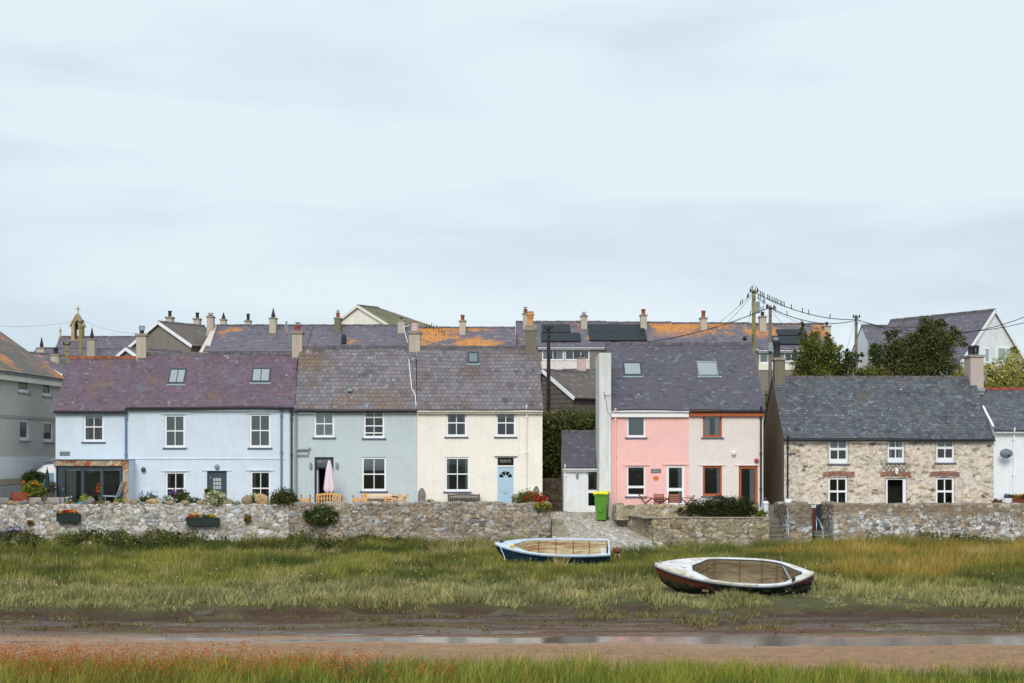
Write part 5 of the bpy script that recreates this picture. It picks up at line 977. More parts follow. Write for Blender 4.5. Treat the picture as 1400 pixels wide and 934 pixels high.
# roofs left of the blue house
f1 = bg('house', 'dark blue grey roofed house behind the lichened hip roof', 28, 112, 116, 7, 506, 477, D=8, roofm='roof_plain', walls='grey_render'); f1.chimney(50, 60, 475, 500, M['stack_render'], [('cone', .5, .8, .28)], **{**cm, 'd': -3})
f2 = bg('house', 'low slate roofed house between the church and the blue gable', 112.3, 190, 112, 7, 508, 478, D=8, roofm='roof_plain', walls='grey_render'); f2.chimney(119, 129, 463, 488, M['stack_render'], [('cone', .5, .85, .28)], **{**cm, 'd': -2})
g5 = gabled('small house with a white verge behind the lichened hip roof', 84, 512, 97, 5, math.radians(60), 6.5, 4, 483, 'grey_render', 'roof_bg'); 
o = thing('chimney_stack', 'squat pale stack with dark pot over the lichened roof edge', 'chimney', (wx(69, 99), 99, wz(507, 99))); w_ = wx(80, 99)-wx(69, 99); h_ = wz(484, 99)-wz(507, 99); MB().box(0, w_, 0, .6, -1, h_-.1).build('stack', M['stack_render'], o); cp = MB().box(-.06, w_+.06, -.06, .66, h_-.1, h_).build('chimney_cap', M['concrete'], o); pot('dark', cp, (w_/2, .3, h_), .4, .34)
# grey house at the left, seen side-on
rz = math.atan2(8.1, .72); far = (wx(83, 86), 86.0); Wg = 17.0; X0 = far[0]-Wg*math.cos(rz); Y0 = far[1]-Wg*math.sin(rz)
G = House('grey_house', 'grey roughcast house at the left edge with orange lichened roof and white plinth', 0, 0, Y0, 2.2, 0, 0, D=9, rz=rz, X0=X0, W=Wg, ze=wz(514, 86), zr=wz(463, 86)+1.1, cat='house')
for q, kw in (((25, 511, 41, 536), dict(blind=(.35, M['blind']))), ((58, 515, 71, 541), dict(curtains=((.3, .0), M['net']))), ((27, 574, 40, 602), dict(blind=(.4, M['blind']))), ((59.5, 576, 73, 604), dict(blind=(1, M['net'])))):
    G.window(q, cols=1, rows=(1,), fw=.14, sill=M['grey_paint'], rail=0, **kw)
G.wall(render_mat('pale grey roughcast', S(211, 206, 196), (.75, .75, .72, 1), .35, .03, 16)); G.roof(M['roof_hip'], ov=.35, sag=.01); G.gutter(M['grey_paint'], fascia=M['cream_paint'], fh=.35)
zb = G.front(60, 610)[1]; z1 = wz(625, 85)-2.2; MB().box(.02, Wg, -.05, -.002, 0, z1).build('white_plinth', M['white_render'], G.root); MB().box(.02, Wg, -.04, -.002, G.front(60, 576)[1]+.05, G.front(60, 574)[1]+.12).build('string_course', M['grey_render'], G.root)
o = thing('kerb_wall', 'low brown kerb wall running along the white plinth of the grey house', 'kerb', (0, 0, 0)); p0 = far; MB().bar((X0+.5, Y0, 3.0), (far[0]+.55, far[1]-.3, 3.25), .3, .35).build('kerb', M['concrete'], o)
# brown roofed bungalow
b1 = House('bungalow', 'brown tiled bungalow behind the ivy bank and the dark pole', 772, 850, 93, 5.0, 541, 507, D=7.5, cat='house'); b1.wall(M['beige_block']); b1.roof(M['roof_brown'], ridge='ridge', sag=0); b1.gutter(M['grey_paint']); b1.pipe(780.5, M['grey_paint'], 543, 570, .05)
b1.chimney(789.5, 801.5, 489, 507, plain('pinkish stack', S(196, 174, 164), .9), [('cage', .5, .18, .2)], capw=.03, flash=False, cap_h=.08, d=-.2, dep=.6)
b2 = gabled('brown tiled outhouse with white bargeboard beside the cream house', 784, 541.5, 91.5, 5.0, math.radians(42), 5.0, 3.5, 507, 'roof_brown', 'roof_brown', name='outhouse')
# ---- ivy bank, hedges, bushes, trees
IV = [S(76, 88, 44, 1.35), S(92, 100, 50, 1.35), S(60, 72, 38, 1.3), S(100, 96, 56, 1.3)]
def bush(name, label, cat, loc, blobs, n, size, cols, seed, group=None, flowers=None, clump=.28, trunk=None, crown='foliage', shell=.6):
    o = thing(name, label, cat, loc, 0, group); leafcloud(crown, blobs, n, size, cols, seed, o, clump=clump, shell=shell)
    if flowers:
        for (fc, fn, fs, fb) in flowers: leafcloud('flowers', fb or [(b[0], b[1]-.04, b[2]+.03, b[3]*1.03, b[4]*1.05, b[5]*1.05) for b in blobs], fn, fs, fc, seed+50, o, clump=.12, shell=.95)
    if trunk:
        m = MB()
        for pts, r, r2 in trunk: m.tube(pts, r, 8, r2)
        m.build('trunk', M['bark'], o)
    else:
        m = MB(); rr = random.Random(seed)
        for i in range(7): bb = blobs[i % len(blobs)]; m.tube([(bb[0]*.5, bb[1]*.5, -.03), (bb[0]+bb[3]*rr.uniform(-.6, .6), bb[1], bb[2]+bb[5]*.5)], .02*max(1, size*6), 5, .008)
        m.build('stems', M['bark'], o)
    return o
bx = wx(780, 87)
bush('ivy_bank', 'tall bank of dark ivy between the cream and pink houses', 'hedge', (bx, 87, 1.6), [(-1.3, 0, 4.2, 1.1, 1.2, 1.2), (0, .2, 4.3, 1.3, 1.2, 1.1), (1.3, .2, 4.2, 1.2, 1.2, 1.05), (-1.0, -.3, 2.6, 1.1, 1.2, 1.5), (-1.5, -1, 2.9, .7, .9, 1.4), (.2, 0, 2.6, 1.5, 1.2, 1.6), (-.9, -.2, 1.3, .8, .9, 1.0), (1.6, 0, 2.6, 1.0, 1, 1.5), (-.5, .6, 3.4, 2.4, .8, 1.6), (-.6, .7, 1.6, 1.6, .6, 1.6)], 30000, .19, IV, 501, clump=.3, shell=.7)
wall_path('rear_wall', 'dark brown stone wall under the ivy bank', [(wx(741, 84), 84), (wx(775, 84), 84)], 1.4, 3.2, .4, cell=(.4, .3), tones=[S(118, 104, 88), S(104, 94, 82), S(130, 116, 98)], mortar=S(96, 84, 70), seed=261, disp=.04, mort=.1, res=.05)
DG = [S(74, 82, 44, 1.35), S(92, 98, 52, 1.35), S(58, 68, 38, 1.3)]
def tree(label, px, py_top, py_bot, hw, Y, z0, cols, n, size, seed, blobs, name='tree'):
    """blobs in crown units: x,z in [-1,1] about the crown box"""
    X = wx(px, Y); zt, zb = wz(py_top, Y)-z0, wz(py_bot, Y)-z0; hwm = hw*Y/F; H = (zt-zb)/2; zc = (zt+zb)/2
    bl = [(b[0]*hwm, b[1]*hwm*.6, zc+b[2]*H, b[3]*hwm, b[3]*hwm*.9, b[4]*H) for b in blobs]
    rr = random.Random(seed)
    for i in range(16 if hw > 20 else 5):
        q = rr.choice(bl[:10]); an = rr.uniform(-.3, math.pi+.3); k = rr.uniform(.08, .17)
        bl.append((q[0]+math.cos(an)*q[3]*1.05, q[1]+rr.uniform(-.5, .5)*q[4], q[2]+math.sin(an)*q[5]*1.08, hwm*k, hwm*k, H*k*1.4))
    o = thing(name, label, 'tree', (X, Y, z0)); leafcloud('crown', bl, n, size, cols, seed, o, clump=.3, shell=.55)
    m = MB(); m.tube([(0, 0, -.2), (.1, 0, zb*.6), (0, .1, zb), (.1, 0, zc)], .2, 9, .08)
    for b in bl: m.tube([(0, 0, max(.2, zb*.7)), (b[0]*.5, b[1]*.5, (zb+b[2])/2), (b[0], b[1], b[2]+b[5]*.4)], .08, 6, .02)
    m.build('trunk', M['bark'], o); return o
BL1 = [(0, 0, .1, .5, .6), (-.35, 0, -.3, .5, .5), (.4, 0, -.2, .5, .55), (-.1, .1, .6, .35, .35), (.5, 0, .3, .3, .35), (-.55, 0, -.6, .4, .4), (.1, 0, -.7, .7, .35), (-.2, 0, .2, .4, .4)]
BL2 = [(.1, 0, 0, .42, .5), (-.35, 0, -.35, .4, .45), (.35, 0, .38, .38, .42), (.2, 0, .62, .26, .34), (.68, 0, .25, .28, .36), (-.8, 0, -.3, .26, .5), (-.58, 0, .1, .24, .4), (-.98, 0, -.45, .16, .4), (.5, 0, -.45, .4, .5), (-.2, 0, -.65, .55, .35), (-.2, 0, .28, .22, .32), (-.95, 0, -.2, .1, .3)]
tree('yellow green tipped tree in front of the far solar roof', 1115, 447, 522, 38, 92, 4.0, [S(120, 124, 50, 1.3), S(84, 92, 48, 1.3), S(70, 80, 44, 1.2)], 11000, .13, 511, BL1)
tree('thin dark tree between the solar roof and the white gable', 1152, 474, 522, 26, 93, 4.0, DG, 3600, .13, 512, [(0, 0, -.3, .6, .6), (.45, 0, .2, .4, .5), (-.3, 0, .1, .4, .5), (.2, 0, .55, .25, .3)])
tree('low olive tree peeping over the cottage ridge under the white gable', 1190, 496, 524, 30, 91, 4.0, [S(112, 112, 54, 1.3), S(84, 90, 44, 1.3)], 3200, .13, 513, [(0, 0, -.2, .7, .7), (.5, 0, -.3, .5, .6), (-.5, 0, .0, .4, .6)])
tree('large dark sycamore standing behind the stone cottage', 1258, 431, 526, 62, 93, 4.0, DG+[S(104, 104, 62, 1.2)], 26000, .14, 514, BL2)
tree('pale yellow green tree behind the white cottage', 1376, 478, 546, 42, 90, 3.6, [S(176, 170, 92, 1.3), S(142, 140, 66, 1.3), S(112, 116, 52, 1.2), S(196, 188, 122, 1.2)], 13000, .12, 515, [(0, 0, 0, .6, .6), (-.5, 0, -.3, .45, .6), (.5, 0, 0, .5, .65), (.1, 0, .5, .3, .4), (-.3, 0, -.7, .7, .4), (.6, 0, -.5, .4, .6)])
tree('small olive tree right of the big sycamore', 1314, 500, 530, 16, 91, 4, [S(150, 146, 66, 1.3), S(112, 112, 52, 1.3)], 1400, .12, 516, [(0, 0, 0, .8, .8)])
tree('narrow green tree in the gap beside the stone cottage', 1052, 528, 640, 8, 92, 4, [S(128, 124, 60, 1.3), S(88, 96, 48, 1.3)], 2500, .12, 517, [(0, 0, 0, .9, .9), (0, 0, .5, .7, .5), (0, 0, -.6, .8, .5)])
# ================================================================== POLES, WIRES, BIRDS
def tpole(px, top, Y, z0, r, mat, label, extra=None):
    H = wz(top, Y)-z0; o = thing('telegraph_pole', label, 'telegraph pole', (wx(px, Y), Y, z0)); MB().tube([(0, 0, -.3), (0, 0, H*.5), (.0, 0, H)], r*1.15, 10, r*.8).build('pole', M[mat], o, smooth=True)
    MB().bar((-.25, -.12, H-.15), (.25, -.12, H-.15), .06).bar((0, -.2, H-.55), (0, .2, H-.55), .06).build('bracket', M['wire'], o)
    for q in (-.2, .2): MB().lathe([(.03, 0), (.06, .03), (.04, .07), (.06, .11), (.02, .14)], (q, -.12, H-.12), 8).build('insulator', M['wire'], o)
    if extra: extra(o, H)
    return o
def boxA(o, H): MB().box(.14, .34, -.12, .1, H-1.35, H-.7).build('junction_box', M['grey_paint'], o, bevel=.02); MB().lathe([(.1, 0), (.13, .15), (.08, .4)], (-.22, -.1, H-3.9), 8).build('cable_loop', M['wire'], o)
def boxB(o, H): MB().box(-.14, .1, -.3, -.1, H-2.6, H-2.1).build('junction_box', M['grey_paint'], o, bevel=.02); MB().lathe([(.16, 0), (.16, .1), (.08, .15)], (.3, -.1, H-1.95), 8).build('cable_splice', M['grey_paint'], o)
tpole(1030.5, 396, 90, 4.0, .13, 'pole_wood', 'tallest mossy wooden pole, rising behind the beige house roof', boxA)
tpole(1053, 418, 88, 3.4, .11, 'pole_grey', 'grey wooden pole with junction box right of the mossy pole', boxB)
tpole(1170.5, 431, 104, 5.5, .12, 'pole_grey', 'short far pole beside the white gable house')
tpole(750, 446, 88.8, 2.4, .12, 'pole_dark', 'black creosoted pole between the cream and pink houses')
tpole(92, 468, 100, 5, .16, 'pole_wood', 'stubby wooden pole just left of the church roof'); tpole(110.5, 438, 112, 6, .14, 'pole_wood', 'wooden pole standing in front of the church bellcote')
def wire(label, a, b, sag, r=.016, n=18):
    (pa, ya, Ya), (pb, yb, Yb) = a, b; A_ = Vector((wx(pa, Ya), Ya, wz(ya, Ya))); B_ = Vector((wx(pb, Yb), Yb, wz(yb, Yb))); pts = [A_.lerp(B_, i/n)-Vector((0, 0, sag*4*(i/n)*(1-i/n))) for i in range(n+1)]
    o = MB().tube([tuple(p) for p in pts], r, 5).build('overhead_cable', M['wire']); tag(o, label, 'cable'); return pts
W1 = wire('main cable from the tallest pole down to the short far pole', (1030, 399, 90), (1170, 437, 104), .45, .025)
W2 = wire('cable from the junction box pole to the short far pole', (1053, 421, 88), (1170, 438, 104), .5, .025)
W3 = wire('thick cable running left from the junction box pole over the pink roof', (1053, 420, 88), (862, 470, 94), .35, .025)
W4 = wire('cable from the tallest pole down left to the far ridge', (1030, 400, 90), (965, 455, 106), .1, .012)
W5 = wire('second thin cable from the tallest pole to the far lichened roof', (1030, 402, 90), (975, 460, 106), .1, .012)
W6 = wire('cable dropping from the tallest pole to the junction box pole', (1030, 403, 90), (1053, 419, 88), .05, .012)
wire('cable from the short far pole to the right frame edge passing the gable', (1170, 436, 104), (1440, 416, 90), 1.4, .022); wire('lower cable from the short far pole crossing the white gable', (1170, 437, 104), (1440, 430, 96), 1.0, .022); wire('thin cable from the far pole behind the dark trees', (1170, 440, 104), (1262, 447, 92), .2, .012)
wire('thin cable from the junction box pole down to the end terrace', (1054, 424, 88), (1085, 455, 104), .1, .01); wire('thin cable from the junction box pole towards the far stack', (1054, 423, 88), (1130, 452, 106), .15, .01); wire('drop wire from the tallest pole to the beige roof aerial', (1029, 404, 90), (1020, 470, 84), .05, .008)
wire('low cable between the dark pole and the grey green chimney', (750, 478, 86), (574, 463, 84), .5, .014); wire('low cable crossing the far roof towards the grey green aerial', (558, 467, 84), (520, 477, 100), .1, .012); wire('faint cable across the sky left of the bellcote', (-30, 443, 110), (109, 438, 112), .3, .008); wire('faint cable from the bellcote pole to the grey gable', (112, 438, 112), (186, 456, 105), .2, .008)
wire('stay cable from the short far pole down left', (1168, 440, 104), (1155, 488, 103), .0, .008)
def bird_mesh():
    m = MB(); m.tube([(0, .0, .0), (0, .01, .05), (0, .03, .12), (0, .0, .19), (0, -.02, .235)], .035, 8, .03); m.tube([(0, .03, .06), (0, .07, -.03), (0, .09, -.12)], .02, 5, .012); m.lathe([(.01, -.03), (.03, -.01), (.035, .015), (.02, .04), (.004, .05)], (0, -.025, .25), 8); m.tube([(0, -.05, .255), (0, -.09, .25)], .01, 5, .002)
    return m
b0 = None
def put_bird(p, label, group, s=1.0, rz=0):
    global b0
    if b0 is None: b0 = bird_mesh().build('bird', M['bird'], smooth=True); o = b0
    else: o = b0.copy(); COL.objects.link(o)
    s *= .85; o.location = p; o.scale = (s, s, s); o.rotation_euler = (0, 0, rz); return tag(o, label, 'bird', group)
def on_wire(pts, px, Yg=None):
    for a, b in zip(pts, pts[1:]):
        pa, pb = CX+a.x/a.y*F, CX+b.x/b.y*F
        if min(pa, pb) <= px <= max(pa, pb): return a.lerp(b, (px-pa)/(pb-pa)) + Vector((0, 0, .02))
    return pts[0]
rb = random.Random(4)
for px in (1039.5, 1042, 1044.5, 1049.5, 1052, 1055.5, 1058.5, 1061, 1063.5, 1066.5, 1069, 1072): put_bird(on_wire(W1, px), 'small dark bird in the tight row on the main cable right of the tallest pole', 'birds in a row on the main cable', 1.0, rb.uniform(-1, 1))
for px, lab in ((1082, 'lone dark bird on the main cable just past the row of birds'), (1097, 'dark bird midway along the main cable'), (1105.5, 'dark bird just right of the cable middle bird'), (1135, 'farthest right dark bird on the main cable')): put_bird(on_wire(W1, px), lab, 'birds on the main cable', 1.0, rb.uniform(-1, 1))
for px in (1023.5, 1022, 1012.5, 1015): put_bird(on_wire(W4, px), 'small dark bird on the cable left of the tallest pole', 'birds left of the tallest pole', .9, rb.uniform(-1, 1))
for px in (1037, 1039.5, 1043.5, 1045.5): put_bird(on_wire(W6, px), 'small dark bird on the short cable between the two tall poles', 'birds between the poles', .9, rb.uniform(-1, 1))
for px in (1026, 1040.5, 1043.5, 1048, 1050): put_bird(on_wire(W3, px), 'small dark bird on the thick cable left of the junction box pole', 'birds on the thick left cable', .9, rb.uniform(-1, 1))
for px in (1058, 1060.5, 1076): put_bird(on_wire(W2, px), 'small dark bird on the lower cable right of the junction box pole', 'birds on the lower cable', .85, rb.uniform(-1, 1))
zt = wz(396, 90)
for dx, dz in ((-.18, .05), (-.08, .12), (.1, .08), (.2, -.02)): put_bird((wx(1030.5, 90)+dx, 89.85, zt+dz-.08), 'dark bird huddled on top of the tallest pole', 'birds on the pole top', .8, rb.uniform(-2, 2))
for px, py in ((583, 449), (587, 450), (590, 448), (593, 451), (597, 450), (600, 455), (604, 456), (607, 459)): p = L3.roofpt(px, py); put_bird((L3.X0+p.x, L3.Y+p.y, L3.z0+p.z+.05), 'dark bird perched on the bright lichened far roof', 'birds on the lichened roof', 1.0, rb.uniform(-2, 2))
# ================================================================== TERRACE FURNITURE
TZ = 1.9
def bench(label, px0, px1, py, Y, mat, slats, depth=.5, arch=0, back_front=False, rz=0, cat='bench', name='garden_bench'):
    w = wx(px1, Y)-wx(px0, Y); h = wz(py, Y)-TZ; o = thing(name, label, cat, (wx(px0, Y), Y, TZ), rz); m = MB(); yb = 0 if not back_front else depth; t = .06
    for x in (0, w-t): m.box(x, x+t, yb, yb+t, 0, h-arch-.03); m.box(x, x+t, depth-yb-t*(yb == 0) if 0 else (depth if yb == 0 else 0), (depth if yb == 0 else 0)+t, 0, .62); m.box(x, x+t, t+.001, depth-.001, .56, .62)
    m.build('frame', M[mat], o, bevel=.006); m = MB(); N_ = 10
    for i in range(N_):
        f_ = lambda k: h-arch+arch*math.sin(math.pi*k/N_); x0, x1 = w*i/N_, w*(i+1)/N_
        p = [(x0, yb+.01, f_(i)-.09), (x1, yb+.01, f_(i+1)-.09), (x1, yb+.01, f_(i+1)), (x0, yb+.01, f_(i))]; q = [(a, b+.05, c) for a, b, c in p]; m.quad(*p); m.quad(*q[::-1]); m.quad(p[3], p[2], q[2], q[3]); m.quad(p[0], q[0], q[1], p[1])
    m.box(.0, w, yb+.01, yb+.05, .1, .15); m.build('back_rail', M[mat], o); m = MB()
    for i in range(slats): x = t+(w-2*t)*(i+.5)/slats; m.box(x-.032, x+.032, yb+.02, yb+.04, .14, h-arch-.08+arch*math.sin(math.pi*x/w))
    m.build('back_slats', M[mat], o); m = MB()
    for i in range(4): m.box(t, w-t, .08+i*.11, .17+i*.11, .4, .43)
    m.build('seat', M[mat], o); return o
bench('oiled wooden bench with curved back in front of the black doorway', 432, 466.5, 674, 76.6, 'teak', 8, arch=.07); bench('bleached wooden bench against the grey green wall below its window', 492, 537, 675.5, 78.2, 'pale_teak', 14, back_front=True)
bench('weathered grey bench in front of the cream house', 612, 656, 675.5, 78.2, 'grey_teak', 15, back_front=True, arch=.05); bench('narrow wooden armchair seen side-on beside the bleached bench', 481, 501, 682, 76.9, 'teak', 4, depth=.3, cat='chair', name='garden_chair')
o = bench('plain wooden table end showing right of the round dark bush', 409, 423, 682.5, 76.9, 'teak', 3, cat='table', name='garden_table')
o = thing('wooden_board', 'upright wooden board leaning beside the bleached bench', 'board', (wx(496, 76.6), 76.6, TZ)); MB().poly([(0, 0, 0), (.24, 0, 0), (.21, 0, wz(675, 76.6)-TZ-.05), (.12, 0, wz(673.5, 76.6)-TZ), (.03, 0, wz(675, 76.6)-TZ-.05)]).poly([(0, .04, 0), (.03, .04, wz(675, 76.6)-TZ-.05), (.12, .04, wz(673.5, 76.6)-TZ), (.21, .04, wz(675, 76.6)-TZ-.05), (.24, .04, 0)]).box(.02, .22, .041, .05, 0, .7).build('board', M['teak'], o)
def adirondack(px, label):
    o = thing('garden_chair', label, 'chair', (wx(px, 77), 77, TZ)); m = MB(); H = wz(675.5, 77)-TZ
    for i in range(5): m.bar((0-.0, -.02+i*.11, .35), (.32, -.02+i*.11, H-.03*abs(i-2)), .09, .02)
    m.build('backrest', M['teak'], o); MB().bar((-.5, -.05, .52), (.2, -.05, .52), .03, .1).bar((-.5, .5, .52), (.2, .5, .52), .03, .1).build('armrest', M['teak'], o); MB().box(-.45, .05, 0, .45, .3, .34).build('seat', M['teak'], o)
    m = MB(); [m.box(a, a+.05, b, b+.05, 0, .5) for a in (-.45, .1) for b in (-.06, .46)]; m.build('legs', M['teak'], o)
adirondack(538.5, 'left of two slatted wooden reclining chairs beside the bleached bench'); adirondack(549, 'right of two slatted wooden reclining chairs beside the bleached bench')
o = thing('plank_table', 'long low wooden table top in front of the reclining chairs', 'table', (wx(516, 76.2), 76.2, TZ)); MB().box(0, wx(548, 76.2)-wx(516, 76.2), 0, .6, wz(687.6, 76.2)-TZ-.05, wz(687.6, 76.2)-TZ).build('table_top', M['teak'], o); m = MB(); [m.box(a, a+.06, b, b+.06, 0, wz(687.6, 76.2)-TZ-.051) for a in (.05, 1.0) for b in (.05, .5)]; m.build('legs', M['teak'], o)
o = thing('glass_table', 'thin round table under the closed pink parasol', 'table', (wx(450, 77.5), 77.5, TZ)); zt = wz(680.5, 77.5)-TZ; MB().lathe([(.0, zt-.03), (.85, zt-.03), (.87, zt-.015), (.85, zt), (0, zt)], seg=24).build('table_top', M['galv'], o); m = MB(); [m.tube([(.1*math.cos(a), .1*math.sin(a), zt-.03), (.45*math.cos(a), .45*math.sin(a), 0)], .02, 6) for a in (0.5, 2.1, 3.7, 5.3)]; m.build('legs', M['iron_black'], o)
def parasol(label, px, top, bot, hw, Y, mat, zbase):
    o = thing('parasol', label, 'parasol', (wx(px, Y), Y, zbase)); zt, zb = wz(top, Y)-zbase, wz(bot, Y)-zbase; r = hw*Y/F; H = zt-zb; m = MB(); seg = 32; n0 = 0
    prof = [(0, .01), (.03, .15), (.12, .34), (.3, .55), (.55, .74), (.8, .92), (.95, 1.0), (1.0, .9)]
    for t_, rr in prof:
        for k in range(seg):
            a = 2*math.pi*k/seg; f_ = 1+.22*math.cos(a*8)*min(1, t_*3); m.v.append((r*rr*f_*math.cos(a)+r*.12*t_, r*rr*f_*math.sin(a), zt-H*t_+(.05*H*math.cos(a*8) if t_ > .93 else 0)))
    for i in range(len(prof)-1):
        for k in range(seg): a = i*seg+k; b = i*seg+(k+1) % seg; m.f.append((a, b, b+seg, a+seg)); m.uv += [(0, 0)]*4
    m.build('canopy', mat, o, smooth=True); MB().tube([(0, 0, 0), (0, 0, zt+.05)], .025, 8).build('pole', M['grey_teak'], o); MB().lathe([(.25, 0), (.25, .06), (.06, .09), (.04, .3), (.03, .3)]).build('base', M['iron_black'], o)
    MB().lathe([(r*.62, -.03), (r*.64, 0), (r*.62, .03)], (r*.05, 0, zt-H*.5), 16).build('tie', mat, o) if 0 else None
parasol('closed pale pink parasol standing before the black doorway', 450, 628.5, 673, 7.2, 77.5, plain('pale pink canvas', S(232, 212, 222), .85, var=.04), TZ); parasol('closed dark green parasol between the grey planters', 64.5, 640, 672, 3.8, 76.6, plain('dark green canvas', S(44, 60, 58), .85), TZ)
def folding(label, px, py, Y, w=.45, side=1, face='side', mat='chair_wood'):
    o = thing('folding_chair', label, 'chair', (wx(px, Y), Y, TZ)); h = wz(py, Y)-TZ; m = MB(); f = MB()
    if face == 'side':
        bx0 = -.3*side; 
        for i in range(4): m.bar((bx0+side*.06*i*.6, -.22, h-.08-i*.13), (bx0+side*.06*i*.6+.02, .22, h-.08-i*.13), .02, .11) if 0 else m.bar((bx0+side*.035*i, -.1, h-.06-i*.105), (bx0+side*.035*i+side*.3, .25, h-.06-i*.105), .02, .095)
        m.build('backrest', M[mat], o); s_ = MB(); s_.box(min(-.1*side, .4*side), max(-.1*side, .4*side), -.2, .2, .44, .47); s_.build('seat', M[mat], o)
        for y in (-.22, .24): f.bar((bx0-.0, y, h), (.15*side, y, 0), .03).bar((.4*side, y, .47), (-.12*side, y, 0), .03)
        f.build('frame', M['dark_red_wood'], o)
    else:
        yb = 0 if face == 'away' else .4
        for i in range(4): m.box(-w/2, w/2, yb+.0, yb+.02, h-.12-i*.11, h-.03-i*.11)
        m.build('backrest', M[mat], o); MB().box(-w/2, w/2, .02, .4, .44, .47).build('seat', M[mat], o)
        for x in (-w/2-.02, w/2+.0): f.bar((x, yb+.03, h), (x, .4-yb, 0), .03).bar((x, .4-yb, .46), (x, yb, 0), .03)
        f.build('frame', M['dark_red_wood'], o)
PT = 77.6
folding('angled folding chair left of the small wooden table', 881, 675, PT, side=1); folding('folding chair behind the small wooden table against the pink wall', 902, 675, 78.6, face='toward', w=.44); folding('wide folding chair in front of the pink house glazed door', 922, 675, 77.0, face='away', w=.5); folding('rightmost folding chair half behind the clipped hedge', 941, 677, PT, side=-1)
o = thing('folding_table', 'small slatted wooden table with crossed legs outside the pink house', 'table', (wx(902.5, PT), PT, TZ)); zt = wz(681, PT)-TZ; m = MB(); [m.box(-.46, .46, -.3+i*.11, -.21+i*.11, zt-.03, zt) for i in range(6)]; m.build('table_top', M['chair_wood'], o); m = MB(); [m.bar((-.38, y, zt-.03), (.3, y, 0), .035).bar((.38, y+.03, zt-.03), (-.3, y+.03, 0), .035) for y in (-.25, .2)]; m.build('crossed_legs', M['dark_red_wood'], o)
# wheelie bin
o = thing('wheelie_bin', 'green wheelie bin with yellow lid at the foot of the white chimney', 'wheelie bin', (wx(823, 78.6), 78.6, ramp_z(78.6)), math.radians(-14)); H = wz(675, 78.6)-ramp_z(78.6); m = MB()
c0 = [(-.24, -.26), (.24, -.26), (.24, .26), (-.24, .26)]; c1 = [(-.33, -.36), (.33, -.36), (.33, .36), (-.33, .36)]
for i in range(4): j = (i+1) % 4; m.quad((c0[i][0], c0[i][1], .04), (c0[j][0], c0[j][1], .04), (c1[j][0], c1[j][1], H), (c1[i][0], c1[i][1], H))
m.quad(*[(a, b, .04) for a, b in c0[::-1]]); m.box(-.36, .36, -.39, .39, H-.1, H-.03).box(-.1, .1, -.375, -.36, .45, .7); m.build('body', M['green_plastic'], o, bevel=.02); l_ = MB(); N_ = 6
for i in range(N_):
    y0, y1 = -.42+.84*i/N_, -.42+.84*(i+1)/N_; z0_, z1_ = [.0+.13*math.sin(math.pi*k/N_*.9+.25) for k in (i, i+1)]; l_.quad((-.36, y0, H+z0_), (.36, y0, H+z0_), (.36, y1, H+z1_), (-.36, y1, H+z1_)); l_.quad((-.36, y0, H-.02), (-.36, y0, H+z0_), (-.36, y1, H+z1_), (-.36, y1, H-.02)); l_.quad((.36, y0, H-.02), (.36, y1, H-.02), (.36, y1, H+z1_), (.36, y0, H+z0_))
l_.quad((-.36, -.42, H-.03), (.36, -.42, H-.03), (.36, -.42, H+.033), (-.36, -.42, H+.033)); l_.box(-.2, .2, -.46, -.42, H-.0, H+.03); l_.build('lid', M['yellow_plastic'], o)
for x in (-.26, .26): MB().tube([(x-.03, .3, .1), (x+.03, .3, .1)], .1, 14).build('wheel', M['iron_black'], o)
MB().tube([(-.25, .4, H-.02), (.25, .4, H-.02)], .02, 8).build('handle', M['green_plastic'], o)
# ================================================================== PLANTS ON AND BEHIND THE WALLS
def pb(name, label, px, pz, hw, hh, Y, n, size, cols, seed, flowers=None, cat='bush', zb=None, blobs=None, clump=.3, d=.6):
    """bush centred on a photo point, half sizes in px"""
    w = hw*Y/F; h = hh*Y/F; X = wx(px, Y); zc = wz(pz, Y); z0 = zb if zb is not None else zc-h
    bl = blobs or [(0, 0, .1, .62, .6), (-.5, 0, -.2, .45, .55), (.5, 0, -.15, .45, .6), (0, 0, -.5, .7, .4)]
    return bush(name, label, cat, (X, Y, z0), [(b[0]*w, b[1]*w, zc-z0+b[2]*h, b[3]*w, b[3]*w*d, b[4]*h) for b in bl], n, size, cols, seed, flowers=flowers, clump=clump)
GRN = [S(86, 96, 44, 1.25), S(110, 118, 50, 1.25), S(66, 78, 38, 1.25)]
pb('round_bush', 'round dark green bush spilling over the wall beside the blue house', 388, 684, 23, 17, 75.2, 4200, .07, DG, 601, blobs=[(0, 0, .05, .75, .8), (-.45, 0, -.2, .5, .6), (.45, 0, -.1, .5, .7), (.55, 0, -.6, .35, .5)])
pb('flowering_shrub', 'dark flowering shrub hanging over the wall in front of the wooden bench', 438, 702, 25, 16, 74.75, 4200, .065, [S(76, 92, 46, 1.2), S(56, 70, 38, 1.2), S(98, 104, 52, 1.2)], 602, flowers=[([S(226, 214, 216), S(196, 176, 178)], 420, .035, None)])
pb('white_bush', 'domed cream flowering bush on the wall near the dark blue house door', 295, 682, 17.5, 12.5, 75.1, 2200, .06, [S(150, 156, 110, 1.1), S(118, 128, 78, 1.1)], 603, flowers=[([S(236, 234, 206), S(214, 214, 176)], 1600, .045, None)], blobs=[(0, 0, -.05, .8, .85), (-.5, 0, -.3, .45, .55), (.5, 0, -.3, .45, .55)])
pb('red_plant', 'red flowering plant behind the domed cream bush', 288, 671, 12, 9, 76.2, 700, .06, GRN, 604, flowers=[([S(196, 52, 44), S(170, 40, 50)], 260, .06, [(-.25, -.2, .35, .3, .2, .12), (.2, -.2, .5, .3, .2, .12)])], zb=TZ, cat='plant')
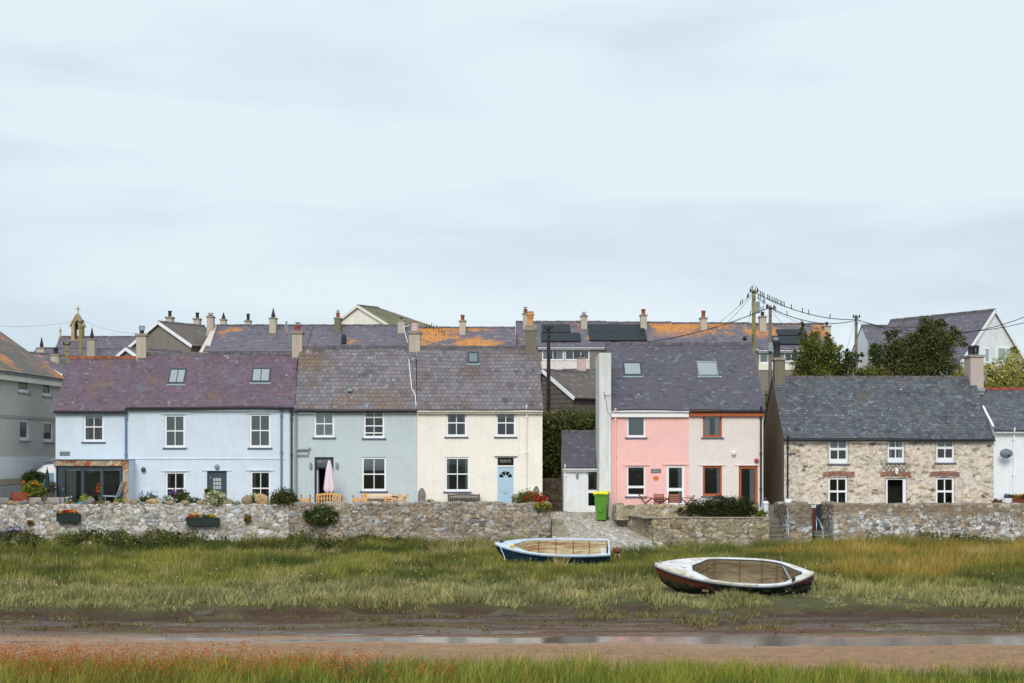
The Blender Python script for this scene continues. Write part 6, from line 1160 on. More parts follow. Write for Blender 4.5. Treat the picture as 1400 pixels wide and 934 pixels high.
hd = [(-.75, 0, -.35, .3, .4), (-.45, 0, .1, .36, .55), (0, 0, .28, .4, .65), (.45, 0, .15, .42, .75), (.75, 0, -.15, .28, .7), (.2, 0, -.35, .6, .5), (-.3, 0, -.3, .4, .4), (.6, 0, -.5, .35, .4)]
pb('clipped_hedge', 'low mounded dark hedge in front of the beige house', 981, 694, 57, 17.5, 75.0, 11500, .055, [S(58, 64, 36, 1.2), S(72, 78, 40, 1.2), S(48, 54, 32, 1.2)], 605, blobs=hd, cat='hedge', d=.35, clump=.22)
pb('yellow_shrub', 'small yellow green shrub beside the leftmost handrail', 1041, 705, 9, 13, 73.6, 1100, .06, [S(126, 128, 52, 1.3), S(96, 104, 44, 1.2)], 606)
pb('fuchsia_bush', 'bush with bright red flowers at the right end of the middle wall', 722, 680, 25, 11, 75.4, 2400, .065, [S(110, 112, 60, 1.3), S(88, 96, 46, 1.2), S(140, 130, 70, 1.2)], 607, flowers=[([S(214, 46, 56), S(232, 70, 74), S(186, 36, 46)], 520, .06, [(.35, -.3, .4, .5, .2, .25), (.7, -.3, .25, .25, .2, .2)])])
pb('trailing_plant', 'yellow green trailing plant hanging over the wall end below the red flowers', 741, 691, 14, 7, 74.8, 900, .06, [S(138, 142, 56, 1.3), S(104, 112, 46, 1.2)], 608, flowers=[([S(226, 170, 40)], 40, .05, None)], cat='plant')
pb('weed_clump', 'yellow flowered weed at the base of the cream house by the stone post', 587, 686, 9, 5, 77.5, 320, .06, GRN, 609, flowers=[([S(214, 206, 80)], 70, .05, None)], cat='plant')
pb('orange_lilies', 'big tub plant with orange lily flowers at the far left', 46, 668, 19, 13, 76.2, 2200, .09, [S(126, 136, 52, 1.3), S(92, 106, 44, 1.2), S(150, 152, 70, 1.2)], 610, flowers=[([S(246, 160, 36), S(250, 132, 30)], 150, .11, [(-.2, -.25, .7, .35, .15, .12), (.35, -.25, .75, .25, .15, .1)])], cat='plant')
pb('shrub', 'dark green shrub with a pink bloom behind the orange lilies', 45, 652, 17, 14, 77.2, 2300, .08, [S(82, 92, 50, 1.2), S(64, 74, 42, 1.2)], 611, flowers=[([S(196, 80, 70)], 18, .09, [(-.25, 0, 1.0, .1, .1, .05)])], zb=TZ)
pb('dried_shrub', 'brownish dried shrub right of the closed green parasol', 71, 665, 7, 10, 77.4, 600, .07, [S(150, 134, 108, 1.2), S(110, 100, 76, 1.2)], 612, zb=TZ)
pb('lavender', 'grey green lavender clump left of the blue ground floor window', 203, 680, 14, 9, 75.5, 1100, .055, [S(108, 118, 84, 1.2), S(84, 96, 60, 1.2)], 613, flowers=[([S(176, 176, 206), S(220, 222, 230)], 260, .04, [(0, -.1, .45, .5, .25, .2)])], cat='plant')
pb('white_daisies', 'mass of white daisies below the left blue ground floor window', 228, 683, 14, 7.5, 75.3, 600, .05, [S(110, 122, 78, 1.2)], 614, flowers=[([S(244, 244, 244)], 520, .05, None)], cat='plant')
pb('purple_flowers', 'tall purple flowers against the left blue ground floor window', 247, 679, 16, 11, 75.7, 1400, .055, [S(98, 110, 56, 1.2), S(76, 88, 48, 1.2)], 615, flowers=[([S(128, 112, 176), S(150, 136, 190)], 160, .045, [(-.15, -.2, .65, .45, .2, .15)]), ([S(176, 52, 70)], 40, .05, [(-.1, -.2, .45, .3, .2, .1)])], cat='plant')
pb('green_clump', 'low green clump between the purple flowers and cream bush', 266, 685, 10, 6, 75.4, 500, .055, GRN, 616, cat='plant')
pb('umbel_plant', 'pale greenish flower heads beside the right blue ground floor window', 350, 681, 13, 8, 75.6, 520, .06, [S(120, 128, 72, 1.2), S(92, 104, 54, 1.2)], 617, flowers=[([S(224, 226, 190)], 220, .06, [(-.2, -.1, .42, .35, .2, .08)])], cat='plant')
pb('yellow_succulent', 'mossy yellow clump on the wall below the folding doors', 95, 690, 11, 6, 75.2, 700, .05, [S(176, 150, 92, 1.1), S(140, 136, 70, 1.1)], 618, cat='plant')
pb('pale_plant', 'pale variegated plant in a turquoise pot before the folding doors', 117, 682, 10, 8, 75.6, 700, .06, [S(190, 192, 110, 1.2), S(150, 156, 76, 1.2)], 619, cat='plant')
pb('white_flowers', 'small white flowers in front of the folding door handle', 95, 682, 7, 5, 75.6, 250, .05, [S(96, 104, 70, 1.2)], 620, flowers=[([S(244, 244, 244)], 120, .05, None)], cat='plant')
pb('pink_geranium', 'pink geraniums low on the wall below the middle folding door', 137, 688, 11, 5, 75.1, 420, .05, [S(110, 120, 60, 1.2)], 621, flowers=[([S(236, 110, 168), S(226, 90, 150)], 130, .06, None)], cat='plant')
pb('orange_spire', 'upright orange flower spike against the folding doors', 135, 673, 3, 11, 76.2, 120, .06, GRN, 622, flowers=[([S(240, 96, 32)], 90, .08, [(0, -.05, .55, .07, .07, .22)])], cat='plant')
pb('lime_plant', 'lime green leaves beside the stone pier of the extension', 163, 686, 12, 5, 75.2, 500, .055, [S(150, 160, 74, 1.2), S(116, 126, 58, 1.2)], 623, flowers=[([S(190, 130, 196)], 30, .06, None)], cat='plant')
pb('wall_tuft', 'rusty brown tuft of plant growing from the wall face at far left', 41, 713, 6, 5, 74.85, 260, .05, [S(160, 110, 60, 1.1), S(128, 110, 56, 1.1)], 624, cat='plant'); pb('wall_tuft', 'rusty brown tuft of plant growing from the wall face right of the planter', 338, 708, 7, 7, 74.85, 360, .05, [S(160, 116, 62, 1.1), S(118, 112, 56, 1.1)], 625, cat='plant')
pb('tall_weed', 'yellow flowering weed at the wall foot left of centre', 527, 738, 9, 7, 74.4, 420, .06, [S(110, 124, 48, 1.3), S(84, 98, 44, 1.2)], 626, flowers=[([S(236, 206, 40)], 70, .06, None)], cat='plant'); pb('tall_weed', 'dark bushy weed at the wall foot right of the yellow one', 543, 738, 8, 8, 74.4, 480, .06, [S(84, 92, 56, 1.2), S(66, 76, 46, 1.2)], 627, cat='plant')
pb('grass_clump', 'feathery pale green clump against the foot of the far left wall', 92, 737, 24, 12, 73.6, 3200, .075, [S(142, 150, 110, 1.2), S(116, 128, 84, 1.2)], 628, cat='plant', clump=.4)
pb('grass_clump', 'grey feathery clump at the foot of the wall beside the far left stones', 28, 745, 24, 9, 73.2, 2200, .07, [S(132, 138, 104, 1.2), S(104, 114, 74, 1.2)], 629, cat='plant', clump=.4)
def trough(label, px0, px1, py0, py1, Y, cols, seed):
    w = wx(px1, Y)-wx(px0, Y); h = wz(py0, Y)-wz(py1, Y); o = thing('wall_planter', label, 'planter', (wx(px0, Y), Y, wz(py1, Y))); m = MB(); n = 18; d = .32
    for i in range(n):
        a, b = w*i/n, w*(i+1)/n; m.box(a+.004, b-.004, -.02-.012*(i % 2), .015, .0+.02*abs(i-n/2)/n, h*.92)
    m.box(0, w, .016, d, .02, h*.9).box(-.02, w+.02, -.045, .01, h*.86, h); m.build('trough', M['black_paint'] if 0 else plain('dark green plastic trough', S(38, 52, 46), .5), o)
    leafcloud('foliage', [(w*.3, .1, h+.03, w*.3, .16, .1), (w*.7, .1, h+.03, w*.3, .16, .1)], 420, .06, GRN, seed, o)
    for fx, fz, c_ in cols: leafcloud('flowers', [(w*fx, .0, h+fz, .12, .1, .07)], 50, .06, [S(*c_)], seed+int(fx*100), o)
    return o
trough('short dark green wall trough of red and yellow flowers below the folding doors', 77, 108, 702, 713.5, 74.65, [(.15, .06, (240, 170, 40)), (.45, .13, (232, 50, 40)), (.55, .1, (240, 90, 90)), (.78, .1, (246, 168, 30))], 640); trough('longer dark green wall trough of orange flowers below the blue house', 254.5, 299, 707.5, 719, 74.65, [(.1, .04, (236, 120, 60)), (.2, .08, (240, 130, 70)), (.3, .2, (236, 206, 90)), (.45, .08, (236, 160, 110)), (.78, .08, (242, 206, 40)), (.85, .05, (240, 190, 40))], 641)
def planter(label, px0, px1, py0, py1, Y, mat):
    w = wx(px1, Y)-wx(px0, Y); zt = wz(py0, Y); z0 = min(TZ, wz(py1, Y)); h = zt-z0; o = thing('planter_box', label, 'planter', (wx(px0, Y), Y, z0)); m = MB(); n = max(2, int(h/.11))
    for i in range(n): m.box(0, w, 0, .5, h*i/n+.006, h*(i+1)/n); m.box(.01, w-.01, .01, .49, h*i/n-.0, h*i/n+.006)
    m.build('box', mat, o); MB().box(.04, w-.04, .04, .46, h+.001, h+.012).build('soil', M['soil'], o)
gw = plain('pale grey woven planter', S(168, 164, 156), .8, var=.12, vs=20)
planter('square grey woven planter under the orange lilies', 38, 56, 680, 694, 76, gw); planter('wide grey woven planter right of the closed green parasol', 64.5, 81, 680, 694, 76, gw); planter('low grey woven planter at the far left edge', -6, 12, 680, 694, 76, gw); planter('plain grey cube planter beside the wide woven one', 81.3, 87, 680, 694, 76.2, plain('grey planter', S(168, 164, 160), .8))
o = thing('metal_chair', 'rust red metal garden chair at the far left of the terrace', 'chair', (wx(27, 75.9), 75.9, TZ)); h_ = wz(673, 75.9)-TZ; m = MB(); [m.box(-.38, .38, 0+.01*i, .03+.01*i, h_-.08-i*.085, h_-.015-i*.085) for i in range(7)]; m.build('backrest', plain('rust red metal', S(160, 74, 44), .55, var=.2), o); m = MB(); [m.box(x, x+.05, y, y+.05, 0, h_ if y == 0 else .62) for x in (-.42, .37) for y in (0, .5)]; m.box(-.42, .42, .05, .55, .4, .44); m.build('frame', M['dark_red_wood'], o)
o = thing('round_pot', 'turquoise pot on the wall before the folding doors', 'pot', (wx(111, 75.4), 75.4, 1.98)); MB().lathe([(.14, 0), (.2, .1), (.22, .22), (.2, .23), (.18, .2)]).build('pot', plain('turquoise glaze', S(60, 140, 160), .3), o, smooth=True)
o = thing('bucket', 'small black pot holding white flowers by the folding door', 'pot', (wx(100, 76), 76, TZ)); MB().lathe([(.2, 0), (.28, .3), (.3, .42), (.26, .42)]).build('pot', M['dark_pot'], o)
o = thing('metal_chair', 'thin grey garden chair silhouetted against the right folding door', 'chair', (wx(155, 77.2), 77.2, TZ)); MB().tube([(-.5, 0, .55), (.15, 0, .52), (.3, 0, .9), (.42, 0, 1.25)], .04, 8).tube([(-.4, 0, .55), (-.4, 0, 0)], .02, 6).tube([(.1, 0, .55), (.2, 0, 0)], .02, 6).tube([(-.5, .45, .55), (.15, .45, .52), (.42, .45, 1.25)], .03, 8).box(-.45, .15, 0, .45, .5, .53).build('frame', M['lead'], o)
# edging stones along the top of the long wall
def rockmesh(seed, sx, sy, sz):
    r = random.Random(seed); m = MB(); N_, K_ = 10, 7; of = [(r.uniform(0, 9), r.uniform(0, 9)) for _ in range(3)]
    V = []
    for i in range(K_+1):
        th = math.pi*i/K_
        for k in range(N_):
            a = 2*math.pi*k/N_; rr = .75+.5*float(vn(np.array([math.cos(a)*1.6+of[0][0]+i*.3]), np.array([math.sin(a)*1.6+of[0][1]+i*.4]), seed)[0]); V.append((sx*rr*math.sin(th)*math.cos(a), sy*rr*math.sin(th)*math.sin(a), sz*(.9*math.cos(th)+.8)*(.85+.15*rr)))
    m.v = V
    for i in range(K_):
        for k in range(N_): a = i*N_+k; b = i*N_+(k+1) % N_; m.f.append((a, a+N_, b+N_, b)); m.uv += [(0, 0)]*4
    return m
RK = [(5, 5, 'rock_grey', 'grey edging stone at the far left end of the wall top'), (12, 7, 'rock', 'brown pointed edging stone left of the rust red chair'), (22, 6, 'rock', 'flat brown stone below the rust red chair'), (33, 7, 'rock_grey', 'rounded stone between the rust red chair and square planter'), (44, 5, 'rock', 'small brown stone below the square woven planter'), (54, 6, 'rock_grey', 'dark peaked stone below the closed green parasol'), (64, 6, 'rock', 'flat tan stone below the wide woven planter'), (73, 5, 'rock_grey', 'little grey stone left of the mossy yellow clump'), (122, 10, 'rock_grey', 'smooth leaning grey boulder in front of the middle folding door'), (146, 6, 'rock', 'brown stone right of the pink geraniums'), (158, 5, 'rock', 'dark stone beside the lime green leaves'), (183, 8, 'rock', 'low brown stone at the foot of the blue downpipe'), (195, 5, 'rock_grey', 'small dark stone under the lavender clump'), (209, 9, 'rock_tan', 'large sandy block right of the lavender'), (232, 7, 'rock', 'brown stone under the white daisies'), (252, 7, 'rock', 'brown stone under the purple flowers'), (273, 6, 'rock', 'brown stone left of the domed cream bush'), (312, 7, 'rock', 'brown stone hugging the right side of the cream bush'), (324, 5, 'rock_grey', 'flat dark stone between the cream bush and rounded boulder'), (337, 8, 'rock', 'rounded brown boulder left of the umbel plant'), (357, 9, 'rock_tan', 'tall pale upright stone beside the umbel plant'), (368, 6, 'rock', 'brown stone left of the round dark bush')]
for i, (px, hw_, mt, lab) in enumerate(RK):
    Y_ = 75.02; s_ = hw_*Y_/F; hz = s_*(.62 if px not in (357, 337) else 1.0)*(.9+.3*random.random()); o = rockmesh(900+i, s_, .2, hz).build('edging_stone', M[mt], None, (wx(px, Y_), Y_+.12, wz(690.5, 75)-.02)); tag(o, lab, 'stone'); o.rotation_euler = (random.uniform(-.1, .1), random.uniform(-.25, .25) if px != 122 else -.5, 0)
o = rockmesh(950, .35, .3, .2).build('loose_rock', M['blind'], None, (wx(120, 71.5), 71.5, float(ground_z(np.array(-19.), np.array(71.5)))+.05)); tag(o, 'white rock lying in the weeds below the long left wall', 'rock')
for i, (px, lab) in enumerate(((4, 'dark boulder at the far left edge of the marsh'), (14, 'tan boulder beside the dark one at the far left'))): o = rockmesh(960+i, .35, .3, .28).build('boulder', M['rock_grey' if i == 0 else 'rock'], None, (wx(px, 71.8), 71.8, .05)); tag(o, lab, 'rock')
o = thing('wall_sign', 'small blue sign with white letters on the far left wall face', 'sign', (wx(10, 74.9), 74.9, wz(726, 74.9))); sw, shh = wx(28.5, 74.9)-wx(10, 74.9), wz(720.5, 74.9)-wz(726, 74.9); MB().box(0, sw, -.03, .06, 0, shh).build('board', plain('blue enamel', S(92, 98, 140), .5), o)
class _T: pass
def loose_text(body, parent, w, h, mat, y):
    c = bpy.data.curves.new('tmp', 'FONT'); c.body = body; t_ = bpy.data.objects.new('tmp', c); COL.objects.link(t_); dg = bpy.context.evaluated_depsgraph_get(); me = bpy.data.meshes.new_from_object(t_.evaluated_get(dg)); bpy.data.objects.remove(t_); xs_ = [v.co.x for v in me.vertices]; ys_ = [v.co.y for v in me.vertices]
    for v in me.vertices: v.co = Vector((w[0]+(v.co.x-min(xs_))/(max(xs_)-min(xs_))*(w[1]-w[0]), y, h[0]+(v.co.y-min(ys_))/(max(ys_)-min(ys_))*(h[1]-h[0])))
    me.materials.clear(); me.name = 'lettering'; return link('lettering', me, mat, parent)
loose_text('GLAN Y MOR', o, (.05, sw-.05), (.045, shh-.04), M['white_letter'], -.035)
loose_text('MOR', bpy.data.objects['garden_gate'].children[-1], (.2, .48), (1.13, 1.21), M['plaque'], -.024)
# flowers by the white cottage
o = thing('flower_tub', 'white tub of purple flowers at the foot of the white cottage', 'planter', (wx(1378, 76), 76, TZ)); zt = wz(681, 76)-TZ; MB().lathe([(.2, 0), (.28, zt*.6), (.32, zt), (.28, zt)]).build('tub', M['white_paint'], o); leafcloud('foliage', [(0, 0, zt+.05, .3, .25, .12)], 350, .06, DG, 651, o); leafcloud('flowers', [(0, -.05, zt+.1, .25, .2, .08)], 60, .06, [S(120, 90, 180)], 652, o)
o = thing('flower_trough', 'brown trough of red and yellow flowers at the right edge', 'planter', (wx(1385.5, 75.6), 75.6, TZ)); zt = wz(680.5, 75.6)-TZ; w_ = .9; MB().box(0, w_, 0, .3, 0, zt).box(-.02, w_+.02, -.02, .32, zt-.06, zt+.001).build('trough', plain('brown trough', S(118, 58, 44), .6), o); leafcloud('foliage', [(.45, .1, zt+.05, .45, .15, .1)], 450, .06, GRN, 653, o); leafcloud('flowers', [(.25, 0, zt+.12, .12, .1, .08)], 60, .06, [S(236, 210, 60)], 654, o); leafcloud('flowers', [(.6, 0, zt+.1, .22, .1, .1)], 160, .07, [S(226, 36, 40)], 655, o)
pb('low_plants', 'reddish low potted plants under the white cottage wall', 1364, 685, 9, 4, 75.2, 380, .055, [S(120, 80, 66, 1.2), S(100, 104, 60, 1.2)], 656, cat='plant')
o = thing('white_bench', 'top of a white bench showing over the wall left of the cottage door', 'bench', (wx(1164, 76.5), 76.5, TZ)); zt = wz(687.5, 76.5)-TZ; MB().box(0, wx(1197, 76.5)-wx(1164, 76.5), 0, .08, zt-.12, zt).build('back_rail', M['white_paint'], o, bevel=.01); m = MB(); [m.box(x, x+.06, .0, .07, 0, zt-.121) for x in (.05, .55, 1.05)]; m.build('legs', M['white_paint'], o)
o = thing('white_pot', 'round white pot standing on the rendered pier wall', 'pot', (wx(1077.5, 74.4), 74.4, wz(690, 74)+.01)); MB().lathe([(.12, 0), (.16, .1), (.16, .22), (.13, .24), (.11, .2)]).build('pot', M['blind'], o, smooth=True)
o = thing('gate_post', 'round topped white post at the right foot of the beige house', 'post', (wx(1046.5, 76), 76, 1.3)); MB().lathe([(.15, 0), (.15, wz(690, 76)-1.3), (.17, wz(689, 76)-1.3), (.17, wz(687, 76)-1.3), (.12, wz(685.4, 76)-1.3), (.02, wz(685, 76)-1.3)], seg=12).build('post', M['white_render'], o)
# ================================================================== BOATS
def boat(name, label, loc, rot, L, B, g0, fb, bow_rise, stern, deck_end, side_w, mats, seed, open_end=.93, bow_t=.0):
    o = thing(name, label, 'boat', loc); o.rotation_euler = rot
    def half(t):
        b = B*(1-(1-min(t/.62, 1))**2.3)**.85 if t < .62 else B*(1-stern*((t-.62)/.38)**2.4)
        return max(b, .02)
    def gun(t): return g0+bow_rise*(1-t)**2.2+.06*t*t
    def keel(t): return .30*max(0, 1-t/.28)**2+.05*max(0, (t-.8)/.2)**2
    def px_(t, s): return -L/2+L*t+.35*(1-s)*max(0, 1-t/.22)**1.5-.10*(1-s)*max(0, (t-.85)/.15)
    def sec(t, s, off=0): b = half(t)-off; k = keel(t)+off*.8; g_ = gun(t); return (px_(t, s), max(b, .004)*min(1, (s**.62)), k+(g_-k)*s**1.75)
    nt, ns = 44, 14; P_ = []
    for i in range(nt+1):
        for j in range(-ns, ns+1): p = sec(i/nt, abs(j)/ns); P_.append((p[0], p[1]*(1 if j > 0 else -1), p[2]))
    V = np.array(P_); K_ = 2*ns+1; f = []
    for i in range(nt):
        for j in range(K_-1): a = i*K_+j; f.append((a, a+1, a+K_+1, a+K_))
    f = np.array(f); x, y, z = V.T; zn = z; n_ = fbm(x*2+y, z*5, seed, 5); n3 = fbm(x*7, z*11+y*3, seed+3, 4)
    c = mats['hull'](x, y, z, n_, n3, g0, L); hull = np_mesh('hull', V, f, M['stone'] if 0 else mats['hullmat'], o, c, smooth=True)
    # transom / stern closure
    st = [(px_(1, abs(j)/ns), (1 if j > 0 else -1)*sec(1, abs(j)/ns)[1], sec(1, abs(j)/ns)[2]) for j in range(-ns, ns+1)]
    tb = MB(); tb.poly([(p[0]+.002, p[1], p[2]) for p in st]); tb.poly([(p[0]-.05, p[1]*.97, p[2]) for p in st[::-1]]); tb.build('transom', mats['transom'], o)
    # inner skin
    m = MB(); ta = deck_end; tI = [ta+(open_end-ta)*i/30 for i in range(31)]; cols_ = 10
    def inn(t, s): b = max(half(t)-side_w, .02); k = keel(t)+.10; g_ = gun(t); return (-L/2+L*t, b*min(1, s**.5), k+(g_-k)*s**2.2)
    def opn(t): e_ = sstep(0, .09, t-ta+.0); e2 = sstep(0, .07, open_end-t); return float(max(.02, mats['open'](t, ta, open_end)))
    for i in range(30):
        for j in range(-cols_, cols_):
            def q(t, jj): p = inn(t, abs(jj)/cols_); k_ = opn(t); return (p[0], p[1]*(1 if jj > 0 else -1)*(k_ if abs(jj)/cols_ > .0 else 1), p[2])
            m.quad(q(tI[i], j), q(tI[i], j+1), q(tI[i+1], j+1), q(tI[i+1], j))
    m.build('inside', mats['inside'], o, smooth=True)
    # bulkheads closing both ends of the cockpit
    for nm, t_ in (('bulkhead', ta+.012), ('bulkhead', open_end-.012)): MB().poly([(lambda p: (p[0], p[1]*(1 if j > 0 else -1)*opn(t_), p[2]))(inn(t_, abs(j)/cols_)) for j in range(-cols_, cols_+1)]).build(nm, mats['inside'], o)
    # deck ring
    m = MB(); NT_ = 80; th = .035
    def dk(t, sgn):
        b = half(t)+.015; gz = gun(t)+th
        bi = 0 if (t <= ta or t >= open_end) else (half(t)-side_w)*opn(t)
        cam = .05*(1 if (t <= ta or t >= open_end) else 0); return (-L/2+L*t, sgn*b, gz), (-L/2+L*t, sgn*bi, gz+cam*(1-bi/b))
    tt = sorted(set([i/NT_ for i in range(NT_+1)]+[ta, ta+.003, open_end, open_end-.003]))
    for sgn in (1, -1):
        for a, b in zip(tt, tt[1:]):
            (o1, i1), (o2, i2) = dk(a, sgn), dk(b, sgn); mid1 = tuple((p+q)/2+(.012 if k == 2 else 0) for k, (p, q) in enumerate(zip(o1, i1))); mid2 = tuple((p+q)/2+(.012 if k == 2 else 0) for k, (p, q) in enumerate(zip(o2, i2)))
            q = [o1, o2, mid2, mid1] if sgn < 0 else [mid1, mid2, o2, o1]; m.quad(*q); q = [mid1, mid2, i2, i1] if sgn < 0 else [i1, i2, mid2, mid1]; m.quad(*q)
            dn = lambda p, h: (p[0], p[1], p[2]-h); m.quad(o1, dn(o1, .07), dn(o2, .07), o2)
            if i1[1] != 0 or i2[1] != 0: m.quad(i1, i2, dn(i2, .07), dn(i1, .07))
    m.build('deck', mats['deck'], o, smooth=False)
    if mats.get('coam'):
        te = [ta+.004+(open_end-ta-.008)*i/40 for i in range(41)]; lp = [dk(t, 1)[1] for t in te]+[dk(t, -1)[1] for t in te[::-1]]; lp.append(lp[0])
        MB().tube([(p[0], p[1], p[2]-.012) for p in lp], .017, 6).build('coaming', mats['coam'], o)
    for sgn in (1, -1): MB().tube([(-L/2+L*t-.01, sgn*(half(t)+.02), gun(t)-.035) for t in [i/30 for i in range(31)]], .022, 6).build('rubbing_strake', mats['rub'], o)
    return o, half, gun, keel
def hullA(x, y, z, n, n3, g0, L): base = np.array(S(34, 82, 112)[:3])*np.ones((len(x), 1)); k = sstep(.5, .66, n)*.5; c = base*(1-k[:, None])+np.array(S(24, 50, 70)[:3])*k[:, None]; k = sstep(.16, .08, z+.1*n)[:, None]; return c*(1-k)+np.array(S(96, 60, 44)[:3])*k
def hullB(x, y, z, n, n3, g0, L):
    red = np.array(S(138, 64, 52)[:3]); blk = np.array(S(30, 30, 32)[:3]); c = blk*np.ones((len(x), 1)); lim = .32+.34*sstep(-.7, -1.1, x)*-1+.3*np.exp(-((x+.2)/1.4)**2)+.2*(n-.5)
    edge = np.where(x < -.5, .42+.3*sstep(-1.7, -.5, x), np.where(x > 1.9, .60, .80)); k = sstep(0, .04, z-edge-.5*(n-.5)); c = c*(1-k[:, None])+red*k[:, None]
    k = sstep(.6, .68, n3); c = c*(1-k[:, None])+np.array(S(120, 110, 84)[:3])*k[:, None]*.9; k = sstep(.6, .64, n)*.8; return c*(1-k[:, None])+np.array(S(72, 66, 44)[:3])*k[:, None]
hm = tinted('weathered hull paint', .55, .35, .003, 20)
openA = lambda t, a, b: (min(1, (t-a)/.12))**.5 if t < a+.12 else 1
openB = lambda t, a, b: min(1, .30+.7*(t-a)/.11) if t < a+.11 else (1 if t < b-.12 else min(1, .2+.8*max(0, (b-t)/.12))**.7)
bA, hA, gA, kA = boat('rowing_boat', 'old blue hulled open boat with pale blue rim aground near the ramp', (wx(754, 62.7)+.03, 62.9, .1), (math.radians(19), 0, math.radians(-2)), 4.62, .9, .62, .42, .2, .12, .17, .11, dict(hull=hullA, hullmat=hm, transom=M['boat_blue'], inside=M['boat_inside'], deck=M['boat_paleblue'], rub=M['boat_rub'], open=openA), 701, open_end=.985)
m = MB().box(.35-.0, .48, -.66, .66, .33, .36); m.build('thwart', M['boat_inside'], bA); MB().bar((-1.1, -.25, .30), (.2, -.3, .36), .16, .03).build('loose_plank', M['boat_white'], bA); MB().bar((-1.2, .1, .2), (2.0, .12, .2), .3, .02).build('floor_board', plain('orange brown floor board', S(206, 166, 124), .7, var=.3), bA)
for x in (-.55, .15, .85, 1.5): 
    t_ = (x+2.31)/4.62; m = MB(); m.tube([(x, s_*(hA(t_)-.13)*q**.5, .12+(gA(t_)-.12)*q**2.2) for s_ in (-1,) for q in (1, .8, .6, .4, .2, .05)]+[(x, (hA(t_)-.13)*q**.5, .12+(gA(t_)-.12)*q**2.2) for q in (.05, .2, .4, .6, .8, 1)], .018, 5); m.build('rib', plain('rotten rib', S(120, 98, 76), .8), bA)
MB().box(1.95, 2.2, -.55, .55, .38, .42).build('stern_seat', M['boat_white'], bA); MB().box(-1.66, -1.5, -.42, -.28, gA(.15)+.04, gA(.15)+.16).build('yellow_block', plain('yellow tape', S(232, 190, 60), .6), bA, bevel=.02)
MB().lathe([(.04, 0), (.06, .04), (.03, .08), (.06, .1), (.02, .12)], (-2.02, 0, gA(.06)+.08), 8).tube([(-2.1, -.03, gA(.06)+.12), (-1.9, -.0, gA(.06)+.14)], .015, 6).build('cleat', M['iron_black'], bA); MB().tube([(-2.0, -.05, gA(.06)+.1), (-2.05, -.3, gA(.06)-.02), (-1.9, -.42, gA(.06)-.35), (-1.85, -.5, .1)], .014, 6).build('painter_rope', M['blind'], bA)
bB, hB, gB, kB = boat('fishing_boat', 'larger white decked boat with peeling red and black hull aground on the marsh', (wx(1001.5, 49.2)+.0, 49.25, .03), (math.radians(23), math.radians(1.6), math.radians(-3)), 4.95, .92, .74, .5, .2, 1.0, .235, .115, dict(hull=hullB, hullmat=hm, transom=M['boat_white'], inside=M['boat_inside_grey'], deck=M['boat_white'], rub=M['boat_rub'], open=openB, coam=M['boat_rub']), 705, open_end=.925)
for x in (-.55, .25, .95, 1.4):
    t_ = (x+2.475)/4.95; m = MB(); m.tube([(x, -(hB(t_)-.16)*q**.5, .12+(gB(t_)-.12)*q**2.2) for q in (1, .8, .6, .4, .2, .05)]+[(x, (hB(t_)-.16)*q**.5, .12+(gB(t_)-.12)*q**2.2) for q in (.05, .2, .4, .6, .8, 1)], .022, 5); m.build('rib', plain('grimy rib', S(110, 98, 78), .8), bB)
MB().box(-1.0, -.8, -.7, .7, .42, .46).build('thwart', M['boat_inside_grey'], bB); MB().bar((-.6, -.1, .22), (1.3, .15, .24), .18, .03).build('loose_plank', M['boat_inside'], bB)
MB().box(1.5, 1.85, -.45, .25, .34, .38).build('stern_seat', plain('pale wooden seat', S(200, 160, 118), .7, var=.2), bB)
MB().tube([(1.55, .78, .76), (1.75, -.6, .78)], .03, 8).tube([(1.75, -.62, .7), (1.75, -.62, .95)], .03, 8).tube([(1.55, .78, .7), (1.55, .8, .98)], .02, 6).build('davit_bar', M['galv'], bB); MB().lathe([(.03, 0), (.05, .03), (.06, .1), (.03, .14)], (1.78, -.62, .86), 8).build('cleat', M['iron_black'], bB); MB().lathe([(.03, 0), (.05, .05), (.02, .1)], (-2.3, .02, gB(.03)+.06), 8).build('bow_cleat', M['galv'], bB)
MB().tube([(-.6, -.98, .6), (-.2, -1.04, .46), (.3, -1.06, .42), (.9, -1.02, .5), (1.5, -.9, .58), (2.2, -.55, .62)], .009, 6).build('loose_rope', M['wire'], bB)
o = thing('mooring_rope', 'dark mooring rope trailing from the stern of the white boat', 'rope', (wx(1110, 49.3), 49.3, .0)); MB().tube([(0, 0, .75), (.05, -.02, .5), (.1, -.05, .35), (.3, -.2, .12), (.55, -.3, .07), (.75, -.35, .06)], .018, 6).build('rope', M['wire'], o)
o = thing('mooring_post', 'rusty little mooring stake with tangled rope behind the blue boat', 'post', (wx(844, 63.5), 63.5, .02)); MB().tube([(0, 0, 0), (0, 0, .55)], .04, 8).lathe([(.06, .45), (.16, .5), (.17, .6), (.06, .66)], (0, 0, 0), 10).build('stake', plain('rusty iron', S(120, 70, 56), .8, var=.3), o); MB().tube([(0, 0, .5), (-.12, -.1, .25), (-.2, -.15, .0)], .02, 5).tube([(0, 0, .5), (.15, -.1, .2), (.3, -.15, .0)], .02, 5).build('tangled_rope', M['rock_tan'], o)
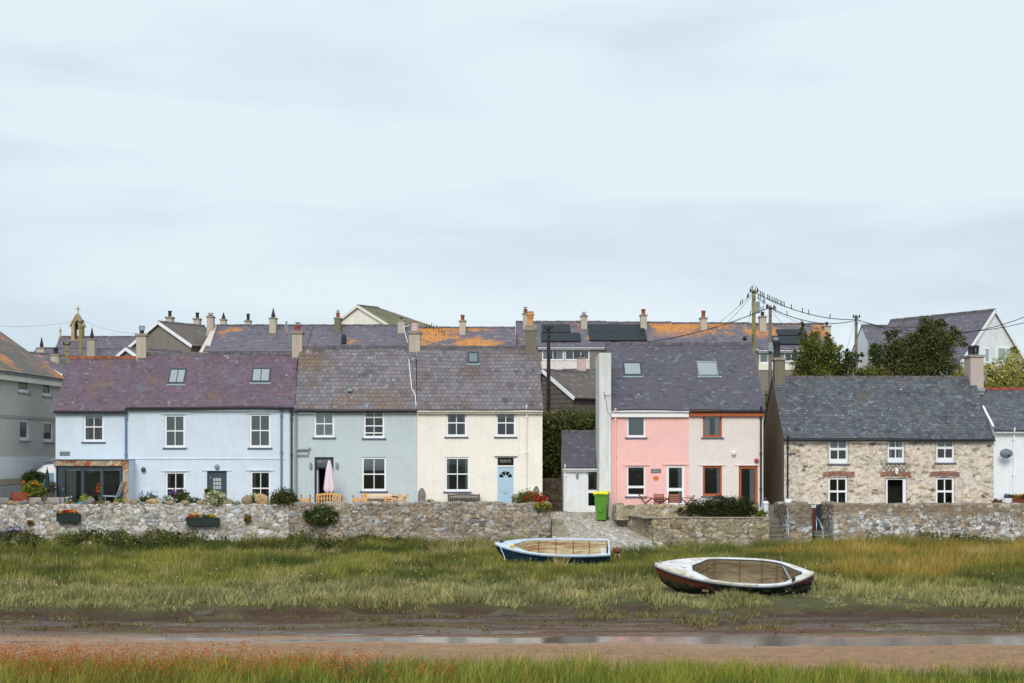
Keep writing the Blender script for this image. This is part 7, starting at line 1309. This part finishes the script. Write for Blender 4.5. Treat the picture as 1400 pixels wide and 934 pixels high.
# ================================================================== CARS
def car(label, loc, rz, paint, seed):
    o = thing('parked_car', label, 'car', loc, rz); L, W_, H = 4.2, 1.75, 1.5
    prof = [(-2.1, .35), (-2.1, .75), (-1.9, .9), (-1.15, .98), (-.55, 1.42), (.2, 1.5), (1.2, 1.46), (1.75, 1.05), (2.08, .95), (2.1, .4)]
    m = MB(); ins = lambda z: W_/2-(.02+max(0, z-.95)*.28)
    a = [(x, -ins(z), z) for x, z in prof]; b = [(x, ins(z), z) for x, z in prof]
    for p, q, r_, s_ in zip(a, a[1:], b, b[1:]): m.quad(p, r_, s_, q)
    m.poly(a); m.poly(b[::-1]); m.quad(a[0], a[-1], b[-1], b[0]); m.build('body', paint, o, bevel=.04)
    g = plain('dark car glass', (.02, .03, .04, 1), .08, .6); m = MB(); f = lambda x, z, s: (x, s*(ins(z)+.012), z)
    for s in (-1, 1): m.quad(f(-.95, 1.0, s), f(.1, 1.0, s), f(.1, 1.4, s), f(-.5, 1.36, s)); m.quad(f(.2, 1.0, s), f(1.45, 1.02, s), f(1.15, 1.36, s), f(.2, 1.4, s))
    m.build('side_window', g, o); MB().quad((-1.11, -.68, 1.03), (-1.11, .68, 1.03), (-.6, .58, 1.41), (-.6, -.58, 1.41)).build('windscreen', g, o); MB().quad((1.77, -.62, 1.06), (1.27, -.56, 1.42), (1.27, .56, 1.42), (1.77, .62, 1.06)).build('rear_window', g, o)
    for x in (-1.35, 1.35):
        for s in (-1, 1): w_ = MB().tube([(x, s*(W_/2-.2), .32), (x, s*(W_/2+.01), .32)], .32, 18).build('wheel', M['iron_black'], o); MB().tube([(x, s*(W_/2+.011), .32), (x, s*(W_/2+.02), .32)], .19, 12).build('rim', M['galv'], w_)
    for s in (-1, 1): MB().box(-2.12, -2.0, s*.62-.16, s*.62+.16, .66, .8).build('headlight', M['lamp_white'], o); MB().bar((-.6, s*.62, 1.53), (1.0, s*.62, 1.54), .04).build('roof_rail', M['iron_black'], o)
car('pale blue car parked behind the glazed extension', (wx(79, 82.6), 82.6, 2.55), math.radians(8), plain('pale blue car paint', S(150, 182, 206), .25, .5, var=.02), 1); car('blue grey car nose just entering at the left edge', (wx(-18, 79.6)-.9, 79.2, 2.05), math.radians(180), plain('blue grey car paint', S(104, 140, 170), .25, .5, var=.02), 2)
# ================================================================== LIGHT, SKY, CAMERA
world = bpy.data.worlds.new('World'); sc.world = world; world.use_nodes = True; nt = world.node_tree; nd, lk = nt.nodes, nt.links; bgn = nd['Background']
sky = nd.new('ShaderNodeTexSky'); sky.sky_type = 'NISHITA'; sky.sun_disc = False; SUN_EL, SUN_AZ = math.radians(36), math.radians(188)
sky.sun_elevation = SUN_EL; sky.sun_rotation = SUN_AZ; sky.air_density = 1.2; sky.dust_density = 1.5
tc = nd.new('ShaderNodeTexCoord'); mp = nd.new('ShaderNodeMapping'); mp.inputs['Scale'].default_value = (2.2, 2.2, 11.0); mp.inputs['Location'].default_value = (1.3, 0.4, .85); lk.new(tc.outputs['Generated'], mp.inputs[0])
n1 = nd.new('ShaderNodeTexNoise'); n1.inputs['Scale'].default_value = 1.1; n1.inputs['Detail'].default_value = 7; n1.inputs['Roughness'].default_value = .5; n1.inputs['Distortion'].default_value = .25; lk.new(mp.outputs[0], n1.inputs['Vector'])
n2 = nd.new('ShaderNodeTexNoise'); n2.inputs['Scale'].default_value = .7; n2.inputs['Detail'].default_value = 5; mp2 = nd.new('ShaderNodeMapping'); mp2.inputs['Scale'].default_value = (1.5, 1.5, 4.5); mp2.inputs['Location'].default_value = (4.1, 2.0, 0); lk.new(tc.outputs['Generated'], mp2.inputs[0]); lk.new(mp2.outputs[0], n2.inputs['Vector'])
r1 = nd.new('ShaderNodeValToRGB'); cr = r1.color_ramp; cr.elements[0].position = .38; cr.elements[0].color = S(210, 226, 237); cr.elements[1].position = .55; cr.elements[1].color = S(230, 242, 250); e_ = cr.elements.new(.45); e_.color = S(217, 232, 243); lk.new(n1.outputs[0], r1.inputs[0])
r2 = nd.new('ShaderNodeValToRGB'); r2.color_ramp.elements[0].position = .50; r2.color_ramp.elements[0].color = (.97,)*3+(1,); r2.color_ramp.elements[1].position = .72; r2.color_ramp.elements[1].color = (.80,)*3+(1,); lk.new(n2.outputs[0], r2.inputs[0])
SKYK = 9.0; STR = .1
vm = nd.new('ShaderNodeVectorMath'); vm.operation = 'SCALE'; vm.inputs['Scale'].default_value = SKYK; lk.new(r1.outputs[0], vm.inputs[0])
mx = nd.new('ShaderNodeMix'); mx.data_type = 'RGBA'; lk.new(r2.outputs[0], mx.inputs[0]); lk.new(sky.outputs[0], mx.inputs[6]); lk.new(vm.outputs[0], mx.inputs[7]); lk.new(mx.outputs[2], bgn.inputs[0]); bgn.inputs[1].default_value = STR
sd = bpy.data.lights.new('Sun', 'SUN'); sd.energy = 1.95; sd.angle = math.radians(24); sd.color = (1, .965, .91); so = bpy.data.objects.new('Sun', sd); COL.objects.link(so)
dirv = Vector((math.sin(SUN_AZ)*math.cos(SUN_EL), math.cos(SUN_AZ)*math.cos(SUN_EL), math.sin(SUN_EL))); so.rotation_euler = dirv.to_track_quat('Z', 'Y').to_euler(); so.location = dirv*60
cd = bpy.data.cameras.new('Camera'); cam = bpy.data.objects.new('Camera', cd); COL.objects.link(cam); cd.lens = 55; cd.sensor_width = 36; cam.location = (0, 0, CZ); cam.rotation_euler = (math.radians(90), 0, 0); cd.shift_y = (HY-467)/1400; cd.clip_end = 5000; sc.camera = cam
sc.view_settings.view_transform = 'Standard'; sc.view_settings.look = 'None'; sc.view_settings.exposure = 0.15; sc.view_settings.gamma = 1
sc.cycles.max_bounces = 6; sc.cycles.transparent_max_bounces = 8; sc.cycles.caustics_reflective = False; sc.cycles.caustics_refractive = False; sc.cycles.use_denoising = True
